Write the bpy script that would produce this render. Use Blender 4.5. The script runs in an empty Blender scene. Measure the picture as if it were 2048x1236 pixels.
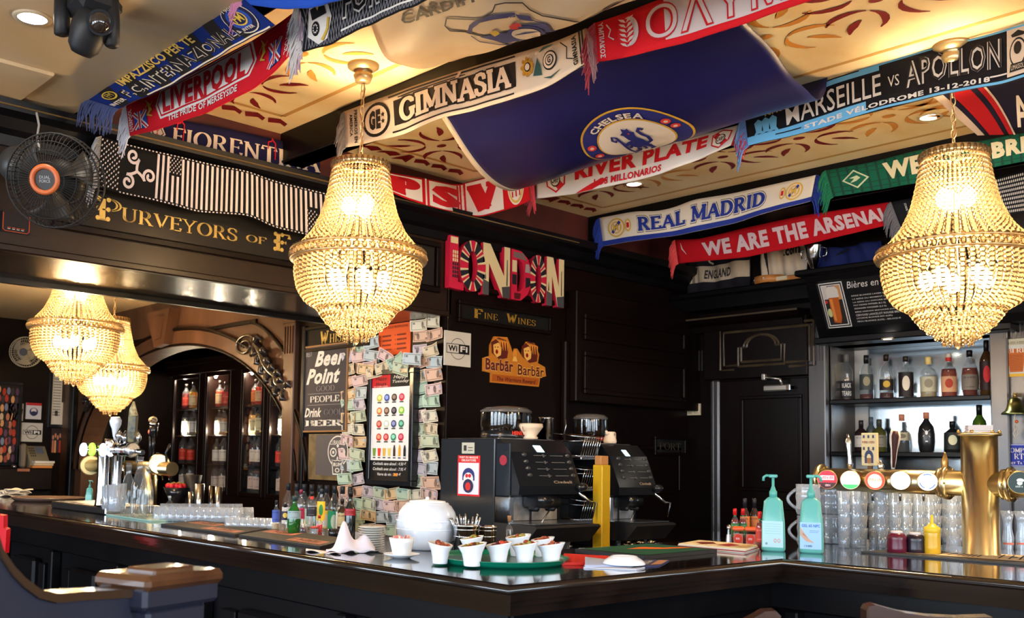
import bpy, math, random
import numpy as np
from math import sin, cos, pi, radians as R
random.seed(7)
SC = bpy.context.scene
COL = SC.collection

# ------------------------------------------------------------------ camera
CAM_F, CAM_X, CAM_Y = 1984.0, 857.8, 770.85          # focal length and principal point of the photograph, in its pixels
YAW, PITCH, ROLL = R(48.8248), R(4.2912), R(1.1298)
_c, _s, _cp, _sp = cos(YAW), sin(YAW), cos(PITCH), sin(PITCH)
FWD = np.array([_c*_cp, _s*_cp, _sp]); _r = np.array([_s, -_c, 0.0]); _u = np.cross(_r, FWD)
RGT = cos(ROLL)*_r + sin(ROLL)*_u; UPV = -sin(ROLL)*_r + cos(ROLL)*_u
EYE = np.array([0.0, 0.0, 1.40])
cam = bpy.data.cameras.new('camera'); camo = bpy.data.objects.new('camera', cam); COL.objects.link(camo)
from mathutils import Matrix, Vector
M = Matrix([[RGT[i], UPV[i], -FWD[i], EYE[i]] for i in range(3)] + [[0, 0, 0, 1]])
camo.matrix_world = M
cam.sensor_width = 36.0; cam.sensor_fit = 'HORIZONTAL'; cam.lens = CAM_F*36.0/2048
cam.shift_x = (1024-CAM_X)/2048.0; cam.shift_y = (CAM_Y-618)/2048.0
cam.clip_start = 0.05; cam.clip_end = 100
cam.dof.use_dof = True; cam.dof.focus_distance = 3.5; cam.dof.aperture_fstop = 8.0
SC.camera = camo

# ------------------------------------------------------------------ world, daylight, exposure
w = bpy.data.worlds.new('world'); SC.world = w; w.use_nodes = True
nt = w.node_tree; bg = nt.nodes['Background']
sky = nt.nodes.new('ShaderNodeTexSky'); sky.sky_type = 'HOSEK_WILKIE'; sky.sun_direction = (-0.3, -0.6, 0.6); sky.turbidity = 4
nt.links.new(sky.outputs[0], bg.inputs[0]); bg.inputs[1].default_value = 0.5
def area(name, loc, direction, sx, sy, power, col):
    l = bpy.data.lights.new(name, 'AREA'); l.shape = 'RECTANGLE'; l.size = sx; l.size_y = sy; l.energy = power; l.color = col; l.spread = R(130)
    o = bpy.data.objects.new(name, l); COL.objects.link(o); o.location = loc
    o.rotation_euler = Vector(direction).to_track_quat('-Z', 'Y').to_euler(); o['kind'] = 'helper'
    return o
DAY = (0.72, 0.86, 1.0)
# daylight coming in through the street windows behind and beside the photographer
for k, y in enumerate((-2.2, -0.2, 1.8, 3.8, 5.8)):
    area('daylight_west', (-2.92, y, 1.55), (1, 0, -0.45), 1.5, 1.7, 60, DAY)
for k, x in enumerate((-1.6, 0.6, 2.8)):
    area('daylight_south', (x, -3.92, 1.55), (0, 1, -0.45), 1.6, 1.7, 60, DAY)
# added warm fill points without fixtures, brightening the ceiling out of view
for k, (x, y) in enumerate(((-1.0, 2.2), (0.2, -1.2), (2.2, -0.6), (-1.6, 5.6), (4.5, -0.7))):
    l = bpy.data.lights.new('warm_fill', 'POINT'); l.energy = 36; l.color = (1, .66, .34); l.shadow_soft_size = .22
    o = bpy.data.objects.new('warm_fill', l); COL.objects.link(o); o.location = (x, y, 2.15)
SC.view_settings.view_transform = 'Standard'; SC.view_settings.look = 'None'
SC.view_settings.gamma = 1.0; SC.view_settings.use_curve_mapping = False
SC.view_settings.exposure = 0.25
try:
    SC.cycles.use_denoising = True
    SC.cycles.transparent_max_bounces = 20; SC.cycles.max_bounces = 8
    SC.cycles.sample_clamp_indirect = 6.0; SC.cycles.caustics_reflective = False; SC.cycles.caustics_refractive = False
except Exception: pass

# ------------------------------------------------------------------ helpers
def ray(x, y): return FWD + (x-CAM_X)/CAM_F*RGT - (y-CAM_Y)/CAM_F*UPV
def P(px, py, **k):
    """the point of a real plane (x=, y=, z= or distance d=) that the photograph shows at a pixel"""
    d = ray(px, py); (a, v), = k.items()
    if a == 'd': return EYE + d*v
    i = 'xyz'.index(a); return EYE + d*(v-EYE[i])/d[i]
def proj(p):
    q = np.asarray(p)-EYE; return CAM_F*(q@RGT)/(q@FWD)+CAM_X, CAM_Y-CAM_F*(q@UPV)/(q@FWD)
def depth(p): return float((np.asarray(p)-EYE)@FWD)

class MB:
    def __init__(s): s.v = []; s.f = []; s.m = []; s.mi = 0; s.sm = []; s.smooth = False
    def add(s, vs, fs, mi=None, smooth=None):
        o = len(s.v); s.v += [tuple(map(float, p)) for p in vs]
        for f in fs:
            s.f.append([i+o for i in f]); s.m.append(s.mi if mi is None else mi); s.sm.append(s.smooth if smooth is None else smooth)
        return s
    def box(s, x0, x1, y0, y1, z0, z1, mi=None, bev=0):
        if x0 > x1: x0, x1 = x1, x0
        if y0 > y1: y0, y1 = y1, y0
        if z0 > z1: z0, z1 = z1, z0
        b = min(bev, (x1-x0)/3, (y1-y0)/3, (z1-z0)/3)
        if b <= 0:
            v = [(x, y, z) for x in (x0, x1) for y in (y0, y1) for z in (z0, z1)]
            return s.add(v, [(0,1,3,2),(4,6,7,5),(0,4,5,1),(2,3,7,6),(0,2,6,4),(1,5,7,3)], mi)
        v = []; idx = {}
        for sx in (0,1):
            for sy in (0,1):
                for sz in (0,1):
                    X = (x0, x1)[sx]; Y = (y0, y1)[sy]; Z = (z0, z1)[sz]
                    dx = (b, -b)[sx]; dy = (b, -b)[sy]; dz = (b, -b)[sz]
                    idx[sx,sy,sz] = len(v)
                    v += [(X, Y+dy, Z+dz), (X+dx, Y, Z+dz), (X+dx, Y+dy, Z)]
        I = idx; f = []
        for a in (0,1):
            q = [I[a,0,0], I[a,1,0], I[a,1,1], I[a,0,1]]; f.append(q if a else q[::-1])
            q = [I[0,a,0]+1, I[1,a,0]+1, I[1,a,1]+1, I[0,a,1]+1]; f.append(q[::-1] if a else q)
            q = [I[0,0,a]+2, I[1,0,a]+2, I[1,1,a]+2, I[0,1,a]+2]; f.append(q if a else q[::-1])
            for c in (0,1):
                f.append([I[a,c,0], I[a,c,1], I[a,c,1]+1, I[a,c,0]+1])
                f.append([I[a,0,c], I[a,1,c], I[a,1,c]+2, I[a,0,c]+2])
                f.append([I[0,a,c]+1, I[1,a,c]+1, I[1,a,c]+2, I[0,a,c]+2])
        for k in I.values(): f.append([k, k+1, k+2])
        return s.add(v, f, mi)
    def rings(s, rings, close=True, cap0=True, cap1=True, mi=None, smooth=None):
        n = len(rings[0]); v = [p for r in rings for p in r]; f = []
        for i in range(len(rings)-1):
            for j in range(n if close else n-1):
                k = (j+1) % n; f.append((i*n+j, i*n+k, (i+1)*n+k, (i+1)*n+j))
        s.add(v, f, mi, smooth)
        o = len(s.v)-len(v)
        if close and cap0: s.f.append([o+j for j in range(n)][::-1]); s.m.append(s.mi if mi is None else mi); s.sm.append(False)
        if close and cap1: s.f.append([o+(len(rings)-1)*n+j for j in range(n)]); s.m.append(s.mi if mi is None else mi); s.sm.append(False)
        return s
    def lathe(s, prof, seg=24, c=(0,0,0), cap=True, mi=None, sq=None, a0=0, a1=2*pi, smooth=True):
        """prof: (radius, z) from bottom to top; sq = (sx, sy) stretch"""
        sx, sy = sq or (1, 1); full = abs(a1-a0-2*pi) < 1e-6; n = seg if full else seg+1
        rg = [[(c[0]+r*sx*cos(a0+(a1-a0)*j/seg), c[1]+r*sy*sin(a0+(a1-a0)*j/seg), c[2]+z) for j in range(n)] for r, z in prof]
        return s.rings(rg, close=full, cap0=cap and prof[0][0] > 1e-5, cap1=cap and prof[-1][0] > 1e-5, mi=mi, smooth=smooth)
    def tube(s, pts, r, seg=8, mi=None, smooth=True, cap=True):
        pts = [np.array(p, float) for p in pts]; n = len(pts)
        rr = r if isinstance(r, (list, tuple)) else [r]*n; rg = []; up = None
        for i, p in enumerate(pts):
            t = pts[min(i+1, n-1)]-pts[max(i-1, 0)]; t = t/(np.linalg.norm(t)+1e-12)
            if up is None: up = np.array([0, 0, 1.0]) if abs(t[2]) < .9 else np.array([1.0, 0, 0])
            a = np.cross(up, t); a /= np.linalg.norm(a)+1e-12; b = np.cross(t, a); up = b
            rg.append([tuple(p+rr[i]*(a*cos(2*pi*j/seg)+b*sin(2*pi*j/seg))) for j in range(seg)])
        return s.rings(rg, cap0=cap, cap1=cap, mi=mi, smooth=smooth)
    def ball(s, c, r, seg=12, rg=8, sc=(1,1,1), mi=None):
        R_ = [[(c[0]+r*sc[0]*sin(pi*i/rg)*cos(2*pi*j/seg), c[1]+r*sc[1]*sin(pi*i/rg)*sin(2*pi*j/seg), c[2]-r*sc[2]*cos(pi*i/rg)) for j in range(seg)] for i in range(1, rg)]
        o = len(s.v); s.rings(R_, cap0=False, cap1=False, mi=mi, smooth=True)
        b = len(s.v); s.v += [(c[0], c[1], c[2]-r*sc[2]), (c[0], c[1], c[2]+r*sc[2])]
        for j in range(seg):
            k = (j+1) % seg
            s.f += [[b, o+k, o+j], [b+1, o+(rg-2)*seg+j, o+(rg-2)*seg+k]]; s.m += [s.mi if mi is None else mi]*2; s.sm += [True, True]
        return s
    def prism(s, poly, axis, a0, a1, mi=None):
        """2-D outline extruded along an axis from a0 to a1 (order of the other two axes kept)"""
        def pt(q, a):
            q = list(q); q.insert('xyz'.index(axis), a); return tuple(q)
        n = len(poly); v = [pt(q, a0) for q in poly]+[pt(q, a1) for q in poly]
        return s.add(v, [list(range(n))[::-1], list(range(n, 2*n))]+[(i, (i+1) % n, n+(i+1) % n, n+i) for i in range(n)], mi)
    def grid(s, fn, nu, nv, thick=0.0, mi=None, smooth=True):
        pts = np.array([[fn(i/nu, j/nv) for j in range(nv+1)] for i in range(nu+1)], float)
        lay = [pts]
        if thick:
            du = np.gradient(pts, axis=0); dv = np.gradient(pts, axis=1); n = np.cross(du, dv); n /= np.linalg.norm(n, axis=2, keepdims=True)+1e-12
            lay.append(pts-n*thick)
        W = nv+1; v = []; f = []
        for L in lay: v += [tuple(p) for p in L.reshape(-1, 3)]
        T = (nu+1)*W
        for i in range(nu):
            for j in range(nv):
                q = [i*W+j, (i+1)*W+j, (i+1)*W+j+1, i*W+j+1]; f.append(q)
                if thick: f.append([k+T for k in q[::-1]])
        if thick:
            b = [i*W for i in range(nu+1)]+[nu*W+j for j in range(1, W)]+[i*W+nv for i in range(nu-1, -1, -1)]+[j for j in range(nv-1, 0, -1)]
            for k in range(len(b)): a, c = b[k], b[(k+1) % len(b)]; f.append([a, a+T, c+T, c])
        return s.add(v, f, mi, smooth)
    def xf(s, fn): s.v = [tuple(fn(p)) for p in s.v]; return s

def mesh_of(mb, name, mats, off=(0,0,0)):
    me = bpy.data.meshes.new(name); o = off
    me.from_pydata([(x-o[0], y-o[1], z-o[2]) for x, y, z in mb.v], [], mb.f)
    for m in (mats if isinstance(mats, (list, tuple)) else [mats]): me.materials.append(m)
    if len(mb.f):
        me.polygons.foreach_set('material_index', mb.m); me.polygons.foreach_set('use_smooth', mb.sm)
    me.update(); return me
ORG = {}
def wloc(o):
    p = np.zeros(3)
    while o is not None: p = p+np.array(o.location[:]); o = o.parent
    return p
def tag(o, label=None, cat=None, group=None, kind=None):
    if label: o['label'] = label
    if cat: o['category'] = cat
    if group: o['group'] = group
    if kind: o['kind'] = kind
    return o
def build(mb, name, mats, parent=None, world=False, label=None, kind=None, loc=(0,0,0)):
    """link the collected shapes as ONE mesh object; world=True when they were given in world coordinates"""
    off = (wloc(parent) if parent is not None else np.zeros(3)) if world else np.zeros(3)
    off = off+np.array(loc) if world else off
    o = bpy.data.objects.new(name, mesh_of(mb, name, mats, off)); COL.objects.link(o); o.parent = parent; o.location = loc
    return tag(o, label, None, None, kind)
def thing(name, label, cat, loc=(0,0,0), rz=0, group=None):
    o = bpy.data.objects.new(name, None); COL.objects.link(o); o.location = tuple(map(float, loc)); o.rotation_euler = (0, 0, rz); o.empty_display_size = .05
    return tag(o, label, cat, group)
def solo(mb, name, mats, label, cat, loc=(0,0,0), group=None, world=False, kind=None):
    o = bpy.data.objects.new(name, mesh_of(mb, name, mats, loc if world else (0,0,0))); COL.objects.link(o); o.location = tuple(map(float, loc))
    return tag(o, label, cat, group, kind)
def struct(mb, name, mats, parent=None, loc=(0,0,0)):
    o = build(mb, name, mats, parent, world=True, loc=loc if parent is None else (0,0,0))
    if parent is None: o['kind'] = 'structure'
    return o
KIDS = {}
def copy_tree(o, parent=None, loc=None, rz=None, label=None, group=None):
    c = o.copy(); COL.objects.link(c); c.parent = parent
    if loc is not None: c.location = tuple(map(float, loc))
    if rz is not None: c.rotation_euler = (0, 0, rz)
    if label: c['label'] = label
    if group: c['group'] = group
    for ch in list(o.children): copy_tree(ch, c)
    return c

# ------------------------------------------------------------------ materials
def mat(name, col, rough=.5, metal=0., spec=.5, emit=None, es=0., trans=0., ior=1.45, coat=0., sheen=0., sss=0.):
    m = bpy.data.materials.new(name); m.use_nodes = True; b = m.node_tree.nodes['Principled BSDF']; I = b.inputs
    I['Base Color'].default_value = (*col, 1); I['Roughness'].default_value = rough; I['Metallic'].default_value = metal
    I['Specular IOR Level'].default_value = spec; I['Transmission Weight'].default_value = trans; I['IOR'].default_value = ior
    I['Coat Weight'].default_value = coat; I['Coat Roughness'].default_value = .08
    if emit: I['Emission Color'].default_value = (*emit, 1); I['Emission Strength'].default_value = es
    if sheen: I['Sheen Weight'].default_value = sheen
    m.diffuse_color = (*col, 1); return m
def nodes(m): return m.node_tree, m.node_tree.nodes['Principled BSDF']
def noisy(m, c2, scale=6., detail=4., stretch=(1,1,1), bump=0., lo=.35, hi=.65, bscale=None):
    """mix the base colour with c2 by noise and optionally add fine relief"""
    t, b = nodes(m); N = t.nodes; L = t.links
    tc = N.new('ShaderNodeTexCoord'); mp = N.new('ShaderNodeMapping'); mp.inputs['Scale'].default_value = stretch
    L.new(tc.outputs['Object'], mp.inputs[0]); nz = N.new('ShaderNodeTexNoise'); nz.inputs['Scale'].default_value = scale; nz.inputs['Detail'].default_value = detail
    L.new(mp.outputs[0], nz.inputs[0]); cr = N.new('ShaderNodeValToRGB'); e = cr.color_ramp.elements
    e[0].position = lo; e[1].position = hi; e[0].color = tuple(b.inputs['Base Color'].default_value); e[1].color = (*c2, 1)
    L.new(nz.outputs[0], cr.inputs[0]); L.new(cr.outputs[0], b.inputs['Base Color'])
    if bump:
        n2 = N.new('ShaderNodeTexNoise'); n2.inputs['Scale'].default_value = bscale or scale*3; L.new(mp.outputs[0], n2.inputs[0])
        bp = N.new('ShaderNodeBump'); bp.inputs['Strength'].default_value = bump; bp.inputs['Distance'].default_value = .01
        L.new(n2.outputs[0], bp.inputs['Height']); L.new(bp.outputs[0], b.inputs['Normal'])
    return m
def weave(m, scale=300, strength=.25):
    t, b = nodes(m); N = t.nodes; L = t.links
    tc = N.new('ShaderNodeTexCoord'); nz = N.new('ShaderNodeTexNoise'); nz.inputs['Scale'].default_value = scale; L.new(tc.outputs['Object'], nz.inputs[0])
    bp = N.new('ShaderNodeBump'); bp.inputs['Strength'].default_value = strength; bp.inputs['Distance'].default_value = .003
    L.new(nz.outputs[0], bp.inputs['Height']); L.new(bp.outputs[0], b.inputs['Normal']); return m
def thin_glass(name, tint=(.93,.97,1), refl=.35, rough=.03, body=0.0):
    """clear thin-walled glass: see-through with Fresnel reflections"""
    m = bpy.data.materials.new(name); m.use_nodes = True; t = m.node_tree; t.nodes.clear(); N = t.nodes; L = t.links
    tr = N.new('ShaderNodeBsdfTransparent'); tr.inputs[0].default_value = (*tint, 1)
    gl = N.new('ShaderNodeBsdfGlossy'); gl.inputs['Roughness'].default_value = rough; gl.inputs[0].default_value = (1,1,1,1)
    lw = N.new('ShaderNodeLayerWeight'); lw.inputs[0].default_value = .5      # facing angle, the same from both sides of the wall
    pw = N.new('ShaderNodeMath'); pw.operation = 'POWER'; pw.inputs[1].default_value = 2.5; L.new(lw.outputs['Facing'], pw.inputs[0])
    ma = N.new('ShaderNodeMath'); ma.operation = 'MULTIPLY_ADD'; ma.inputs[1].default_value = min(.9, refl*1.5); ma.inputs[2].default_value = .05; ma.use_clamp = True; L.new(pw.outputs[0], ma.inputs[0])
    mx = N.new('ShaderNodeMixShader'); L.new(ma.outputs[0], mx.inputs[0]); L.new(tr.outputs[0], mx.inputs[1]); L.new(gl.outputs[0], mx.inputs[2])
    if body:      # pale blue diffuse mix standing in for bright window reflections
        df = N.new('ShaderNodeBsdfDiffuse'); df.inputs[0].default_value = (.85,.9,1,1); m2 = N.new('ShaderNodeMixShader'); m2.inputs[0].default_value = body
        L.new(mx.outputs[0], m2.inputs[1]); L.new(df.outputs[0], m2.inputs[2]); mx = m2
    o = N.new('ShaderNodeOutputMaterial'); L.new(mx.outputs[0], o.inputs[0]); return m
_mc = {}
def flat(r, g, b, rough=.6):
    """plain print / paint / plastic colour from sRGB 0-255"""
    k = (r, g, b, rough)
    if k not in _mc:
        lin = lambda c: (c/255/12.92) if c <= 10 else ((c/255+.055)/1.055)**2.4
        _mc[k] = mat('paint_%d_%d_%d' % (r, g, b), (lin(r), lin(g), lin(b)), rough, spec=.3)
    return _mc[k]
def lin3(r, g, b): return tuple((c/255/12.92) if c <= 10 else ((c/255+.055)/1.055)**2.4 for c in (r, g, b))

WOOD = noisy(mat('dark_stained_wood', (.0055,.0018,.0014), .38, spec=.2), (.003,.0012,.001), 5, 5, (1,1,.12), .05, bscale=30)
WOODW = noisy(mat('chandelier_lit_wood', (.10,.047,.026), .36, spec=.4), (.055,.026,.014), 4, 5, (1,1,.15), .04, bscale=25)  # same dark wood, with the chandelier light put into a paler brown
WOODB = noisy(mat('blackened_wood', (.004,.0035,.0045), .34, spec=.22), (.002,.002,.0026), 6, 4, (1,.2,1), .04, bscale=30)
WOODG = noisy(mat('daylit_satin_wood', (.055,.050,.052), .26, spec=.8), (.035,.030,.032), 4, 5, (1,1,.12), .04, bscale=24)  # dark wood, greyed and lightened to carry the window light in its colour
BARTOP = noisy(mat('varnished_bar_wood', (.018,.009,.006), .09, spec=.6, coat=.6), (.008,.005,.004), 5, 4, (1,.15,1), .02, bscale=12)
GLOSSW = noisy(mat('polished_soffit_wood', (.018,.010,.006), .27, spec=.6, coat=.2), (.015,.008,.005), 3, 4, (.15,1,1), .03, bscale=10)
GOLD = mat('gold_leaf_paint', (.62,.40,.10), .42, .35)
BRASS = noisy(mat('aged_brass', (.82,.68,.40), .28, 1.), (.70,.55,.28), 8, 3, bump=.02)
DBRASS = mat('dark_brass', (.38,.25,.09), .35, 1.)
CHROME = mat('polished_chrome', (.75,.77,.8), .1, 1.)
STEEL = noisy(mat('brushed_steel', (.55,.56,.58), .25, 1.), (.42,.43,.45), 30, 2, (1,1,.1))
BLACKP = mat('black_gloss_plastic', (.012,.013,.016), .18, spec=.6)
BLACKM = mat('black_matt_plastic', (.014,.014,.016), .5)
WHITEC = mat('white_glazed_china', (.82,.85,.9), .15, spec=.6)
WHITEP = mat('white_paper', (.78,.78,.78), .7)
GLASS = thin_glass('clear_glass', refl=.6, rough=.07, body=.15)
GLASSD = thin_glass('smoked_glass', (.35,.33,.3))
GLASSG = thin_glass('green_bottle_glass', (.25,.5,.12))
MIRROR = noisy(mat('old_mirror', (.44,.50,.54), .12, 1.), (.36,.42,.46), 3, 3)
REDW = noisy(mat('dark_red_wall_paint', (.09,.014,.010), .6), (.06,.010,.008), 5, 4)
CEIL = noisy(mat('marbled_cream_ceiling_paint', (.88,.74,.48), .55), (.84,.56,.25), 1.6, 6, (1,2.2,1), .03, .38, .72, 8)
CEILP = noisy(mat('cream_panel_paint', (.86,.72,.45), .6), (.80,.55,.25), 2.2, 6, (1,2,1), .0, .4, .75)
CEILF = noisy(mat('plain_cream_ceiling_paint', (.66,.52,.34), .6), (.68,.46,.22), 1.2, 6, (1,2.5,1), .02, .4, .7, 8)
STEN = flat(120,20,24); STEO = flat(206,140,62); LINEO = flat(196,150,84)
WHITE = flat(235,232,228); BLK = flat(16,14,16); NAVY = flat(26,32,72); REDC = flat(205,22,34)
# ------------------------------------------------------------------ lettering
_tc = {}
def inter(s, bold=0.0, shear=0.0, sp=1.0):
    """plain sans lettering from Blender's built-in face, as 2-D vertices and faces, bounding box 0..w x 0..h"""
    k = (s, bold, shear, sp)
    if k not in _tc:
        c = bpy.data.curves.new('t', 'FONT'); c.body = s; c.offset = bold; c.shear = shear; c.space_character = sp+max(0, bold)*2.2; c.resolution_u = 2; c.fill_mode = 'FRONT'
        o = bpy.data.objects.new('t', c); me = o.to_mesh()
        v = np.array([p.co[:2] for p in me.vertices]) if len(me.vertices) else np.zeros((1, 2)); f = [list(p.vertices) for p in me.polygons]
        o.to_mesh_clear(); bpy.data.objects.remove(o); bpy.data.curves.remove(c)
        lo = v.min(0); v = v-lo; _tc[k] = (v, f, v.max(0))
    return _tc[k]
def arcp(cx, cy, rx, ry, a0, a1, n=12): return [(cx+rx*cos(R(a0+(a1-a0)*i/n)), cy+ry*sin(R(a0+(a1-a0)*i/n))) for i in range(n+1)]
# serif face drawn as pen strokes: (points, serif at start, serif at end)
SG = {
 'A': (.86, [([(.1,0),(.43,1)],1,0), ([(.43,1),(.76,0)],0,1), ([(.22,.34),(.63,.34)],0,0)]),
 'B': (.72, [([(.16,0),(.16,1)],1,1), ([(.16,1)]+arcp(.36,.76,.24,.24,90,-90)+[(.16,.52)],0,0), ([(.16,.52)]+arcp(.38,.26,.27,.26,90,-90)+[(.16,0)],0,0)]),
 'C': (.8, [(arcp(.45,.5,.37,.5,40,320,22),2,0)]),
 'D': (.84, [([(.16,0),(.16,1)],1,1), ([(.16,1)]+arcp(.34,.5,.4,.5,90,-90,18)+[(.16,0)],0,0)]),
 'E': (.7, [([(.16,0),(.16,1)],1,1), ([(.16,1),(.62,1),(.62,.8)],0,0), ([(.16,.52),(.5,.52)],0,2), ([(.16,0),(.64,0),(.64,.22)],0,0)]),
 'F': (.66, [([(.16,0),(.16,1)],1,1), ([(.16,1),(.62,1),(.62,.78)],0,0), ([(.16,.52),(.48,.52)],0,2)]),
 'G': (.84, [(arcp(.45,.5,.37,.5,40,325,22),2,0), ([(.72,.08),(.72,.44)],0,1)]),
 'H': (.86, [([(.16,0),(.16,1)],1,1), ([(.7,0),(.7,1)],1,1), ([(.16,.5),(.7,.5)],0,0)]),
 'I': (.36, [([(.18,0),(.18,1)],1,1)]),
 'K': (.82, [([(.16,0),(.16,1)],1,1), ([(.2,.42),(.66,1)],0,1), ([(.32,.56),(.7,0)],0,1)]),
 'L': (.66, [([(.16,0),(.16,1)],1,1), ([(.16,0),(.62,0),(.62,.24)],0,0)]),
 'M': (1.0, [([(.14,0),(.14,1)],1,1), ([(.14,1),(.5,.1)],0,0), ([(.5,.1),(.86,1)],0,0), ([(.86,0),(.86,1)],1,1)]),
 'N': (.88, [([(.15,0),(.15,1)],1,1), ([(.15,1),(.72,0)],0,0), ([(.72,0),(.72,1)],0,1)]),
 'O': (.9, [(arcp(.45,.5,.37,.5,0,360,28),0,0)]),
 'P': (.7, [([(.16,0),(.16,1)],1,1), ([(.16,1)]+arcp(.34,.74,.28,.26,90,-90)+[(.16,.48)],0,0)]),
 'R': (.82, [([(.16,0),(.16,1)],1,1), ([(.16,1)]+arcp(.34,.75,.26,.25,90,-90)+[(.16,.5)],0,0), ([(.38,.5),(.7,0)],0,1)]),
 'S': (.68, [([(.58,.78),(.54,.92),(.38,1),(.2,.97),(.1,.82),(.13,.66),(.3,.56),(.46,.48),(.58,.34),(.57,.14),(.42,.01),(.24,0),(.1,.1),(.07,.26)],2,2)]),
 'T': (.78, [([(.39,0),(.39,1)],1,0), ([(.06,.78),(.06,1),(.72,1),(.72,.78)],0,0)]),
 'U': (.86, [([(.15,1),(.15,.35)]+arcp(.43,.32,.28,.32,180,360,14)+[(.71,.35),(.71,1)],1,1)]),
 'V': (.84, [([(.1,1),(.42,0)],1,0), ([(.42,0),(.74,1)],0,1)]),
 'W': (1.16, [([(.1,1),(.34,0)],1,0), ([(.34,0),(.58,.9)],0,0), ([(.58,.9),(.82,0)],0,0), ([(.82,0),(1.06,1)],0,1)]),
 'Y': (.82, [([(.41,0),(.41,.46)],1,0), ([(.41,.46),(.1,1)],0,1), ([(.41,.46),(.72,1)],0,1)]),
 'Z': (.74, [([(.1,.8),(.1,1),(.64,1),(.1,0),(.66,0),(.66,.22)],0,0)]),
}
def serif(s, T=.15, t=.05, sl=.13, gap=.05, sw=None):
    """(verts, faces, size) of a word in the drawn serif face; lower-case letters come out as small capitals"""
    V = []; F = []; x = 0.0
    def quad(a, b, c, d):
        o = len(V); V.extend([a, b, c, d]); F.append([o, o+1, o+2, o+3])
    for ch in s:
        if ch == ' ': x += .42; continue
        k = .74 if ch.islower() else 1.0
        if ch.upper() not in SG: x += .3; continue
        wd, st = SG[ch.upper()]
        for pts, s0, s1 in st:
            n = len(pts); L = []; Rr = []
            for i, (px, py) in enumerate(pts):
                a = pts[max(i-1, 0)]; b = pts[min(i+1, n-1)]; dx, dy = b[0]-a[0], b[1]-a[1]; l = math.hypot(dx, dy)+1e-9; dx /= l; dy /= l
                if 0 < i < n-1 and n < 7:      # sharp corner: mitre
                    e1 = (pts[i][0]-a[0], pts[i][1]-a[1]); e2 = (b[0]-pts[i][0], b[1]-pts[i][1])
                h = (t+(T-t)*abs(dy)**1.5)/2*(1 if k == 1 else 1.0)
                if dy > .5 and ch.upper() in 'MNUVWAY' and not (ch.upper() == 'M' and pts[0][0] == .86): h *= .62
                L.append((px-dy*h, py+dx*h)); Rr.append((px+dy*h, py-dx*h))
            for i in range(n-1): quad(*[(x+k*q[0], k*q[1]) for q in (Rr[i], Rr[i+1], L[i+1], L[i])])
            for i in range(1, n-1):
                px, py = pts[i]; h = t/2; quad(*[(x+k*(px+a*h), k*(py+b*h)) for a, b in ((-1,-1),(1,-1),(1,1),(-1,1))])
            for fl, (px, py), (qx, qy) in ((s0, pts[0], pts[1]), (s1, pts[-1], pts[-2])):
                if fl == 1: quad(*[(x+k*(px+a*sl), k*(py+b*t/2)) for a, b in ((-1,-1),(1,-1),(1,1),(-1,1))])
                if fl == 2: quad(*[(x+k*(px+a*t*.6), k*(py+b*.085)) for a, b in ((-1,-1),(1,-1),(1,1),(-1,1))])
        x += k*wd+gap
    v = np.array(V); lo = v.min(0); v = v-lo; return v, F, v.max(0)

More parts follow.
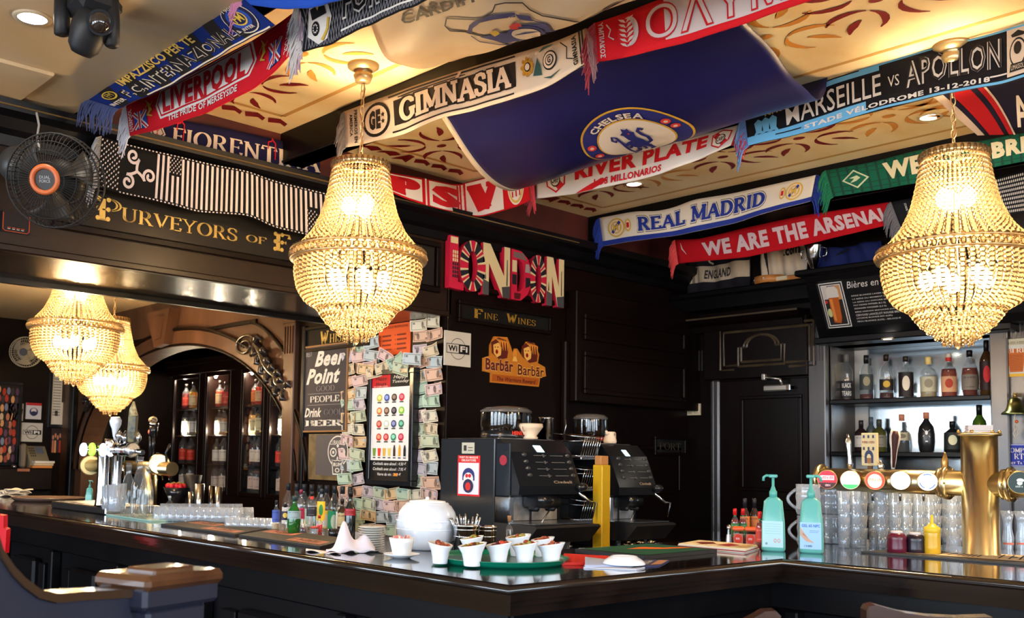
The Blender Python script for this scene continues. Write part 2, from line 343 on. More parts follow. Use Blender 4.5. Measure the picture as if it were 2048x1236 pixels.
class Paint:
    """collects flat printed shapes on a real surface S(u, v) -> 3-D; layer lifts each shape a hair above the one below"""
    def __init__(s, S, parent, out, step=.0008, world=True):
        s.S = S; s.parent = parent; s.out = np.array(out, float); s.step = step; s.q = []; s.world = world; s.du = s.dv = None; s.raw = []
    def pt(s, u, v, k): return tuple(np.array(s.S(u, v))+s.out*(s.step*k))
    def put(s, V, F, m, k=1):
        if s.du: s.raw.append((m, V, F, k)); s.q.append(None); return s
        s.q.append((m, [s.pt(a, b, k) for a, b in V], F))
        return s
    def text(s, txt, u0, u1, v0, v1, m, font='inter', k=2, bold=0.0, shear=0.0, ang=0, **kw):
        V, F, sz = inter(txt, bold, shear) if font == 'inter' else serif(txt, **kw)
        if not len(F): return s
        a = V/np.maximum(sz, 1e-6)
        if ang == 0: q = [(u0+(u1-u0)*x, v0+(v1-v0)*y) for x, y in a]
        elif ang == 90: q = [(u1-(u1-u0)*y, v0+(v1-v0)*x) for x, y in a]
        else: q = [(u0+(u1-u0)*y, v1-(v1-v0)*x) for x, y in a]
        return s.put(q, F, m, k)
    def rect(s, u0, u1, v0, v1, m, k=1, n=None, nv=1, slant=0):
        n = n or max(1, int(abs(u1-u0)/.03)); V = []; F = []
        for i in range(n+1):
            for j in range(nv+1):
                vv = j/nv; V.append((u0+(u1-u0)*i/n+slant*vv, v0+(v1-v0)*vv))
        for i in range(n):
            for j in range(nv): a = i*(nv+1)+j; F.append([a, a+nv+1, a+nv+2, a+1])
        return s.put(V, F, m, k)
    def poly(s, pts, m, k=1): return s.put(pts, [list(range(len(pts)))], m, k)
    def ell(s, cu, cv, ru, rv, m, k=1, n=24, r0=0.0, a0=0, a1=360):
        V = []; F = []
        for i in range(n+1):
            a = R(a0+(a1-a0)*i/n); V += [(cu+ru*r0*cos(a), cv+rv*r0*sin(a)), (cu+ru*cos(a), cv+rv*sin(a))]
        for i in range(n): F.append([2*i, 2*i+1, 2*i+3, 2*i+2])
        return s.put(V, F, m, k)
    def line(s, pts, w, m, k=1, asp=1.0, taper=False):
        """stroke of width w (in v units; asp = v-length of one u unit)"""
        V = []; F = []; n = len(pts)
        for i, (x, y) in enumerate(pts):
            a = pts[max(i-1, 0)]; b = pts[min(i+1, n-1)]; dx, dy = (b[0]-a[0])*asp, b[1]-a[1]; l = math.hypot(dx, dy)+1e-9
            h = w/2*(sin(pi*min(max(i/(n-1), .06), .94)) if taper else 1); V += [(x-dy/l*h/asp, y+dx/l*h), (x+dy/l*h/asp, y-dx/l*h)]
        for i in range(n-1): F.append([2*i, 2*i+2, 2*i+3, 2*i+1])
        return s.put(V, F, m, k)
    def arctext(s, txt, cu, cv, ru, rv, a_mid, span, h, m, k=3, bold=.02, asp=1.0, inside=False):
        """word bent along an ellipse, letters upright outwards (inside=True: read along the lower arc)"""
        G = [(None, None, (.28, 1)) if ch == ' ' else inter(ch, bold) for ch in txt]; H = max(g[2][1] for g in G if g[0] is not None); gap = .10*H
        tot = sum(g[2][0]+gap for g in G)-gap; x0 = 0.0
        for V, F, sz in G:
            if V is not None:
                q = []
                for x, y in V:
                    t = (x0+x)/tot-.5; yy = y/H
                    if not inside: a = R(a_mid-span*t); r = 1+h*(yy-.5)
                    else: a = R(a_mid+span*t); r = 1-h*(yy-.5)
                    q.append((cu+ru*r*cos(a), cv+rv*r*sin(a)))
                s.put(q, F, m, k)
            x0 += sz[0]+gap
        return s
    def scrib(s, u0, u1, v0, v1, m, n=8, k=2):
        """print too small or too far gone in the photograph to read: a row of worn letter-like marks"""
        w_ = (u1-u0)/n
        for i in range(n):
            a = u0+i*w_; j = (i*7+n) % 4
            s.put([(a+w_*.1, v0), (a+w_*.3, v0), (a+w_*.3, v1), (a+w_*.1, v1)], [[0,1,2,3]], m, k)
            if j != 1: s.put([(a+w_*.3, v0+(v1-v0)*(.8 if j else .4)), (a+w_*.8, v0+(v1-v0)*(.8 if j else .4)), (a+w_*.8, v0+(v1-v0)*(1 if j else .6)), (a+w_*.3, v0+(v1-v0)*(1 if j else .6))], [[0,1,2,3]], m, k)
            if j > 1: s.put([(a+w_*.6, v0), (a+w_*.8, v0), (a+w_*.8, v1), (a+w_*.6, v1)], [[0,1,2,3]], m, k)
        return s
    def done(s, name='print', label=None):
        mats = []; mb = MB()
        if s.du:      # cut the shapes finely enough to follow the folds of the surface
            import bmesh
            bm = bmesh.new()
            for mi, (m, V, F, k) in enumerate(s.raw):
                vs = [bm.verts.new((a, b, k)) for a, b in V]
                for f_ in F:
                    try: bm.faces.new([vs[i] for i in f_]).material_index = mi
                    except ValueError: pass
            for ax, st in ((0, s.du), (1, s.dv)):
                if not bm.verts: break
                lo = min(v.co[ax] for v in bm.verts); hi = max(v.co[ax] for v in bm.verts); t = math.ceil(lo/st)*st+1e-5
                while t < hi:
                    co = [0,0,0]; no = [0,0,0]; co[ax] = t; no[ax] = 1
                    bmesh.ops.bisect_plane(bm, geom=bm.verts[:]+bm.edges[:]+bm.faces[:], plane_co=co, plane_no=no); t += st
            bm.verts.index_update(); by = {}
            for f_ in bm.faces: by.setdefault(f_.material_index, []).append([v.index for v in f_.verts])
            pts = [s.pt(v.co.x, v.co.y, v.co.z) for v in bm.verts]; bm.free(); s.q = []
            for mi in sorted(by):
                used = sorted({i for f_ in by[mi] for i in f_}); ix = {a: b for b, a in enumerate(used)}
                s.q.append((s.raw[mi][0], [pts[i] for i in used], [[ix[i] for i in f_] for f_ in by[mi]]))
        for m, V, F in s.q:
            if m not in mats: mats.append(m)
            mb.add(V, F, mats.index(m))
        n_ = len(s.q); s.q = []; s.raw = []
        return build(mb, name, mats, s.parent, world=s.world, label=label) if n_ else None

def plane_S(ax, c, h0, h1, z0, z1):
    """u runs h0 -> h1 (the free horizontal axis), v runs z0 -> z1"""
    return (lambda u, v: (c, h0+(h1-h0)*u, z0+(z1-z0)*v)) if ax == 'x' else (lambda u, v: (h0+(h1-h0)*u, c, z0+(z1-z0)*v))
def board(name, label, cat, ax, c, tl, br, t, m, group=None, frame=None, fm=None, fw=.012, parent=None):
    """a flat panel standing off a wall (the wall plane is ax=c, the panel t thick), corners as seen in the photograph; returns thing, Paint"""
    a = P(*tl, **{ax: c-t}); b = P(*br, **{ax: c-t}); i = 1 if ax == 'x' else 0
    h0, h1, z1, z0 = a[i], b[i], a[2], b[2]; cen = [0, 0, (z0+z1)/2]; cen['xy'.index(ax)] = c; cen[i] = (h0+h1)/2
    th = thing(name, label, cat, cen, group=group) if parent is None else parent
    mb = MB(); lo, hi = min(h0, h1), max(h0, h1)
    (mb.box(c-t, c, lo, hi, z0, z1) if ax == 'x' else mb.box(lo, hi, c-t, c, z0, z1))
    build(mb, 'panel', m, th, world=True)
    if frame:
        mb = MB(); g = frame
        for (p, q, r, s_) in ((lo-fw, hi+fw, z1, z1+fw), (lo-fw, hi+fw, z0-fw, z0), (lo-fw, lo, z0, z1), (hi, hi+fw, z0, z1)):
            (mb.box(c-t-g, c, p, q, r, s_, bev=.003) if ax == 'x' else mb.box(p, q, c-t-g, c, r, s_, bev=.003))
        build(mb, 'frame', fm, th, world=True)
    out = (-1,0,0) if ax == 'x' else (0,-1,0)
    return th, Paint(plane_S(ax, c-t, h0, h1, z0, z1), th, out)
# ------------------------------------------------------------------ the room
XJ, YL, XD, ZC = 3.63, 4.0, 5.9, 2.95        # arch wall, sign wall, door wall, coffer height
def bx(*a, **k): return MB().box(*a, **k)
TILE = noisy(mat('dark_floor_boards', (.05,.03,.02), .35), (.03,.018,.012), 4, 4, (1,.15,1))
struct(bx(-3.2, 6.5, -4.2, 10, -.1, 0), 'floor', TILE)
fl = struct(bx(-3.2, 1.5, -4.2, 4.0, 2.78, 2.95), 'ceiling', CEILF)
def frame_bars(ax, c, h0, h1, z0, z1, w, proud, bev=.004, sgn=-1):
    """rectangular moulding on a wall plane, standing proud of it"""
    m = MB(); a, b = sorted((h0, h1)); lo, hi = sorted((c, c+sgn*proud))
    for (p, q, r, s_) in ((a, b, z1-w, z1), (a, b, z0, z0+w), (a, a+w, z0+w, z1-w), (b-w, b, z0+w, z1-w)):
        m.box(lo, hi, p, q, r, s_, bev=bev) if ax == 'x' else m.box(p, q, lo, hi, r, s_, bev=bev)
    return m
# square hatch let into the plain ceiling
struct(MB().box(.2, 1.277, 3.56, 3.957, 2.766, 2.782, bev=.005), 'hatch_panel', CEILF, fl)
struct(bx(1.5, 5.0, -4.2, 4.06, 2.95, 3.05), 'ceiling', CEIL)
cof = bpy.data.objects['ceiling.001']
struct(bx(5.0, 6.5, -4.2, 4.06, 2.95, 3.05), 'ceiling', WOOD)
struct(bx(-3.2, 4.9, 4.6, 10, 2.64, 2.74), 'ceiling', CEILF)
# beams that divide the coffers
BX = ((1.49, 1.60), (2.52, 2.63), (3.742, 3.81), (4.81, 4.95))
for x0, x1 in BX:
    m = MB().box(x0, x1, -4.1, 4.0, 2.80, 2.95); m.box(x0-.008, x1+.008, -4.1, 4.0, 2.80, 2.812, bev=.003)
    struct(m, 'beam', WOODB)
# coffer panels: border line, stencilled blossoms and end scrolls painted on
CO = ((1.60, 2.52), (2.63, 3.742), (3.81, 4.81))
pc = Paint(lambda u, v: (u, v, 2.95), cof, (0,0,-1), .0012)
def blossom(cx, cy, r, m, rot=0.0):
    def q(a, b): c, s = cos(rot), sin(rot); return (cx+r*(a*c-b*s), cy+r*(a*s+b*c))
    pc.poly([q(.13*cos(t), .09*sin(t)) for t in np.linspace(0, 2*pi, 14)[:-1]], m, 3)
    for sx in (1, -1):
        for sy in (1, -1):
            for pts, w_ in (([(1.0,.38),(.90,.27),(.78,.20),(.64,.16),(.50,.15),(.38,.18),(.28,.24)], .13), ([(.38,.96),(.27,.86),(.20,.74),(.16,.62),(.15,.50),(.18,.38),(.24,.28)], .13), ([(.48,.50),(.58,.56),(.68,.65),(.78,.76),(.86,.90)], .15)):
                pc.line([q(sx*a, sy*b) for a, b in pts], w_*r, m, 3, 1.0, True)
def scrolls(xa, xb, y, m):
    c = (xa+xb)/2
    for s in (1, -1):
        for k, (o, w_) in enumerate(((.02, .05), (.14, .06), (.26, .05))):
            x = c+s*(o+.03); V = [(x, y-.03), (x+s*.05, y-.055), (x+s*.11, y-.02), (x+s*.12, y+.02), (x+s*.08, y-.005), (x+s*.03, y+.02)]
            pc.put(V, [[0,1,2,3,4,5]], m, 3)
    pc.put([(c-.02, y-.06), (c+.02, y-.06), (c+.05, y+.05), (c, y+.02), (c-.05, y+.05)], [[0,1,2,3,4]], m, 3)
cxs = [P(537,184,z=2.95), P(905,297,z=2.95), P(1620,285,z=2.95)]
for k, (xa, xb) in enumerate(CO):
    mid = (xa+xb)/2; ia, ib = xa+.13, xb-.13; ye = 3.78
    pc.put([(ia, -4), (ib, -4), (ib, ye), (ia, ye)], [[0,1,2,3]], CEILP, 1)
    for x in (ia, ib): pc.put([(x-.012, -4), (x+.012, -4), (x+.012, ye), (x-.012, ye)], [[0,1,2,3]], LINEO, 2)
    pc.put([(ia, ye-.012), (ib, ye-.012), (ib, ye+.012), (ia, ye+.012)], [[0,1,2,3]], LINEO, 2)
    scrolls(xa+.05, xb-.05, ye+.09, STEN)
pts = [((537,184), STEN), ((650,122), STEO), ((905,297), STEN), ((1560,90), STEO), ((1790,22), STEN), ((1215,378), STEN), ((1310,355), STEO), ((1465,320), STEN), ((1620,285), STEN), ((1800,243), STEO), ((1960,212), STEO)]
for (x, y), m in pts:
    p = P(x, y, z=2.95); k = min(range(3), key=lambda i: abs(p[0]-(CO[i][0]+CO[i][1])/2)); cx = (CO[k][0]+CO[k][1])/2
    blossom(cx, p[1], .22, m, pi/2)
pc.done('stencil')

# --- the sign wall (y = YL): from the jamb to the corner, deep beam over the opening on its left
wl = struct(MB().box(XJ, 6.0, YL, YL+.2, 0, 2.75), 'wall_back', WOOD)
struct(MB().box(-3.2, 6.0, YL, YL+.3, 2.74, 2.96), 'wall_back', REDW)
beam = struct(MB().box(-3.2, XJ+.02, YL, 4.66, 2.2, 2.75).box(-3.2, XJ, YL-.012, YL+.03, 2.185, 2.215, bev=.005), 'beam', noisy(mat('lintel_wood', (.022,.011,.0065), .34, spec=.35), (.012,.006,.004), 3, 4, (.15,1,1), .03, bscale=20))
struct(MB().box(-3.2, XJ, YL+.03, 4.63, 2.188, 2.2), 'soffit_board', GLOSSW, beam)
struct(MB().box(-3.2, XJ, 4.63, 4.66, 2.165, 2.2), 'trim', WOODB, beam)
# crown moulding along the wall, stepped, with worn gilt lines
crown = [(YL, 2.60), (YL-.02, 2.60), (YL-.03, 2.64), (YL-.05, 2.66), (YL-.07, 2.70), (YL-.10, 2.72), (YL-.11, 2.76), (YL, 2.77)]
cw = struct(MB().prism(crown, 'x', -3.2, 5.9), 'trim_1', WOODB)
GILT = mat('worn_gilt', (.20,.13,.05), .35, .6)
for y, z in ((YL-.104, 2.733), (YL-.074, 2.706), (YL-.034, 2.648)): struct(MB().box(-3.2, 4.6, y-.004, y+.003, z, z+.006), 'gilt_line', GILT, cw)
# big name board on the beam
p0 = P(135,445,y=YL); p1 = P(640,545,y=YL)
struct(frame_bars('y', YL, 1.45, 3.55, 2.305, 2.58, .03, .025), 'panel_moulding', WOOD, beam)
SB = thing('name_board', 'long black fascia board with gold serif lettering on the beam', 'sign', (2.5, YL, 2.44))
build(MB().box(1.49, 3.51, YL-.012, YL, 2.34, 2.55), 'panel', mat('fascia_black', (.012,.010,.009), .25), SB, world=True)
pp = Paint(lambda u, v: (u, YL-.012, v), SB, (0,-1,0))
def goldword(txt, tl, br, caps=True):
    a = P(*tl, y=YL-.012); b = P(*br, y=YL-.012); pp.text(txt, a[0], b[0], b[2], a[2], GOLD, 'serif', T=.17, t=.055, sl=.14)
goldword('P', (196,393), (242,447)); goldword('URVEYORS', (244,414), (474,484)); pp.done('word'); goldword('OF', (492,468), (533,490)); pp.done('word'); goldword('F', (550,465), (581,506)); goldword('INE', (585,487), (655,520)); pp.done('word')
for tl, br in (((196,393),(242,447)), ((550,465),(581,506))):     # curls on the fancy capitals
    a = P(*tl, y=YL-.012); b = P(*br, y=YL-.012)
    for f in (.08, .5, .93):
        for s in (0, .42): pp.ell(a[0]+(b[0]-a[0])*(s+.02), b[2]+(a[2]-b[2])*f, .010, .010, GOLD, 3, 12)
pp.done('letter_curls')

# panelling on the sign wall
def px_frame(tl, br, w=.03, proud=.02, c=YL, ax='y', mt=WOOD, par=wl, sgn=-1):
    a = P(*tl, **{ax: c}); b = P(*br, **{ax: c}); i = 0 if ax == 'y' else 1
    return struct(frame_bars(ax, c, a[i], b[i], b[2], a[2], w, proud, sgn=sgn), 'panel_moulding', mt, par)
struct(MB().box(XJ-.005, 4.585, YL-.03, YL, 2.345, 2.375, bev=.006).box(XJ-.008, XJ+.006, YL-.006, YL, 0, 2.36, bev=.002).box(4.56, 4.60, YL-.04, YL, .98, 2.14, bev=.008), 'trim', WOOD, wl)
uc = struct(MB().box(4.6, 5.9, YL-.09, YL, 1.77, 2.45, bev=.006), 'cupboard_front', WOOD, wl)
struct(frame_bars('y', YL-.09, 4.66, 5.72, 2.15, 2.31, .03, .02), 'panel_moulding', WOOD, wl)
struct(frame_bars('y', YL-.09, 4.66, 5.72, 1.82, 2.08, .03, .02), 'panel_moulding', WOOD, wl)
for z0, z1 in ((1.20, 1.52),):
    struct(frame_bars('y', YL, 4.75, 5.8, z0, z1, .025, .015), 'panel_moulding', WOOD, wl)

# --- arch wall (x = XJ) running back into the second room
AY, AZ, AA, AB = 7.20, 1.25, 1.78, 1.0
def arch_pts(k, n=40, a0=0, a1=180): return [(AY+(AA+k)*cos(R(a0+(a1-a0)*i/n)), AZ+(AB+k)*sin(R(a0+(a1-a0)*i/n))) for i in range(n+1)]
m = MB(); n = 40; top = 2.66
inner = arch_pts(0, n)
for i in range(n):
    (y0, z0), (y1, z1) = inner[i], inner[i+1]
    for X, fl_ in ((XJ, False), (XJ+.16, True)):
        v = [(X, y0, z0), (X, y1, z1), (X, y1, top), (X, y0, top)]; m.add(v[::-1] if fl_ else v, [(0,1,2,3)])
    m.add([(XJ, y0, z0), (XJ+.16, y0, z0), (XJ+.16, y1, z1), (XJ, y1, z1)], [(0,1,2,3)])
m.box(XJ, XJ+.16, YL+.02, AY-AA, 0, top).box(XJ, XJ+.16, AY+AA, 9.6, 0, top)
aw = struct(m, 'wall_arch', WOODW)
m = MB(); o = arch_pts(.15, n)                                   # raised band round the opening, with a dark bead
for i in range(n):
    q = [(XJ, *inner[i]), (XJ-.025, *inner[i]), (XJ-.025, *o[i]), (XJ, *o[i])]; r_ = [(XJ, *inner[i+1]), (XJ-.025, *inner[i+1]), (XJ-.025, *o[i+1]), (XJ, *o[i+1])]
    m.add(q+r_, [(0,1,5,4),(1,2,6,5),(2,3,7,6)])
struct(m, 'arch_band', WOODW, aw)
struct(MB().tube([(XJ-.03, y, z) for y, z in arch_pts(.135, n)], .014, 6), 'bead_moulding', WOOD, aw)
struct(MB().tube([(XJ-.03, y, z) for y, z in arch_pts(.012, n)], .010, 6), 'bead_moulding', WOOD, aw)
# rails of the spandrels
zr = P(510,643,x=XJ)[2]
struct(MB().box(XJ-.02, XJ, 5.98, 9.3, zr-.015, zr+.015, bev=.004), 'rail', WOOD, aw)
a = P(505,645,x=XJ); b = P(578,712,x=XJ)
struct(MB().tube([(XJ-.01, a[1]-(a[1]-b[1])*t, a[2]-(a[2]-b[2])*t**1.5) for t in np.linspace(0,1,8)], .013, 6), 'rail', WOOD, aw)
# keystone
kt = [P(x, y, x=XJ) for x, y in ((315,630),(362,618),(350,690),(331,697))]
def slabpoly(pts, x0, x1): return MB().prism([(p[1], p[2]) for p in pts], 'x', x0, x1)
ks = struct(slabpoly(kt, XJ-.10, XJ), 'keystone', WOODW, aw)
cen = sum(kt)/4; struct(slabpoly([cen+(p-cen)*.62 for p in kt], XJ-.115, XJ-.10), 'keystone_panel', WOODW, aw)
# fluted pilaster and frame beside the notes
ya, yb = P(578,740,x=XJ)[1], P(600,740,x=XJ)[1]
m = MB().box(XJ-.05, XJ, yb, ya, 0, 2.64, bev=.006).box(XJ-.055, XJ, yb-.01, ya+.01, 2.28, 2.31, bev=.004)
for k in range(4): y = yb+.02+(ya-yb-.04)*k/3; m.box(XJ-.058, XJ-.05, y-.005, y+.005, 2.08, 2.26)
struct(m, 'pilaster', WOODW, aw)
struct(MB().box(XJ-.012, XJ, YL, yb, 0, 2.64), 'lining_board', WOOD, aw)
struct(MB().box(XJ-.04, XJ, 5.33, 5.37, .9, 2.25, bev=.005), 'trim', WOODB, aw)
# far walls of the second room and behind the arch
fw = struct(bx(-3.2, XJ+.02, 9.5, 9.7, 0, 2.66), 'wall_far', WOOD)
struct(MB().box(XJ-.05, XJ, 9.12, 9.22, 0, 2.6, bev=.008), 'trim', WOODB, aw)
struct(bx(4.85, 5.0, 4.2, 9.7, 0, 2.7), 'wall_pantry', WOOD)
struct(bx(XJ+.16, 4.85, 9.5, 9.7, 0, 2.7), 'wall_pantry', WOOD)

# --- door wall (x = XD)
ys0, ys1 = 2.05, 2.97     # bottle recess
wd = struct(MB().box(XD, XD+.15, ys1, YL+.1, 0, 2.95).box(XD, XD+.15, ys0, ys1, 2.15, 2.95).box(XD, XD+.15, ys0, ys1, 0, 1.1), 'wall_right', WOOD)
m = MB(); y = ys0; k = 0
for k in range(14):                                              # upright boards right of the recess
    y1 = y-.19; m = MB().box(XD, XD+.1, y1+.004, y-.0, 0, 2.95, bev=.004); struct(m, 'plank', WOODG, wd); y = y1
struct(bx(XD+.1, XD+.15, -4.2, ys0, 0, 2.95), 'backing_board', WOODB, wd)
struct(MB().box(XD-.03, XD, 1.96, ys0+.0, 0, 2.2, bev=.006), 'stile', WOODG, wd)
# pilaster left of the recess
yp0, yp1 = 2.975, 3.085
m = MB().box(XD-.06, XD, yp0, yp1, 0, 2.3, bev=.006)
for k in range(5): yy = yp0+.018+(yp1-yp0-.036)*k/4; m.box(XD-.066, XD-.06, yy-.004, yy+.004, 2.06, 2.24)
struct(m, 'pilaster', WOODG, wd)
for k in range(6): yy = 1.98-.022*k; struct(MB().box(XD-.036, XD-.03, yy-.004, yy+.004, 2.12, 2.24), 'flute', WOODG, wd)
# door with its header
dr = struct(MB().box(XD-.03, XD-.0, 3.10, 3.73, 0, 1.965, bev=.004), 'door_1', WOOD)
p = P(1482,793,x=XD-.03); q = P(1606,986,x=XD-.03)
struct(frame_bars('x', XD-.03, q[1], p[1], q[2], p[2], .022, .016), 'panel_moulding', WOOD, dr)
struct(frame_bars('x', XD-.03, q[1], p[1], .3, 1.15, .022, .016), 'panel_moulding', WOOD, dr)
struct(MB().box(XD-.045, XD, 3.73, 3.80, 0, 1.975, bev=.012).box(XD-.055, XD, 3.765, 3.775, 0, 1.97, bev=.003), 'door_jamb', WOODG, dr)
hd = struct(MB().box(XD-.07, XD, 3.085, 3.83, 1.975, 2.36, bev=.005), 'door_header', WOOD, wd)
HW = noisy(mat('gilt_edged_moulding', (.085,.06,.032), .34), (.05,.033,.02), 6, 3)
p = P(1441,662,x=XD-.07); q = P(1628,743,x=XD-.07)
c0, c1, zb, zt = q[1], p[1], 2.035, 2.315
def strip(pts, w_, pr, x=XD-.07): return MB().tube([(x-pr, y, z) for y, z in pts], w_, 4, smooth=False)
for off in (0, .028):
    a_, b_ = c0+off, c1-off; mz, tz = zb+off, zt-off; ac = (c0+c1)/2+.03; hw = .165-off*.8
    out_ = [(a_, tz), (b_, tz), (b_, mz), (ac+hw+.03, mz)]
    struct(strip(out_, .008, .004), 'panel_moulding', HW, wd)
    struct(strip([(a_, tz), (a_, mz), (ac-hw-.03, mz)], .008, .004), 'panel_moulding', HW, wd)
    arc = [(ac+hw, mz+.02), (ac+hw, mz+.145-off), (ac+hw-.04, mz+.145-off)]+[(ac+(hw-.04)*cos(R(t)), mz+.145-off+.075*sin(R(t))) for t in range(0, 181, 15)]+[(ac-hw+.04, mz+.145-off), (ac-hw, mz+.145-off), (ac-hw, mz+.02), (ac+hw, mz+.02)]
    struct(strip(arc, .008, .004), 'panel_moulding', HW, wd)
m = MB()
for k in range(4): yy = 3.86+.024*k; m.box(XD-.008, XD, yy-.004, yy+.004, 2.05, 2.19)
struct(m, 'flute', WOODG, wd)
# cornice over the door and the ledge above it
cor = [(XD, 2.30), (XD-.09, 2.30), (XD-.10, 2.335), (XD-.14, 2.35), (XD-.16, 2.375), (XD-.16, 2.39), (XD, 2.40)]
struct(MB().prism([(x, z) for x, z in cor], 'y', 3.1, 3.95), 'trim_2', WOOD)
struct(MB().box(XD-.162, XD-.155, 3.1, 3.95, 2.378, 2.388), 'gilt_line', HW, wd)
struct(MB().box(XD-.12, XD, 3.95, 4.0, 2.32, 2.38, bev=.003), 'bare_wood_end', flat(140,90,62), wd)
struct(MB().box(XD-.22, XD, 1.0, 4.0, 2.52, 2.56, bev=.008).box(XD-.18, XD, 1.0, 4.0, 2.44, 2.52), 'ledge', WOODB, wd)
# bottle recess: sides, mirror, shelves, top box
XM = XD+.32
struct(MB().box(XM, XM+.02, ys0, ys1, .9, 2.2), 'recess_mirror', MIRROR, wd)
struct(MB().box(XD+.0, XM, ys1-.006, ys1+.02, .9, 2.2).box(XD, XM, ys0-.02, ys0+.006, .9, 2.2), 'recess_side', WOODG, wd)
struct(MB().box(XM-.012, XM, ys1-.09, ys1, .9, 2.2), 'recess_batten', flat(190,186,180), wd)
SHZ = (1.818, 1.50, 1.18)
for z in SHZ: struct(MB().box(XD-.02, XM, ys0, ys1, z-.03, z, bev=.006), 'shelf_board', WOODB, wd)
struct(MB().box(XD-.16, XM, ys0-.15, ys1+.02, 2.15, 2.19, bev=.006), 'recess_top', WOODB, wd)

# --- walls towards the street, with their windows (behind the photographer)
PLAS = noisy(mat('cream_wall_plaster', (.50,.44,.36), .7), (.42,.36,.28), 3, 3)
WFR = flat(60,40,30)
def win_wall(nm, ax, c, h0, h1, wins, t=.15):
    m = MB(); z0, z1 = .7, 2.45; hs = [h0]
    f = (lambda a, b, p, q: m.box(c-t, c, a, b, p, q)) if ax == 'x' else (lambda a, b, p, q: m.box(a, b, c-t, c, p, q))
    f(h0, h1, 0, z0); f(h0, h1, z1, 2.95); cur = h0
    for a, b in wins: f(cur, a, z0, z1); cur = b
    f(cur, h1, z0, z1); return struct(m, nm, PLAS)
ww = [(y-.78, y+.78) for y in (-2.2, -.2, 1.8, 3.8, 5.8)]; ws = [(x-.85, x+.85) for x in (-1.6, .6, 2.8)]
win_wall('wall_left', 'x', -3.0, -4.2, 9.7, ww); win_wall('wall_front', 'y', -4.0, -3.2, 6.5, ws)
PANE = thin_glass('window_glass', (.97,.98,1), .2, .0)
k = 1
for ax, c, L in (('x', -3.0, ww), ('y', -4.0, ws)):
    for a, b in L:
        m = frame_bars(ax, c-.1, a, b, .7, 2.45, .06, .06, sgn=1)
        if ax == 'x': m.box(c-.1, c-.04, (a+b)/2-.02, (a+b)/2+.02, .76, 2.39)
        else: m.box((a+b)/2-.02, (a+b)/2+.02, c-.1, c-.04, .76, 2.39)
        o = struct(m, 'window_%d' % k, WFR); k += 1
        g = MB().box(c-.08, c-.075, a+.06, b-.06, .76, 2.39) if ax == 'x' else MB().box(a+.06, b-.06, c-.08, c-.075, .76, 2.39)
        struct(g, 'pane', PANE, o)
struct(bx(-3.2, 6.5, -4.2, 9.7, 2.95+.1, 3.2), 'roof_slab', WOODB)

# ------------------------------------------------------------------ bar counter
ZB = 1.12
def B(px, py, z=ZB): return P(px, py, z=z)
def bar_poly(d): return [(1.65-d, 7.8), (1.65-d, 1.59-d), (2.84-d, 1.59-d), (2.84-d, -1.4), (3.92, -1.4), (3.92, 2.15), (2.32, 2.15), (2.32, 7.8)]
bc = thing('bar_counter', 'long dark varnished bar top with moulded edge, turning two corners', 'bar counter', (2.0, 3.0, 0))
build(MB().prism(bar_poly(0), 'z', 1.10, ZB), 'worktop', BARTOP, bc, world=True)
for nm, dd, z0, z1 in (('edge_moulding', .012, 1.084, 1.10), ('edge_moulding', 0.0, 1.07, 1.084), ('edge_moulding', -.02, 1.045, 1.07)):
    build(MB().prism(bar_poly(dd), 'z', z0, z1), nm, BARTOP, bc, world=True)
def run(pts, z, r):
    return MB().tube([(x, y, z) for x, y in pts], r, 8)
build(run([(1.643,7.8),(1.643,1.583),(2.833,1.583),(2.833,-1.4)], 1.107, .011), 'edge_bead', BARTOP, bc, world=True)
# fronts below the top, one run each
def bar_run(name, label, ax, c, h0, h1, posts, panels, mt):
    t = thing(name, label, 'bar counter', (c, (h0+h1)/2, 0) if ax == 'x' else ((h0+h1)/2, c, 0))
    def box(m, d0, d1, a, b, z0, z1, **k): return m.box(c-d1, c-d0, a, b, z0, z1, **k) if ax == 'x' else m.box(a, b, c-d1, c-d0, z0, z1, **k)
    build(box(MB(), -.03, 0, h0, h1, 0, 1.045), 'carcass', mt, t, world=True)
    build(box(MB(), 0, .03, h0, h1, .955, 1.045, bev=.005), 'frieze', mt, t, world=True)
    build(box(MB(), 0, .03, h0, h1, 0, .16, bev=.005), 'plinth', mt, t, world=True)
    for y in posts: build(box(MB(), 0, .045, y-.022, y+.022, .16, .955, bev=.005), 'pilaster', mt, t, world=True)
    for a, b in panels:
        w_ = b-a; m = MB(); cm = (a+b)/2
        box(m, 0, .02, a, b, .28, .80, bev=.006); pn = build(m, 'panel', mt, t, world=True)
        m = MB(); box(m, .0, .045, a+w_*.22, b-w_*.22, .22, .90, bev=.012); build(m, 'raised_panel', mt, t, world=True)
        for s0, s1 in ((a, a+w_*.16), (b-w_*.16, b)): build(box(MB(), 0, .03, s0, s1, .76, .885, bev=.004), 'corner_block', mt, t, world=True)
        for s0, s1 in ((a+.0, a+w_*.30), (b-w_*.30, b)): build(box(MB(), .0, .038, s0, s1, .24, .70, bev=.01), 'side_panel', mt, t, world=True)
    return t
ps = [5.23, 4.554, 3.857, 3.15, 2.33, 1.79, 5.93, 6.63]
pan = [(4.66, 5.12), (3.96, 4.44), (3.26, 3.74), (2.45, 3.03), (1.87, 2.25), (5.36, 5.82), (6.06, 6.5)]
bar_run('panelled_counter_base', 'dark panelled bar front with pilasters and stepped raised panels, long left run', 'x', 1.76, 1.68, 7.7, ps, pan, WOODB)
bar_run('panelled_counter_base', 'plain dark bar front between the outer corner and the inner corner', 'y', 1.70, 1.74, 2.95, [1.80, 2.9], [(1.95, 2.3), (2.42, 2.78)], WOODB)
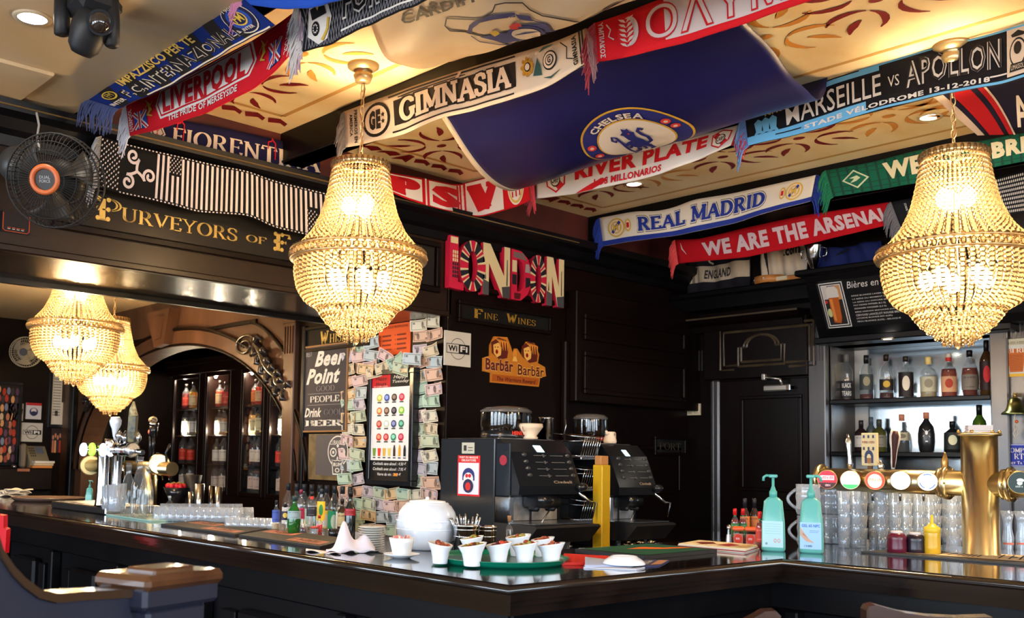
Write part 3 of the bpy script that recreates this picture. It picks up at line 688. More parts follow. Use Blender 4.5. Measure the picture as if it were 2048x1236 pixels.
bar_run('panelled_counter_base', 'dark bar front under the brass beer tower, right run', 'x', 2.95, -1.3, 1.68, [1.6, .9, .2], [(1.0, 1.5), (.3, .8), (-.4, .1)], WOODB)
build(bx(2.25, 2.30, 2.2, 7.7, 0, 1.045), 'inner_side', WOODB, bc, world=True)
# back counters
kc = thing('back_counter', 'dark low counter under the coffee machines', 'counter', (4.0, 3.6, 0))
build(MB().box(2.95, 5.6, 3.10, YL, .94, .98, bev=.006), 'worktop', BARTOP, kc, world=True); build(bx(2.98, 5.6, 3.14, YL, 0, .94), 'carcass', WOODB, kc, world=True)
k2 = thing('back_counter', 'low back counter running along the arch wall under the bottles', 'counter', (3.4, 7, 0))
build(MB().box(3.17, XJ-.013, 4.05, 9.0, .90, .93, bev=.006), 'worktop', BARTOP, k2, world=True); build(bx(3.2, XJ-.013, 4.08, 9.0, 0, .90), 'carcass', WOODB, k2, world=True)
k3 = thing('shelf_counter', 'low counter standing below the mirrored bottle recess', 'counter', (5.6, 2.3, 0))
build(MB().box(5.45, XD-.07, 1.0, 2.96, .94, .98, bev=.006), 'worktop', BARTOP, k3, world=True); build(bx(5.5, XD-.07, 1.02, 2.94, 0, .94), 'carcass', WOODB, k3, world=True)
# ------------------------------------------------------------------ scarves and flags
def interp(pts, t):
    pts = sorted(pts); xs = [p[0] for p in pts]; ys = [p[1] for p in pts]
    return float(np.interp(t, xs, ys))
def cloth(color, name):
    return weave(mat(name, lin3(*color), .85, spec=.2))
class Scarf:
    def __init__(s, label, top, bot, pl, color, fringe=(None, None), group='football scarves hung along the beams', wave=.010, name='scarf', cat='scarf', seed=0, nu=56):
        rnd = random.Random(seed or len(label)); n = 48
        t0, t1 = min(p[0] for p in top), max(p[0] for p in top); b0, b1 = min(p[0] for p in bot), max(p[0] for p in bot)
        get = pl if callable(pl) else (lambda x, y: P(x, y, **{pl[0]: pl[1]}))
        T = []; Bm = []
        for i in range(n+1):
            u = i/n; xt = t0+(t1-t0)*u; xb = b0+(b1-b0)*u
            T.append(get(xt, interp(top, xt))); Bm.append(get(xb, interp(bot, xb)))
        ker = np.array([1, 2, 3, 2, 1])/9.
        def sm(a):
            a = np.array(a); q = a.copy()
            for k in range(3):
                e = np.vstack([2*a[0]-a[2:0:-1], a, 2*a[-1]-a[-2:-4:-1]]); q[:, k] = np.convolve(e[:, k], ker, 'valid')
            return q
        s.T = sm(T); s.B = sm(Bm); s.n = n
        out = np.array((-.7,-.7,0) if callable(pl) else (-1,0,0) if pl[0] == 'x' else (0,-1,0), float); s.out = out
        ph = [rnd.uniform(0, 6) for _ in range(3)]
        def S(u, v):
            i = min(max(u, -.2), 1.2)*n; k = int(min(max(math.floor(i), 0), n-1)); f = i-k
            a = s.T[k]*(1-f)+s.T[k+1]*f; b = s.B[k]*(1-f)+s.B[k+1]*f
            q = b*(1-v)+a*v; w_ = wave*(1-.75*v)*(sin(u*19+ph[0]+v)*.5+sin(u*41+ph[1])*.25+.6)
            return q+out*w_
        s.S = S; cen = (s.T[n//2]+s.B[n//2])/2
        s.o = thing(name, label, cat, cen, group=group)
        s.fab = cloth(color, 'knit_%d_%d_%d' % color)
        m = MB().grid(lambda u, v: S(u, v)+out*.0, nu, 8, thick=.005); build(m, 'cloth', s.fab, s.o, world=True)
        s.p = Paint(S, s.o, out, .0012); s.p.du, s.p.dv = .02, .34
        for side, fr in enumerate(fringe):
            if fr: s.fringe(side, fr, rnd)
    def fringe(s, side, cols, rnd):
        """a bundle of yarn ends at one end of the scarf, falling under its own weight"""
        u = side; m = MB(); e = 1 if side else -1; cols = cols if isinstance(cols[0], (tuple, list)) else [cols]
        mats = [weave(mat('yarn', lin3(*c), .9)) for c in cols]
        d = s.T[-1]-s.T[-6] if side else s.T[0]-s.T[5]; d = d/np.linalg.norm(d)
        for k in range(34):
            v = k/33; p = np.array(s.S(u, v)); L = rnd.uniform(.075, .11); sp = rnd.uniform(-.2, .5); q = [p-s.out*.002]
            for t in (.35, .7, 1): q.append(p+d*L*(.55+sp*.3)*t*(1-.3*t)+np.array([0, 0, -L*1.0*t*t])+s.out*rnd.uniform(0, .02)*t)
            m.tube(q, [.0035, .004, .0038, .0018], 4, mi=k % len(mats))
        o = build(m, 'fringe', mats, s.o, world=True)
    def done(s, name='knitted_print'):
        return s.p.done(name)

G = 'football scarves hung along the beams'
wh = flat(226,216,206); pinkw = flat(205,190,188); crm = flat(222,200,176); bk = flat(22,20,22); gd = flat(206,166,60); rd = flat(196,24,34)
bl = flat(30,70,160); nv = flat(24,34,92); gr = flat(24,90,64); sky_ = flat(104,176,222); gy = flat(120,116,120)

# 1 black and blue striped
s = Scarf('black and blue striped scarf with gold lettering, topmost at the left beam', [(171,197),(240,148),(320,96),(400,44),(478,-10)], [(236,217),(300,190),(370,155),(440,110),(500,78),(548,50)], ('x', 1.478), (15,36,100), ((60,70,110), None), wave=.006)
for k in range(7): s.p.rect(.02+k*.135, .085+k*.135, .0, 1, bk, 1, slant=.05)
s.p.text('F.C.INTERNAZIONALE', .12, .86, .12, .50, crm, k=3, bold=.045).text('F.C.INTERNAZIONALE', .12, .86, .12, .50, bk, k=4, bold=.01)
s.p.text('IMPAZZISCO PER TE', .17, .64, .60, .88, flat(214,170,80), k=3, bold=.03)
s.p.ell(.90, .5, .072, .45, crm, 3).ell(.90, .5, .068, .42, flat(24,28,60), 4).ell(.90, .5, .052, .31, flat(40,70,150), 5).ell(.90, .5, .036, .22, flat(214,170,80), 6).ell(.90, .5, .030, .18, flat(24,28,60), 7)
s.p.text('FM', .878, .922, .38, .62, gd, k=8, bold=.02).text('1908', .87, .93, .76, .85, crm, k=8); s.p.text('INTER', .87, .93, .13, .22, crm, k=8, bold=.02)
s.p.text('INTER', .01, .10, .10, .25, crm, k=5, bold=.03).ell(.075, .55, .035, .2, gd, 3).ell(.075, .55, .027, .15, bk, 4).text('FM', .06, .09, .45, .65, gd, k=5); s.p.rect(.2, .98, -.02, .02, crm, 3); s.done()
# 2 red liverpool
s = Scarf('red scarf with white block lettering and a small flag at each end, left beam', [(252,212),(330,172),(420,126),(500,84),(560,46),(600,16)], [(262,272),(340,252),(420,222),(490,188),(540,152),(590,104)], ('x', 1.63), (206,26,38), ((196,190,196), (200,170,180)), wave=.006)
s.p.poly([(.19,.22),(.72,.30),(.76,.55),(.73,.98),(.20,.93),(.165,.6)], wh, 1).poly([(.198,.27),(.715,.34),(.75,.55),(.722,.95),(.207,.89),(.178,.6)], rd, 2).poly([(.205,.31),(.71,.37),(.742,.55),(.717,.92),(.213,.86),(.187,.6)], wh, 3)
s.p.text('LIVERPOOL', .215, .70, .33, .86, rd, k=4, bold=.045).text('THE PRIDE OF MERSEYSIDE', .24, .66, .10, .24, wh, k=3, bold=.02)
for c in (.075, .88):
    s.p.rect(c-.035, c+.035, .12, .62, flat(40,70,160), 3); 
    for a in ((-.035,.12,.035,.62),(-.035,.62,.035,.12)): s.p.line([(c+a[0], a[1]), (c+a[2], a[3])], .10, wh, 4, 5).line([(c+a[0], a[1]), (c+a[2], a[3])], .04, rd, 5, 5)
    s.p.rect(c-.008, c+.008, .12, .62, wh, 6).rect(c-.004, c+.004, .12, .62, rd, 7)
for c in (.125, .80): s.p.line([(c-.02,.60),(c,.75),(c+.012,.55),(c-.008,.45),(c+.02,.38)], .10, gd, 4, 5, True).line([(c-.01,.85),(c+.015,.66),(c+.03,.75)], .07, gd, 5, 5, True)
s.p.text('LIVERPOOL', .012, .032, .1, .8, wh, k=4, ang=90, bold=.02); s.p.text('LIVERPOOL', .945, .97, .1, .8, wh, k=4, ang=-90, bold=.02); s.done()
# 3 fiorentina on the frieze
s = Scarf('navy scarf with cream serif lettering and red lily crest on the frieze', [(292,238),(362,240),(450,256),(555,280),(640,300)], [(285,283),(360,300),(450,318),(540,337),(640,355)], ('y', YL-.02), (26,24,58), wave=.004)
s.p.poly([(.02,.62),(.075,.98),(.12,.42),(.065,.05)], crm, 2).poly([(.03,.60),(.073,.88),(.11,.43),(.067,.15)], flat(60,20,26), 3).poly([(.037,.60),(.072,.82),(.103,.44),(.069,.22)], crm, 4)
for a in ((.07,.45,.07,.75),(.07,.5,.05,.68),(.07,.5,.09,.68),(.07,.45,.07,.3),(.07,.42,.055,.33),(.07,.42,.085,.33)): s.p.line([(a[0],a[1]),(a[2],a[3])], .10, rd, 6, 8, True)
s.p.text('FIORENTINA', .16, 1.0, .16, .72, crm, 'serif', 3, T=.19, t=.06)
for c in (.20, .72): s.p.line([(c-.02,.62),(c-.02,.85),(c,.9),(c,1.0),(c+.01,.9),(c+.02,.85),(c+.02,.3)], .05, rd, 5, 8)
s.done()
# 4 black and white stripes with triskele
s = Scarf('black scarf with white stripes, checks and a triskele draped on the name board', [(203,273),(246,286),(300,300),(342,309),(431,330),(492,341),(547,361),(600,374),(680,394)], [(193,374),(245,388),(308,401),(393,425),(450,428),(495,431),(547,456),(632,474),(684,486)], ('y', YL-.115), (16,15,16), ((150,150,152), None), wave=.007, seed=4)
def checks(u0, u1, v0, v1, nu_, nv_, m, k):
    for i in range(nu_):
        for j in range(nv_):
            if (i+j) % 2 == 0:
                a, b = (u1-u0)/nu_, (v1-v0)/nv_; x, y = u0+i*a, v0+j*b; s.p.poly([(x+a*.1,y+b*.3),(x+a*.5,y+b*.95),(x+a*.9,y+b*.7),(x+a*.5,y+b*.05)], m, k)
checks(.0, .085, .03, .97, 9, 17, pinkw, 2)
cx, cy = .155, .5
for a0 in (100, 220, 340):
    pts = []
    for i in range(34):
        t = i/33
        if t < .35: q = t/.35; r = .20*q; a = R(a0-20*q); pts.append((r*cos(a), r*sin(a)))
        else:
            q = (t-.35)/.65; c_ = (.20*cos(R(a0-20))+.118*cos(R(a0+70)), .20*sin(R(a0-20))+.118*sin(R(a0+70))); rr = .118*(1-q*.80); a = R(a0+250)-q*R(470)
            pts.append((c_[0]+rr*cos(a), c_[1]+rr*sin(a)))
    s.p.line([(cx+x*.23, cy+y*1.35) for x, y in pts], .058, pinkw, 2, 5.6)
u = .235
while u < .97:
    inb = .285 <= u < .335; ina = .86 <= u < .90
    if not ina: s.p.rect(u, u+.0095, .05, .58 if inb else .95, pinkw, 2, n=1)
    else: s.p.rect(u, u+.0095, .62, .95, pinkw, 2, n=1)
    u += .0205
checks(.285, .335, .62, .95, 7, 7, pinkw, 3); checks(.855, .90, .06, .56, 6, 9, pinkw, 3)
for vv in (.0, .965): 
    for i in range(60): s.p.rect(.09+i*.0152, .097+i*.0152, vv+.005, vv+.03, pinkw, 2, n=1)
s.p.text('Breizh', .955, .992, .08, .92, wh, k=4, ang=90, bold=.02); s.done()
# 5 PSV, round the coffer corner
def psv(x, y): return P(x, y, y=YL-.13) if x < 905 else P(x, y, x=3.70) if x > 925 else (P(x, y, y=YL-.13)*(925-x)+P(x, y, x=3.70)*(x-905))/20
s = Scarf('red and white scarf with three big outlined letters above the cut-out sign', [(735,335),(781,345),(839,355),(914,370),(976,354),(1054,328)], [(735,370),(781,384),(816,399),(881,419),(960,435),(1035,413),(1060,400)], psv, (196,20,30), (None, (190,60,70)), wave=.004)
s.p.rect(.10, .34, .07, .93, wh, 1).rect(.36, .37, 0, 1, wh, 1).rect(.385, .6, .03, .95, wh, 1).rect(.61, .84, .03, .97, wh, 1)
s.p.text('P', .14, .33, .12, .88, rd, 'serif', 2, T=.46, t=.2, sl=.24).text('S', .40, .58, .12, .86, rd, k=2, bold=.07).text('V', .62, .83, .12, .88, rd, 'serif', 2, T=.5, t=.2, sl=.24)
s.p.rect(.37, .385, .05, .95, rd, 2).rect(.6,.612,.03,.97,rd,2)
s.p.ell(.92, .5, .05, .46, wh, 2).ell(.92, .5, .045, .42, flat(214,180,80), 3).ell(.92, .5, .037, .35, wh, 4)
for d in (-.022, 0, .022): s.p.rect(.92+d-.004, .92+d+.004, .25, .78, rd, 5, n=1)
s.p.rect(.885, .955, .40, .58, wh, 6).text('PSV', .89, .95, .42, .56, bk, k=7, bold=.03); s.done()
# 6 River
s = Scarf('white scarf with red lettering and red sash, hanging behind the blue flag', [(1068,342),(1150,322),(1250,300),(1380,275),(1478,250)], [(1073,398),(1147,388),(1200,377),(1312,352),(1407,315),(1465,290)], ('x', 3.725), (214,208,206), ((150,50,60), (176,36,44)), wave=.008)
s.p.text('RIVER PLATE', .20, .86, .40, .88, rd, k=3, bold=.05).text('LOS MILLONARIOS', .30, .64, .08, .30, rd, k=3, bold=.04)
s.p.poly([(.20,.0),(.29,.0),(.37,.2),(.34,.3)], rd, 2)
for c in (.105, .93):
    s.p.poly([(c-.05,.80),(c,.95),(c+.05,.80),(c+.045,.35),(c,.1),(c-.045,.35)], rd, 2).poly([(c-.043,.76),(c,.89),(c+.043,.76),(c+.038,.37),(c,.17),(c-.038,.37)], wh, 3).poly([(c-.043,.72),(c-.02,.84),(c+.038,.36),(c+.01,.22)], rd, 4)
    s.p.ell(c, .52, .024, .22, bk, 5).ell(c, .52, .020, .18, wh, 6).text('CARP', c-.018, c+.018, .42, .62, bk, k=7, bold=.03)
s.done()
# 7 Marseille / Apollon
s = Scarf('black and sky blue scarf with two team names and a date', [(1490,232),(1560,205),(1655,160),(1759,128),(1862,97),(1960,74),(2060,45)], [(1498,292),(1597,269),(1670,248),(1759,219),(1830,202),(1904,186),(2011,166),(2060,152)], ('x', 3.72), (18,18,26), ((90,120,170), None), wave=.007)
s.p.rect(0, .42, .0, .26, sky_, 1).rect(0, .47, .86, .97, sky_, 1).rect(.42, 1, .0, .05, sky_, 1).rect(.40, 1, .96, 1.0, sky_, 1)
s.p.text('MARSEILLE', .14, .475, .30, .78, wh, k=3, bold=.005).text('VS', .50, .54, .42, .66, wh, k=3)
s.p.text('APOLLON', .56, .90, .30, .86, wh, k=3, bold=.032).text('APOLLON', .56, .90, .30, .86, flat(18,18,26), k=4, bold=-.012)
s.p.text('STADE VÉLODROME 13-12-2018', .20, .86, .07, .20, wh, k=4, bold=.035).rect(.86, .92, .14, .17, wh, 4).rect(.10,.19,.12,.15,bk,4)
s.p.rect(.92, .998, .08, .96, crm, 2).ell(.96, .5, .03, .28, bk, 3).ell(.96, .5, .026, .24, crm, 4).ell(.96, .58, .014, .12, bk, 5).poly([(.935,.85),(.96,.92),(.985,.85),(.98,.8),(.94,.8)], bk, 3).poly([(.93,.15),(.99,.15),(.985,.3),(.935,.3)], bk, 5).text('LIMASSOL', .937, .983, .18, .27, crm, k=6)
for d in (.045, .07, .095): s.p.poly([(d,.72),(d+.014,.62),(d+.01,.35),(d+.02,.22),(d,.28),(d-.02,.22),(d-.01,.35),(d-.014,.62)], flat(96,160,200), 3)
s.p.text('NFK', .07, .13, .74, .84, gd, k=4, bold=.03); s.done()
# 8 Gimnasia
s = Scarf('cream and black scarf with slab lettering and round crest, hung on the middle beam', [(690,223),(729,208),(750,200),(830,171),(917,142),(1061,99),(1120,80),(1170,58)], [(694,295),(716,292),(768,278),(818,266),(853,248),(894,234),(942,222),(1054,191),(1113,164),(1154,137),(1178,124)], ('x', 2.50), (214,196,172), ((110,104,100), (140,100,100)), wave=.008)
s.p.rect(.20, .71, .24, .82, bk, 1).rect(.18, .71, .92, .96, bk, 1).rect(.19, .70, .08, .12, bk, 1).rect(.22,.5,.86,.885,bk,1)
s.p.text('GIMNASIA', .215, .70, .22, .84, bk, 'serif', 3, T=.36, t=.26, sl=.22, gap=.02).text('GIMNASIA', .225, .692, .26, .80, crm, 'serif', 4, T=.26, t=.17, sl=.18, gap=.05)
s.p.poly([(.46,.84),(.475,.84),(.49,.97),(.478,.97)], crm, 4)
s.p.ell(.13, .5, .055, .42, bk, 2).ell(.13, .5, .045, .345, crm, 3).text('GE', .102, .148, .26, .74, bk, k=4, bold=.07)
for y in (.42, .58):
    s.p.poly([(.158+.009*(1 if i % 2 == 0 else .42)*cos(R(90+36*i)), y+.07*(1 if i % 2 == 0 else .42)*sin(R(90+36*i))) for i in range(10)], bk, 5)
s.p.text('PRIMEROS EN', .040, .053, .06, .92, bk, k=3, ang=-90, bold=.03).text('AMERICA', .022, .034, .25, .85, bk, k=3, ang=-90, bold=.03)
s.p.ell(.76, .60, .022, .2, flat(200,150,50), 3).ell(.76, .60, .012, .11, bk, 4).ell(.76, .60, .009, .08, crm, 5)
for i in range(8): a = R(45*i); s.p.ell(.76+.02*cos(a), .60+.19*sin(a), .005, .05, flat(180,130,40), 6, 8)
s.p.poly([(.78,.35),(.80,.75),(.81,.55),(.815,.3)], flat(40,80,80), 4).ell(.85, .58, .030, .24, bk, 3).ell(.85, .58, .026, .20, crm, 4).ell(.85, .58, .018, .14, bk, 5).ell(.85, .58, .014, .11, crm, 6).text('G', .843, .857, .5, .66, bk, k=7, bold=.03)
s.p.line([(.82,.22),(.85,.15),(.89,.22)], .06, flat(40,80,80), 4, 7, True).line([(.81,.85),(.83,.92),(.87,.93)], .06, flat(40,80,80), 4, 7, True)
s.p.line([(.90,.9),(.925,.7),(.92,.4),(.945,.3)], .03, bk, 4, 7).text('GIMNASIA', .945, .965, .08, .92, bk, k=4, ang=90, bold=.04)
for uu in (.975, .987): s.p.rect(uu, uu+.006, 0, 1, bk, 3, n=1)
s.done()
# 9 Olympiacos
s = Scarf('red scarf with white greek lettering outlined in red, near end of middle beam', [(1190,46),(1240,30),(1295,8),(1350,-12),(1660,-110),(2000,-222)], [(1198,124),(1250,115),(1303,101),(1380,84),(1448,62),(1560,21),(1660,-12),(2000,-125)], ('x', 2.50), (206,26,36), ((150,50,60), None), wave=.006, seed=9)
s.p.rect(.17, .97, .14, .95, pinkw, 1).text('ΟΛΥΜΠΙΑΚΟΣ', .122, .94, .16, .92, rd, k=3, bold=.03).text('ΟΛΥΜΠΙΑΚΟΣ', .125, .937, .20, .88, pinkw, k=4, bold=-.004)
s.p.text('ΥΜΠΙΑΚΟΣ', .009, .021, .06, .95, pinkw, k=3, ang=-90, bold=.03)
s.p.ell(.082, .55, .023, .33, pinkw, 2).ell(.073, .55, .020, .30, flat(206,26,36), 3)
for k in range(6): a = .2+k*.11; s.p.poly([(.076,a),(.088,a+.05),(.096,a+.13),(.082,a+.1)], pinkw, 4).poly([(.076,a),(.064,a+.06),(.058,a+.13),(.071,a+.09)], pinkw, 4)
s.p.line([(.029,.85),(.038,.7),(.032,.55),(.044,.45)], .03, pinkw, 4, 10); s.done()
# 10 black scarf with crest, top centre left
s = Scarf('black and white patterned scarf with a crest, end tassel over the red scarf', [(598,12),(640,-8),(720,-46),(900,-120)], [(608,104),(668,86),(733,52),(800,24),(880,-12)], ('x', 1.62), (24,24,26), ((196,186,180), None), wave=.006, seed=3)
for i in range(46):
    u = i*.022; s.p.line([(u,.02),(u+.06,.98)], .022, gy, 1, 4).line([(u+.06,.02),(u,.98)], .022, gy, 1, 4)
s.p.poly([(.07,.86),(.18,.92),(.22,.5),(.18,.12),(.12,.04),(.05,.25)], wh, 3).poly([(.085,.52),(.19,.55),(.17,.2),(.12,.1),(.07,.28)], wh, 4).poly([(.08,.78),(.17,.84),(.185,.6),(.09,.55)], bk, 5).ell(.11,.36,.026,.15,bk,5).poly([(.10,.95),(.16,.95),(.13,.7)], gd, 6).line([(.15,.1),(.19,.3),(.2,.5)], .06, gd, 6, 4)
for i in range(9): a = R(40*i); s.p.ell(.11+.014*cos(a), .36+.08*sin(a), .004, .02, wh, 6, 6)
s.p.text('FORCA', .30, .75, .3, .95, wh, k=3, bold=.06).text('FORCA', .305, .745, .34, .91, bk, k=4, bold=.012).rect(.29, .98, .10, .14, wh, 3); s.done()
# 11 blue scarf corner at the very top
s = Scarf('bright blue scarf edge with checked band and red flower, at the top edge', [(482,-30),(560,-50),(640,-60),(700,-70)], [(486,8),(530,14),(570,18),(620,16),(690,-2)], ('x', 1.48), (38,80,180), ((190,120,150), None), wave=.004, seed=5)
for i in range(24):
    for j in range(2): s.p.rect(.1+i*.034, .117+i*.034, .32+j*.08+(.04 if i % 2 else 0), .36+j*.08+(.04 if i % 2 else 0), wh, 2, n=1)
s.p.ell(.66, .55, .12, .22, rd, 3).ell(.66,.55,.07,.12,wh,4).ell(.66,.55,.05,.08,rd,5); s.done()
# 12 Real Madrid
s = Scarf('white scarf with dark blue slab lettering and two round crests, right beam', [(1199,436),(1274,422),(1313,423),(1349,415),(1388,399),(1460,388),(1550,368),(1632,350)], [(1207,492),(1278,481),(1367,469),(1460,449),(1540,424),(1622,402)], ('x', 4.79), (216,206,192), ((26,50,140), (26,50,140)), wave=.008)
royal = flat(28,48,136)
s.p.rect(-.0, 1, -.0, .17, royal, 1).text('REAL MADRID', .17, .78, .26, .86, bk, 'serif', 2, T=.33, t=.25, sl=.2, gap=.03).text('REAL MADRID', .172, .778, .28, .84, wh, 'serif', 3, T=.30, t=.22, sl=.18, gap=.05).text('REAL MADRID', .175, .775, .31, .81, royal, 'serif', 4, T=.25, t=.17, sl=.16, gap=.08)
for c, e in ((.075, 1), (.91, -1)):
    s.p.ell(c, .55, .040, .33, gd, 3).ell(c, .55, .034, .28, crm, 4).ell(c, .55, .026, .21, gd, 5).ell(c, .55, .020, .17, crm, 6).line([(c-.02,.38),(c+.02,.74)], .11, royal, 7, 9).text('M', c-.012, c+.012, .43, .67, gd, k=8, bold=.02)
    k = c+e*.055; s.p.ell(k, .57, .014, .22, gd, 3).ell(k, .57, .010, .16, crm, 4).rect(k-.006, k+.006, .48, .66, rd, 5, n=1)
s.done()
# 13 Werder
s = Scarf('green checked scarf with a diamond emblem and cream lettering, right beam', [(1652,341),(1700,332),(1738,326),(1846,298),(1966,282),(2060,262),(2180,236)], [(1668,394),(1740,382),(1846,365),(1987,335),(2060,321),(2180,298)], ('x', 4.79), (18,88,66), ((16,110,76), None), wave=.008)
dk = flat(10,56,44)
for i in range(28): s.p.rect(i*.0365, i*.0365+.009, 0, 1, dk, 1, n=1)
for j in (.12, .3, .7, .86): s.p.rect(0, 1, j, j+.03, dk, 1)
d = lambda k, c=(.10,.5): [(c[0]-.052*k, c[1]), (c[0], c[1]+.34*k), (c[0]+.052*k, c[1]), (c[0], c[1]-.34*k)]
lg = flat(186,196,160); s.p.poly(d(1), lg, 2).poly(d(.82), flat(18,88,66), 3).poly([(.077,.38),(.10,.42),(.12,.52),(.108,.62),(.089,.58),(.077,.55),(.096,.52)], lg, 4)
s.p.text('WERDER BREMEN', .21, .97, .28, .86, flat(206,196,160), k=3, bold=.055); s.done()
# 14 we are the arsenal
s = Scarf('red scarf with white slogan strung in front of the shirts', [(1350,480),(1400,478),(1480,458),(1600,432),(1780,404)], [(1357,527),(1420,521),(1490,515),(1600,492),(1700,468),(1800,444)], ('x', 5.25), (186,18,30), ((226,80,80), None), wave=.005)
s.p.text('WE ARE THE ARSENAL', .12, .97, .20, .80, flat(214,186,190), k=3, bold=.05).line([(.025,.85),(.028,.6),(.045,.35)], .06, wh, 3, 12, True); s.done()
# 15 black scarf with ball emblem + dotted end
s = Scarf('black scarf with round ball emblem, grey tassels and a dotted far end', [(1782,404),(1850,392),(1950,368),(2060,338)], [(1806,466),(1860,456),(1960,438),(2060,424)], ('x', 5.24), (26,26,30), ((120,116,120), None), wave=.005)
s.p.ell(.20, .52, .045, .24, wh, 2).ell(.20, .52, .040, .20, flat(60,60,66), 3).line([(.165,.5),(.2,.7),(.235,.5)], .03, wh, 4, 5).line([(.2,.3),(.2,.74)], .03, wh, 4, 5)
s.p.text('STADE TOULOUSAIN', .085, .10, .12, .88, wh, k=3, ang=-90, bold=.02)
for i in range(18):
    for j in range(9): s.p.ell(.76+i*.0145+(.007 if j % 2 else 0), .08+j*.105, .0045, .036, wh, 2, 8)
s.done()
# ------------------------------------------------------------------ flags slung between the beams
def invert(S, x, y, u=.5, v=.6):
    for _ in range(25):
        a = np.array(proj(S(u, v))); e = np.array([x, y])-a
        if abs(e).max() < .05: break
        h = 1e-3; J = np.array([(np.array(proj(S(u+h, v)))-a)/h, (np.array(proj(S(u, v+h)))-a)/h]).T
        try: d = np.linalg.solve(J, e)
        except Exception: break
        d = np.clip(d, -.1, .1); u += d[0]; v += d[1]
    return u, v
A0, A1 = P(893,236,x=2.52), P(1469,54,x=2.52); B0, B1 = P(1072,332,x=3.71), P(1655,158,x=3.71)
A0[2] = A1[2] = 2.735
def chel(u, v):
    a = A0+(A1-A0)*u; b = B0+(B1-B0)*u; p = a*(1-v)+b*v
    sg = .23*(1-.25*u)*(v**1.25*(1-v)**.55)*2.15
    return p+np.array([0, .05*sin(pi*v)*(.3+.7*cos(pi*u)), -sg+.008*sin(u*14+v*3)*sin(pi*v)+.006*sin(v*17)*sin(u*5)])
f = thing('flag', 'big dark blue satin flag with round lion crest, sagging between two beams', 'flag', (3.1, 2.4, 2.7))
build(MB().grid(chel, 44, 30, thick=-.002), 'cloth', mat('blue_satin', lin3(27,27,84), .36, spec=.4), f, world=True)
build(MB().grid(lambda u, v: np.array(chel(u*.022-.022, v))+np.array([0,0,-.001]), 2, 30, thick=-.004), 'white_hem', flat(206,190,176), f, world=True, label='white sewn hem')
S2 = lambda u, v: chel(u, 1-v)
uc, vc = invert(chel, 1262, 282, .45, .7); ul, _ = invert(chel, 1128, 268, .3, .7); ur, _ = invert(chel, 1392, 252, .6, .7); _, vt = invert(chel, 1262, 206, .5, .5)
ru = (ur-ul)/2*.98; uc = (ul+ur)/2; rv = (vc-vt)*.98; cv = 1-vc
p = Paint(S2, f, (-.25,-.2,-.95), .0016); p.du, p.dv = .012, .03; blu = flat(36,42,120); cw_ = flat(214,206,204)
p.ell(uc, cv, ru, rv, gd, 1, 56, .92).ell(uc, cv, ru*.96, rv*.96, blu, 2, 56, .68).ell(uc, cv, ru*.70, rv*.70, gd, 3, 48, .9).ell(uc, cv, ru*.67, rv*.67, cw_, 4, 48)
p.arctext('CHELSEA', uc, cv, ru*.80, rv*.80, 96, 82, .19, cw_, 4, .035); p.arctext('FOOTBALL CLUB', uc, cv, ru*.80, rv*.80, 270, 80, .19, cw_, 4, .03, inside=True)
for a in (28, 12, 168, 190): a = R(a); p.ell(uc+ru*.82*cos(a), cv+rv*.82*sin(a), ru*.085, rv*.085, flat(200,60,60), 4, 14).ell(uc+ru*.82*cos(a), cv+rv*.82*sin(a), ru*.04, rv*.04, flat(230,190,180), 5, 10)
def lp(pts, k=6): p.put([(uc+ru*.67*x*.68, cv+rv*.67*y*1.08) for x, y in pts], [list(range(len(pts)))], blu, k)
# rampant lion: body, head, mane, legs, tail, crook
lp([(-.30,-.25),(-.12,-.02),(-.05,.18),(.12,.22),(.30,.02),(.36,-.25),(.25,-.42),(.05,-.30),(-.1,-.38)]); lp([(-.22,.14),(-.28,.36),(-.38,.42),(-.22,.50),(-.18,.66),(-.05,.58),(.06,.62),(.08,.48),(.20,.42),(.14,.28),(.16,.10),(.0,.02),(-.12,.05)])
lp([(-.08,.10),(-.30,.08),(-.52,-.02),(-.56,-.10),(-.40,-.10),(-.2,-.04)]); lp([(-.14,.0),(-.34,-.10),(-.50,-.26),(-.40,-.28),(-.2,-.16)]); lp([(-.22,-.3),(-.32,-.52),(-.50,-.60),(-.48,-.72),(-.26,-.66),(-.10,-.42)]); lp([(.12,-.36),(.20,-.56),(.06,-.68),(.10,-.76),(.34,-.68),(.38,-.30)]); lp([(.0,-.3),(-.02,-.5),(-.12,-.62),(.06,-.6),(.12,-.36)])
p.line([(uc+ru*.67*x*.68, cv+rv*.67*y*1.08) for x, y in ((.34,-.2),(.52,-.12),(.55,.1),(.42,.25),(.36,.42),(.48,.52),(.60,.44))], rv*.07, blu, 6, rv/ru)
p.line([(uc+ru*.67*x*.68, cv+rv*.67*y*1.08) for x, y in ((-.55,-.75),(-.55,.1),(-.60,.35),(-.74,.42),(-.82,.28),(-.72,.18),(-.66,.26))], rv*.05, blu, 6, rv/ru)
p.ell(uc+ru*.67*-.02, cv+rv*.67*.44, ru*.02, rv*.02, flat(200,60,60), 7, 8)
p.done('crest')

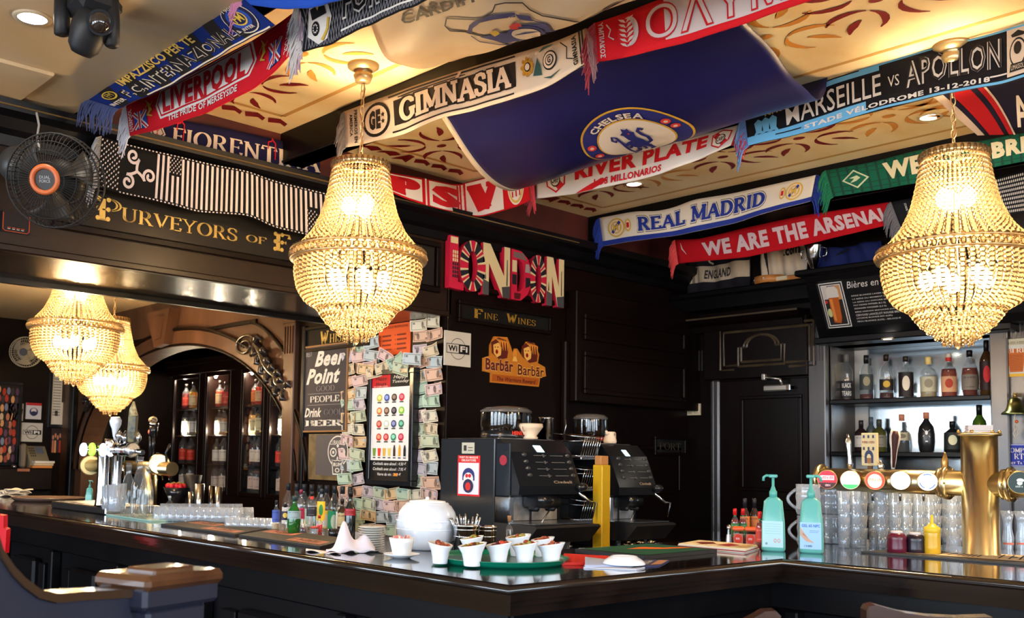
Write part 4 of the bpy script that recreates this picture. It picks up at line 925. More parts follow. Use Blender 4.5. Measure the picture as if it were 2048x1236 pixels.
CA0, CA1 = P(722,52,x=1.66), np.array([1.66, .9, 2.72]); CB0, CB1 = P(905,140,x=2.47), P(1178,50,x=2.47)
CA0[2] = 2.735; CB0[2] = 2.915; CB1[2] = 2.845; CB1[1] = 1.6
def card(u, v):
    a = CA0+(CA1-CA0)*u; b = CB0+(CB1-CB0)*u; p_ = a*(1-v)+b*v
    return p_+np.array([0, .10*sin(pi*v)*(1-u), -.13*sin(pi*v)**1.2*(1-.4*(1-u)**3)+.010*sin(v*13+u*4)*sin(pi*v)+.006*sin(u*23+v*6)*sin(pi*v)])
f = thing('flag', 'off-white flag with blue shield crest slung over the left coffer', 'flag', (2.1, 2.6, 2.75))
build(MB().grid(card, 40, 26, thick=-.002), 'cloth', noisy(mat('cream_flag_satin', lin3(222,200,172), .55), lin3(208,182,150), 3, 2), f, world=True)
p = Paint(lambda x, y: card(*invert(card, x, y, .3, .5)), f, (-.3,-.3,-.9), .0018); p.du, p.dv = 9, 9
bkk = flat(34,30,40); bb = flat(60,64,120)
def timg(txt, x0, y0, x1, y1, h, m, k=3, bold=.02, shear=0):
    V, F, sz = inter(txt, bold, shear); dx, dy = x1-x0, y1-y0; L = math.hypot(dx, dy)
    p.put([(x0+dx*a/sz[0]+dy/L*h*b/sz[1], y0+dy*a/sz[0]-dx/L*h*b/sz[1]) for a, b in V], F, m, k)
timg('CARDIFF CITY', 806, 48, 1060, -34, 21, bkk, 3, .03); timg('AUM', 812, 14, 905, -22, 20, bkk, 3, .03)
sh = [(893,35),(960,38),(985,22),(990,8),(1010,4),(1045,4),(1060,18),(1085,30),(1130,38),(1175,46),(1165,62),(1120,76),(1060,88),(1020,88),(975,74),(930,62),(900,60),(890,50)]
p.line(sh+[sh[0]], 2.6, bkk, 2, -1.0)
p.line([(938,66),(942,52),(958,40),(985,33),(1030,28)], 9, bb, 2, -1); p.line([(942,70),(960,82),(1000,88),(1050,87),(1090,78),(1110,62),(1100,48),(1060,38),(1035,34)], 1.6, bb, 2, -1)
p.poly([(1030,26),(1060,30),(1066,40),(1040,37)], bb, 3).poly([(960,72),(1000,64),(1040,60),(1045,78),(1010,84)], bb, 3).poly([(1035,48),(1090,44),(1105,60),(1060,70),(1040,64)], bb, 3)
p.ell(1052, 64, 38, 15, bb, 4, 28, .78).ell(1052, 64, 29, 11, flat(206,190,176), 5, 24)
p.line([(1030,66),(1050,62),(1078,58)], 3, bb, 6, -1, True); p.poly([(1018,50),(1028,43),(1040,44),(1044,50),(1034,56),(1022,56)], flat(190,60,60), 4).poly([(978,62),(992,58),(1000,64),(990,70)], flat(200,170,70), 4)
timg('CARDIFF CITY FC', 948, 60, 1030, 31, 5, flat(214,200,180), 5, .0)
p.done('crest')

q = [P(1955,270,z=2.84), P(2200,262,z=2.84), P(1858,186,z=2.84), P(2200,78,z=2.84)]
fa = lambda u, v: (q[0]*(1-u)+q[1]*u)*(1-v)+(q[2]*(1-u)+q[3]*u)*v+np.array([0, 0, .03*sin(u*4)*sin(pi*v)])
f = thing('flag', 'navy and red striped flag with white italic letters, fixed flat under the right coffer', 'flag', fa(.5,.5))
build(MB().grid(fa, 20, 10, thick=.002), 'cloth', cloth((28,26,50), 'navy_flag'), f, world=True)
p = Paint(fa, f, (0,0,-1), .002); p.du, p.dv = .06, .2; p.rect(0, .06, 0, 1, flat(200,180,170), 1, nv=4).rect(.10, .22, 0, 1, flat(170,24,34), 1, nv=4).rect(.26, .30, 0, 1, flat(170,24,34), 1, nv=4).rect(.30, .315, 0, 1, flat(200,180,170), 2, nv=4)
p.text('Arsenal', .36, .96, .10, .55, wh, k=3, bold=.02, shear=.3).done('lettering')

# ------------------------------------------------------------------ crystal chandeliers
def crystal_mat():
    m = bpy.data.materials.new('warm_crystal'); m.use_nodes = True; t = m.node_tree; t.nodes.clear(); N = t.nodes; L = t.links
    tl = N.new('ShaderNodeBsdfTranslucent'); tl.inputs[0].default_value = (.46, .35, .22, 1)
    df = N.new('ShaderNodeBsdfDiffuse'); df.inputs[0].default_value = (.30, .20, .11, 1)
    gl = N.new('ShaderNodeBsdfGlossy'); gl.inputs['Roughness'].default_value = .12; gl.inputs[0].default_value = (1, .9, .72, 1)
    tr = N.new('ShaderNodeBsdfTransparent'); tr.inputs[0].default_value = (1, .88, .68, 1)
    a = N.new('ShaderNodeMixShader'); a.inputs[0].default_value = .3; L.new(tl.outputs[0], a.inputs[1]); L.new(df.outputs[0], a.inputs[2])
    b = N.new('ShaderNodeMixShader'); b.inputs[0].default_value = .5; L.new(a.outputs[0], b.inputs[1]); L.new(tr.outputs[0], b.inputs[2])
    lw = N.new('ShaderNodeFresnel'); lw.inputs[0].default_value = 1.5
    c = N.new('ShaderNodeMixShader'); L.new(lw.outputs[0], c.inputs[0]); L.new(b.outputs[0], c.inputs[1]); L.new(gl.outputs[0], c.inputs[2])
    o = N.new('ShaderNodeOutputMaterial'); L.new(c.outputs[0], o.inputs[0]); return m
CRYS = crystal_mat(); GILTM = mat('gilt_metal', (.85,.62,.30), .3, .8)
BULB = mat('bulb_glow', (1,.9,.7), .4, emit=(1,.78,.45), es=110)
def curve(pts, n):
    """n points evenly spaced along a smooth (r, z) profile"""
    pts = np.array(pts, float); t = np.linspace(0, 1, len(pts)); tt = np.linspace(0, 1, 200)
    # gentle Catmull smoothing through dense linear interpolation
    x = np.interp(tt, t, pts[:,0]); z = np.interp(tt, t, pts[:,1]); k = np.ones(25)/25
    xp = np.convolve(np.pad(x, 12, 'reflect', reflect_type='odd'), k, 'valid'); zp = np.convolve(np.pad(z, 12, 'reflect', reflect_type='odd'), k, 'valid')
    L = np.concatenate([[0], np.cumsum(np.hypot(np.diff(xp), np.diff(zp)))]); s_ = np.linspace(0, L[-1], n)
    return list(zip(np.interp(s_, L, xp), np.interp(s_, L, zp)))
def bead(m, r, z, b, ry=0, seg=6):
    m.ball((r, ry, z), b, seg, 4)
def chandelier(label, loc, zc, group='crystal chandeliers', power=125):
    """loc = centre of the gilt ring; zc = height of the ceiling above it"""
    t = thing('chandelier', label, 'chandelier', loc, group=group)
    h = zc-loc[2]
    # ceiling rose, chain, flex
    build(MB().lathe([(.012, h-.075), (.03, h-.07), (.038, h-.045), (.030, h-.03), (.040, h-.025), (.062, h-.012), (.064, h), ], 24), 'ceiling_rose', GILTM, t)
    m = MB(); z = h-.075; k = 0
    while z > .365:
        m.tube([(.009*cos(a)*(1 if k % 2 else 0), .009*cos(a)*(0 if k % 2 else 1), z-.018+.018*sin(a)) for a in np.linspace(0, 2*pi, 9)], .0022, 5, cap=False); z -= .030; k += 1
    build(m, 'chain', GILTM, t)
    build(MB().tube([(.006*sin(zz*40), .006*cos(zz*33), zz) for zz in np.linspace(.34, h-.07, 14)], .0025, 5), 'flex', flat(160,110,60), t)
    up = curve([(.108,.345), (.118,.27), (.140,.17), (.175,.09), (.238,.015)], 21); lo = curve([(.236,-.018), (.240,-.07), (.228,-.13), (.200,-.175), (.150,-.205)], 15)
    ns = 50; ms = MB(); ms2 = MB()
    for i, (r, z) in enumerate(up): bead(ms, r, z, .0074+.0052*i/20)
    for i, (r, z) in enumerate(lo): bead(ms2, r, z, .0128-.003*i/14)
    me1 = mesh_of(ms, 'bead_strand', CRYS); me2 = mesh_of(ms2, 'bead_strand', CRYS)
    for me in (me1, me2):
        for k in range(ns):
            o = bpy.data.objects.new('bead_strand', me); COL.objects.link(o); o.parent = t; o.rotation_euler = (0, 0, 2*pi*(k+(.5 if me is me2 else 0))/ns)
    # gilt ring carrying square crystals
    for z_ in (-.022, .014): build(MB().lathe([(.236,z_), (.264,z_+.001), (.266,z_+.004), (.262,z_+.007), (.238,z_+.006), (.236,z_)], 56, cap=False), 'ring', GILTM, t)
    m = MB()
    for k in range(56):
        a = 2*pi*k/56
        for r, z, s_ in ((.262,-.006,.0135),): m.ball((r*cos(a), r*sin(a), z+.002), s_, 4, 4, (.8,.8,1.1))
        m.ball((.254*cos(a), .254*sin(a), .020), .010, 4, 4)
    build(m, 'ring_crystals', CRYS, t, kind='stuff')
    build(MB().lathe([(.100,.345), (.112,.345), (.112,.375), (.100,.375)], 40, cap=False), 'top_band', GILTM, t)
    m = MB()
    for k in range(32):
        a = 2*pi*k/32; m.ball((.113*cos(a), .113*sin(a), .360), .0115, 4, 4, (.7,.7,1.25))
    build(m, 'top_crystals', CRYS, t, kind='stuff')
    for r0, z0, n_ in ((.150,-.206,36), (.132,-.228,34), (.108,-.250,28), (.080,-.272,22), (.052,-.294,14)):
        m = MB().lathe([(r0-.002,z0), (r0+.002,z0), (r0+.002,z0+.004), (r0-.002,z0+.004)], 36, cap=False)
        build(m, 'tier_ring', GILTM, t)
        m = MB()
        for k in range(n_):
            a = 2*pi*(k+.5*(r0 > .1))/n_
            for j in range(3): m.ball((r0*cos(a)*(1-.05*j), r0*sin(a)*(1-.05*j), z0-.006-j*.013), .0085-.001*j, 5, 4)
        build(m, 'bead_tier', CRYS, t)
    build(MB().lathe([(.001,-.345), (.012,-.335), (.016,-.318), (.008,-.30), (.001,-.298)], 10), 'pendant', CRYS, t)
    # inner cage arms and bulbs
    m = MB()
    for k in range(6):
        a = 2*pi*k/6+.3; m.tube([(.01*cos(a), .01*sin(a), .30), (.05*cos(a), .05*sin(a), .1), (.12*cos(a), .12*sin(a), -.05), (.238*cos(a), .238*sin(a), 0)], .0025, 5)
    build(m, 'cage', GILTM, t)
    for r0, z0, n_ in ((.045,.20,3), (.10,-.09,5)):
        for k in range(n_):
            a = 2*pi*k/n_+.5; c = (r0*cos(a), r0*sin(a), z0)
            m = MB().ball(c, .027, 10, 8, (1,1,1.35)); o = build(m, 'bulb', BULB, t)
    for z0, pw in ((.20, .4), (-.09, .6)):
        l = bpy.data.lights.new('lamp', 'POINT'); l.energy = power*pw; l.color = (1, .72, .40); l.shadow_soft_size = .05
        o = bpy.data.objects.new('lamp', l); COL.objects.link(o); o.parent = t; o.location = (0, 0, z0)
    return t
mt1 = P(738,118,z=ZC); mt2 = P(1893,75,z=ZC)
def rc(px, py, like): return P(px, py, d=depth(like))
c1 = rc(717,514,mt1); c1[:2] = c1[:2]; c2 = rc(1912,508,mt2)
chandelier('lit gilt chandelier hanging in front of the sign wall pillar', tuple(c1), ZC)
chandelier('lit gilt chandelier hanging before the bottle shelves', tuple(c2), ZC)
d3, d4 = 5.75, 7.2
c3 = P(152,655,d=d3); c4 = P(224,738,d=d4)
chandelier('larger lit chandelier under the far ceiling beyond the name beam', tuple(c3), 2.64)
chandelier('smaller lit chandelier hanging further back by the arch', tuple(c4), 2.64)

# ------------------------------------------------------------------ recessed ceiling lights
SPOT = mat('spot_lamp', (1,1,1), .4, emit=(1,.93,.80), es=40)
def spot(x, y, z, label, pw=6, px=None, r=.045):
    p = P(x, y, z=z); t = thing('ceiling_spot', label, 'ceiling light', p, group='recessed ceiling spots')
    build(MB().lathe([(r, -.006), (r*1.3, -.006), (r*1.35, 0), (r, 0)], 24, cap=False), 'bezel', flat(210,190,160), t)
    build(MB().lathe([(.0005, -.003), (r, -.003)], 24, cap=False), 'lamp_glass', SPOT, t)
    l = bpy.data.lights.new('lamp', 'SPOT'); l.energy = pw; l.spot_size = R(110); l.spot_blend = .6; l.color = (1,.86,.66); l.shadow_soft_size = .04
    o = bpy.data.objects.new('lamp', l); COL.objects.link(o); o.parent = t; o.location = (0,0,-.012)
spot(65, 35, 2.78, 'bright recessed spotlight beside the black moving stage light', 8)
spot(1268, 367, 2.95, 'recessed spotlight lit above the white blue-lettered scarf', 8, r=.04)
spot(1860, 233, 2.95, 'recessed spotlight lit left of the right chandelier chain', 8, r=.04)
for x, y, l in ((1775,677,'small recessed lamp over the bottle recess, nearer the door'), (1882,668,'small recessed lamp over the bottle recess, behind the chandelier')):
    spot(x, y, 2.15, l, 6, r=.025)
# ------------------------------------------------------------------ stage light, fans, camera
g = P(185, 30, d=3.0)
t = thing('stage_light', 'black moving-head stage light fixed under the plain ceiling', 'stage light', (g[0], g[1], 2.78))
k = 3.0/CAM_F
def cp(x, y, d=3.0): return P(x, y, d=d)
def L_(p): return np.array(p)
m = MB(); a = cp(150,-10); m.box(a[0]-.02, a[0]+.12, a[1]-.09, a[1]+.05, 2.72, 2.78, bev=.02); build(m, 'base', BLACKM, t, world=True)
for x0, y0, x1, y1, rr in ((122,-5,125,72,.024), (226,-5,224,96,.022)):
    A_ = cp(x0, y0); B_ = cp(x1, y1); m = MB()
    dirv = RGT; m.tube([A_, A_*.5+B_*.5, B_*.96+A_*.04, B_], [rr*.8, rr, rr, rr*.55], 10); build(m, 'yoke_arm', BLACKM, t, world=True)
h0, h1 = cp(162,108), cp(192,22,2.96); ax = (h1-h0)/np.linalg.norm(h1-h0)
fr = cp(200,45,2.92)
m = MB().tube([h0, h0*.85+h1*.15, h0*.4+h1*.6, h1*.9+h0*.1, h1], [.030, .046, .056, .048, .03], 16); build(m, 'head', BLACKM, t, world=True)
n = (EYE-fr); n /= np.linalg.norm(n)
m = MB().tube([fr-n*.02, fr+n*.018], [.040,.037], 20); build(m, 'lens_barrel', BLACKP, t, world=True)
m = MB().ball(tuple(fr+n*.012), .031, 18, 10); build(m, 'lens', mat('dark_lens', (.03,.02,.015), .04, coat=1), t, world=True)
# big cage fan in front of the name board
def fan(label, cpx, rpx, d, axis, ring=True, body=BLACKM, blade=None, tilt=0, hub=None, hubr=.22, wires=48):
    c = P(*cpx, d=d); r = rpx*d/CAM_F; axis = np.array(axis, float); axis /= np.linalg.norm(axis)
    u = np.cross(axis, [0,0,1]); u /= np.linalg.norm(u); v = np.cross(u, axis)
    t = thing('wall_fan', label, 'fan', c)
    def q(a, rr, off): return c+u*rr*cos(a)+v*rr*sin(a)+axis*off
    m = MB()
    for off, rr in ((.03, r), (-.03, r), (.075, r*.62), (.06, r*.82), (.085, r*.38), (-.08, r*.5)): m.tube([q(a, rr, off) for a in np.linspace(0, 2*pi, 33)], .0035 if rr == r else .0016, 5, cap=False)
    build(m, 'cage_ring', body, t, world=True)
    m = MB()
    for k in range(wires):
        a = 2*pi*k/wires
        m.tube([q(a, r*.2, .09), q(a, r*.6, .078), q(a, r*.9, .05), q(a, r, .03), q(a, r, -.03), q(a, r*.8, -.07), q(a, r*.3, -.09)], .0013, 4, cap=False)
    build(m, 'cage_wires', body, t, world=True, kind='stuff')
    for k in range(3):
        a0 = 2*pi*k/3+.4; m = MB(); f = lambda s, w_: q(a0+.95*(w_-.5)*(.5+.6*s)+.3*s, r*(.16+.70*s), .03*(w_-.5)*2)
        m.grid(f, 8, 6, thick=.003); build(m, 'blade', blade, t, world=True)
    m = MB().tube([c-axis*.13, c-axis*.12, c-axis*.03, c-axis*.02], [.05,.07,.075,.04], 18); build(m, 'motor', body, t, world=True)
    m = MB().tube([c+axis*.085, c+axis*.095], r*hubr, 24); b = build(m, 'badge', BLACKM, t, world=True)
    if hub:
        m = MB().tube([c+axis*.097+u*r*hubr*cos(a)+v*r*hubr*sin(a) for a in np.linspace(0, 2*pi, 33)], .009, 6, cap=False); build(m, 'badge_ring', hub, t, world=True, label='orange badge ring')
        pp = Paint(lambda x, y: c+axis*.0955-u*(x-.5)*r*hubr*1.4+v*(y-.5)*r*hubr*1.2, t, axis, .001); pp.text('DUAL', .2, .8, .55, .75, flat(180,180,180), k=1).text('FORCE', .2, .8, .3, .5, flat(180,180,180), k=1).done('badge_print')
    return t, c, r
FB = mat('fan_smoke', (.016,.014,.013), .5, spec=.3); FBL = mat('fan_blade', (.035,.028,.024), .4, spec=.3)
nrm = (-.62,-.70,-.22)
ft, fc, frd = fan('large dark cage fan with an orange badge ring in front of the name board', (112,362), 92, 3.35, nrm, body=FB, blade=FBL, hub=mat('orange_ring', (.55,.12,.03), .4), hubr=.27, wires=64)
# its bracket on the beam, cord and control box
m = MB().tube([fc-np.array(nrm)*.12, P(40,330,y=YL-.02), P(40,330,y=YL)], .02, 8); build(m, 'bracket', BLACKM, ft, world=True)
a = P(38,330,d=3.55); m = MB().ball(tuple(a), .07, 16, 10, (1,1,1)); build(m, 'motor_housing', mat('fan_housing', (.04,.038,.036), .4), ft, world=True)
build(MB().tube([P(73,225,d=3.5), P(78,250,d=3.5), P(74,275,d=3.45), P(80,300,d=3.4)], .004, 6), 'cord', flat(150,145,140), ft, world=True)
o, p = board('fan_control', 'small black wall control with orange outline under the fan', 'control box', 'y', YL, (5,420), (60,470), .02, BLACKP)
p.line([(.04,.9),(.04,.12),(.12,.03),(.88,.03),(.96,.12),(.96,.9)], .035, flat(170,60,30), 1, 1.1)
for i in range(4): p.rect(.2+i*.16, .3+i*.16, .13, .17, flat(170,170,170), 1).rect(.2+i*.16, .32+i*.16, .2, .23, flat(190,60,30), 1)
p.done('markings')
fan('smaller white cage fan on the far wall behind the chandeliers', (52,704), 30, 8.6, (-.5,-.8,-.1), body=flat(170,160,140), blade=flat(150,140,125), hubr=.25, wires=40)
# dome camera with loose cables
c = P(1260,505,x=5.35); t = thing('security_camera', 'small grey dome camera with dangling cables near the corner', 'camera', c)
build(MB().ball(tuple(c), .045, 16, 10), 'dome', mat('cam_grey', (.09,.09,.09), .3), t, world=True); build(MB().ball(tuple(c+np.array([-.03,-.02,-.015])), .022, 12, 8), 'lens', BLACKP, t, world=True)
build(MB().tube([c, c+np.array([.02,0,.10]), np.array([c[0]+.05, c[1], 2.94])], .012, 8), 'mount', BLACKM, t, world=True)
build(MB().tube([c+np.array([0,-.03,.0]), P(1276,535,x=5.35), P(1272,560,x=5.35), P(1262,566,x=5.35)], .0035, 5), 'cable', flat(150,140,120), t, world=True)
build(MB().tube([c, P(1254,545,x=5.35), P(1254,570,x=5.35)], .003, 5), 'cable', BLACKM, t, world=True)
# motion sensor, switch plate, door closer
c = P(1370,690,x=XD); t = thing('alarm_sensor', 'small white sensor with a blue light on the dark corner', 'sensor', c)
build(MB().box(XD-.05, XD, c[1]-.02, c[1]+.02, c[2]-.03, c[2]+.045, bev=.012), 'housing', BLACKP, t, world=True); build(MB().box(XD-.055, XD-.01, c[1]-.021, c[1]+.021, c[2]-.04, c[2]+.0, bev=.008), 'cover', flat(214,206,190), t, world=True)
build(MB().ball((XD-.05, c[1], c[2]+.022), .008, 10, 6), 'indicator', mat('blue_led', (.1,.2,1), .3, emit=(.1,.25,1), es=12), t, world=True)
o, p = board('switch_plate', 'cream double switch plate beside the door', 'switch', 'x', XD, (1372,808), (1400,830), .012, flat(226,208,176)); p.rect(.12,.42,.12,.4,flat(200,180,150),1).rect(.58,.88,.12,.4,flat(200,180,150),1).done('rocker')
t = thing('door_closer', 'silver door closer with folded arm at the top of the door', 'door closer', P(1560,773,x=XD-.03))
a, b = P(1535,778,x=XD-.03), P(1590,780,x=XD-.03); z = a[2]
SIL = mat('closer_silver', (.5,.46,.4), .3, .8)
build(MB().box(XD-.09, XD-.03, b[1], a[1], z-.02, z+.02, bev=.008), 'body', SIL, t, world=True); build(MB().box(XD-.094, XD-.03, b[1], b[1]+.03, z-.022, z+.022, bev=.006), 'end_cap', CHROME, t, world=True)
p1, p2, p3 = P(1565,772,x=XD-.08), P(1560,758,x=XD-.11), P(1527,754,x=XD-.09)
build(MB().tube([p1, p2], .008, 8), 'spindle', SIL, t, world=True); build(MB().tube([p2, p3], .007, 6), 'arm', SIL, t, world=True); build(MB().box(XD-.1, XD-.068, p3[1]-.012, p3[1]+.012, p3[2]-.02, p3[2]+.02, bev=.004), 'arm_bracket', SIL, t, world=True)

# ------------------------------------------------------------------ signs
o, p = board('sign', 'black nameplate with two gold serif words under the london letters', 'sign', 'y', YL, (922,608), (1097,662), .015, mat('plate_black', (.008,.008,.008), .25), frame=.012, fm=WOOD, fw=.022)
p.text('F', .14, .24, .16, .86, flat(160,120,40), 'serif', T=.26, t=.09, sl=.16).text('INE', .25, .40, .2, .66, flat(160,120,40), 'serif').done('word'); p.text('W', .50, .62, .18, .86, flat(160,120,40), 'serif', T=.26, t=.08, sl=.15).text('INES', .63, .84, .2, .66, flat(160,120,40), 'serif').done('lettering')
o, p = board('sign', 'black nameplate with a gold blackletter initial above the chalk poster', 'sign', 'x', XJ-.012, (614,662), (735,684), .015, mat('plate_black', (.008,.008,.008), .25), frame=.012, fm=WOOD, fw=.022)
p.text('W', .24, .38, .16, .86, GOLD, 'serif', T=.28, t=.1, sl=.16).text('HISKIES', .40, .86, .2, .66, GOLD, 'serif').done('lettering')
o, p = board('sign', 'dim dark nameplate with grey serif word low on the sign wall', 'sign', 'y', YL, (1312,878), (1368,906), .015, mat('plate_black', (.008,.008,.008), .25), frame=.01, fm=WOOD, fw=.02)
p.text('PORT', .12, .88, .2, .76, flat(70,62,54), 'serif').done('lettering')
# LONDON letters: seven thick cut-out shapes on a backing strip
a, b = P(899,470,y=YL-.04), P(1126,613,y=YL-.04); X0, X1, Z0, Z1 = a[0], b[0], 2.38, 2.80
t = thing('letter_sign', 'cut-out letters spelling a city name with british flag pattern', 'sign', ((X0+X1)/2, YL, Z0))
ZT0, ZB0 = P(899,470,y=YL-.04)[2], P(899,577,y=YL-.04)[2]; Z0 = ZB0; Z1 = ZT0; HH = Z1-Z0
LR = flat(206,30,66); CRM2 = flat(226,206,160); DK = flat(30,32,44)
def U(u): return X0+(X1-X0)*u
def W_(v): return Z0+HH*v
def letter(outer, hole=None, faces=(), side=LR, face=LR):
    y0, y1 = YL-.045, YL-.008; m = MB()
    if hole is None: m.prism([(U(u), W_(v)) for u, v in outer], 'y', y0, y1)
    else:
        n = len(outer)
        rg = [[(U(u), y, W_(v)) for u, v in L] for L, y in ((outer, y0), (outer, y1), (hole, y1), (hole, y0), (outer, y0))]; m.rings(rg, cap0=False, cap1=False)
    o = build(m, 'letter', side, t, world=True); pp = Paint(lambda u, v: (U(u), y0, W_(v)), o, (0,-1,0), .0007, world=True)
    for q, mm, k in faces: pp.put(q[0], q[1], mm, k)
    pp.done('printed_face'); return o
def Pq(pts): return (pts, [list(range(len(pts)))])
def ringq(outer, hole): n = len(outer); return (outer+hole, [[i, (i+1) % n, n+(i+1) % n, n+i] for i in range(n)])
Lo = [(0,.02),(.115,0),(.115,.14),(.068,.15),(.068,1),(0,1)]
letter(Lo, None, [(Pq([(.0,.02),(.115,0),(.115,.14),(.068,.15),(.068,.985),(.0,.985)]), LR, 1), (Pq([(.005,.86),(.063,.86),(.063,.98),(.005,.98)]), CRM2, 2)]+[(Pq([(.022+i*.016,.22+j*.075),(.033+i*.016,.22+j*.075),(.033+i*.016,.28+j*.075),(.022+i*.016,.28+j*.075)]), CRM2 if j > 3 else DK, 3) for i in range(3) for j in range(7)])
def oval(c, w_, n=32): 
    out_ = [(c+w_*(1)*cos(R(360*i/n)), .5+.485*sin(R(360*i/n))) for i in range(n)]; ins = [(c+w_*.36*cos(R(360*i/n)), .49+.30*sin(R(360*i/n))) for i in range(n)]
    return out_, ins
def jack(c, w_):
    out_, ins = oval(c, w_); F_ = [(ringq(out_, ins), DK, 1)]; n = 32
    def sector(a0, a1, m_, k, r0=0, r1=1):
        V = []; st = 6
        for i in range(st+1):
            a = R(a0+(a1-a0)*i/st); V += [(c+w_*.36*cos(a), .49+.30*sin(a)), (c+w_*cos(a), .5+.485*sin(a))]
        F_.append(((V, [[2*i, 2*i+1, 2*i+3, 2*i+2] for i in range(st)]), m_, k))
    for a in (38, 142, 218, 322): sector(a-9, a+9, CRM2, 2); sector(a-4, a+4, LR, 3)
    for a, hw in ((90, 18), (270, 18), (0, 15), (180, 15)): sector(a-hw, a+hw, CRM2, 4); sector(a-hw*.62, a+hw*.62, LR, 5)
    return out_, ins, F_
o_, i_, F_ = jack(.185, .105); letter(o_, i_, F_)
def nlet(a, b, s=0):
    w_ = .05; out_ = [(a,.0),(a+w_,.0),(a+w_,.62),(b-w_-.01,.0),(b,.0),(b,1),(b-w_,1),(b-w_,.42),(a+w_+.01,1),(a,1)]
    fc_ = [(Pq(out_), CRM2, 1), (Pq([(a,.0),(a+w_,.0),(a+w_,.25),(a,.30)]), flat(80,80,84), 2), (Pq([(b-w_-.01,0),(b,0),(b,.24),(b-w_*1.4,.2)]), flat(70,70,76), 2), (Pq([(b-.03,.24),(b-.02,.24),(b-.022,.75),(b-.028,.75)]), flat(60,60,66), 3), (Pq([(a+.01,.3),(a+.025,.3),(a+.018,.5)]), flat(90,90,96), 3)]
    return letter(out_, None, fc_)
nlet(.27, .50)
Do = [(.515,0),(.60,.0),(.66,.14),(.69,.34),(.70,.5),(.69,.66),(.66,.86),(.60,.985),(.515,1)]; Di = [(.565,.17),(.59,.18),(.615,.26),(.625,.38),(.63,.5),(.625,.62),(.615,.74),(.59,.80),(.565,.82)]
letter(Do, Di, [(ringq(Do, Di), LR, 1), (Pq([(.53,.84),(.63,.82),(.655,.80),(.62,.95),(.53,.95)]), flat(120,100,100), 2), (Pq([(.52,.55),(.56,.55),(.56,.78),(.52,.78)]), CRM2, 2), (Pq([(.635,.58),(.68,.58),(.67,.75),(.64,.75)]), flat(160,150,150), 2), (Pq([(.52,.3),(.56,.3),(.56,.5),(.52,.5)]), DK, 2), (Pq([(.64,.26),(.68,.32),(.69,.48),(.64,.48)]), DK, 2), (Pq([(.54,.02),(.59,.02),(.60,.14),(.54,.14)]), flat(90,16,30), 2)])
o_, i_, F_ = jack(.755, .075); letter(o_, i_, F_)
nlet(.835, 1.0)
o, p = board('sign', 'white wireless internet sticker plate beside the banknote pillar', 'sign', 'y', YL, (890,660), (941,735), .008, flat(206,198,186))
p.ell(.5, .5, .30, .31, BLK, 1, 30, .95).rect(.06, .94, .36, .64, BLK, 2).ell(.5,.5,.001,.001,BLK,2)
p.rect(.08, .52, .38, .62, flat(206,198,186), 3).text('Wi', .12, .46, .42, .59, BLK, k=4, bold=.04).text('Fi', .58, .86, .42, .59, flat(220,214,206), k=4, bold=.03).done('lettering')
# gold figures sign
a, b = P(968,668,y=YL-.012), P(1092,775,y=YL-.012)
t = thing('sign', 'cut-out gold and brown beer sign with two shouting long-haired heads', 'sign', ((a[0]+b[0])/2, YL, (a[2]+b[2])/2))
o1 = [(.12,0),(.88,0),(.9,.2),(1,.25),(.98,.45),(.86,.52),(.88,.72),(.80,.95),(.68,.96),(.62,.84),(.60,.62),(.52,.78),(.48,.78),(.46,.62),(.42,.80),(.36,1.0),(.16,.98),(.10,.78),(.10,.56),(0,.5),(0,.22),(.12,.2)]
fS = lambda u, v: (a[0]+(b[0]-a[0])*u, YL-.012, b[2]+(a[2]-b[2])*v)
build(MB().prism([(fS(u, v)[0], fS(u, v)[2]) for u, v in o1], 'y', YL-.012, YL), 'panel', flat(196,120,36), t, world=True)
p = Paint(fS, t, (0,-1,0), .0007); BR = flat(92,30,22); OR = flat(220,140,50); YE = flat(236,180,90)
p.poly([(.13,.03),(.86,.03),(.88,.18),(.13,.18)], flat(170,84,24), 1).text('The Warriors Reward', .2, .82, .05, .14, BR, k=3, bold=.02, shear=.2)
for c in (.24, .72):
    p.poly([(c-.12,.62),(c-.13,.85),(c-.02,.97),(c+.10,.93),(c+.14,.75),(c+.12,.55),(c,.5)], BR, 1).poly([(c-.09,.62),(c-.10,.80),(c-.02,.86),(c+.03,.76),(c+.02,.6),(c-.04,.54)], YE, 2).ell(c-.045, .66, .022, .05, flat(190,40,24), 3, 12).ell(c-.045,.66,.012,.03,flat(90,10,10),4,10)
    for k in range(4): p.line([(c-.08+k*.045,.95-.01*k),(c+.0+k*.04,.88),(c+.02+k*.035,.70)], .035, OR, 3, 1.2, True)
    p.ell(c-.07,.755,.010,.012,BR,4,8).ell(c-.03,.76,.010,.012,BR,4,8)
p.ell(.48,.66,.035,.10,OR,2,14).poly([(.44,.5),(.52,.5),(.5,.6),(.46,.6)], YE, 3)
p.text('Barbãr', .02, .46, .24, .52, flat(226,170,110), k=2, bold=.06).text('Barbãr', .025, .455, .255, .505, BR, k=3, bold=.03).text('Barbãr', .52, .96, .20, .46, YE, k=4, bold=.07).text('Barbãr', .525, .955, .215, .445, BR, k=5, bold=.02).done('print')

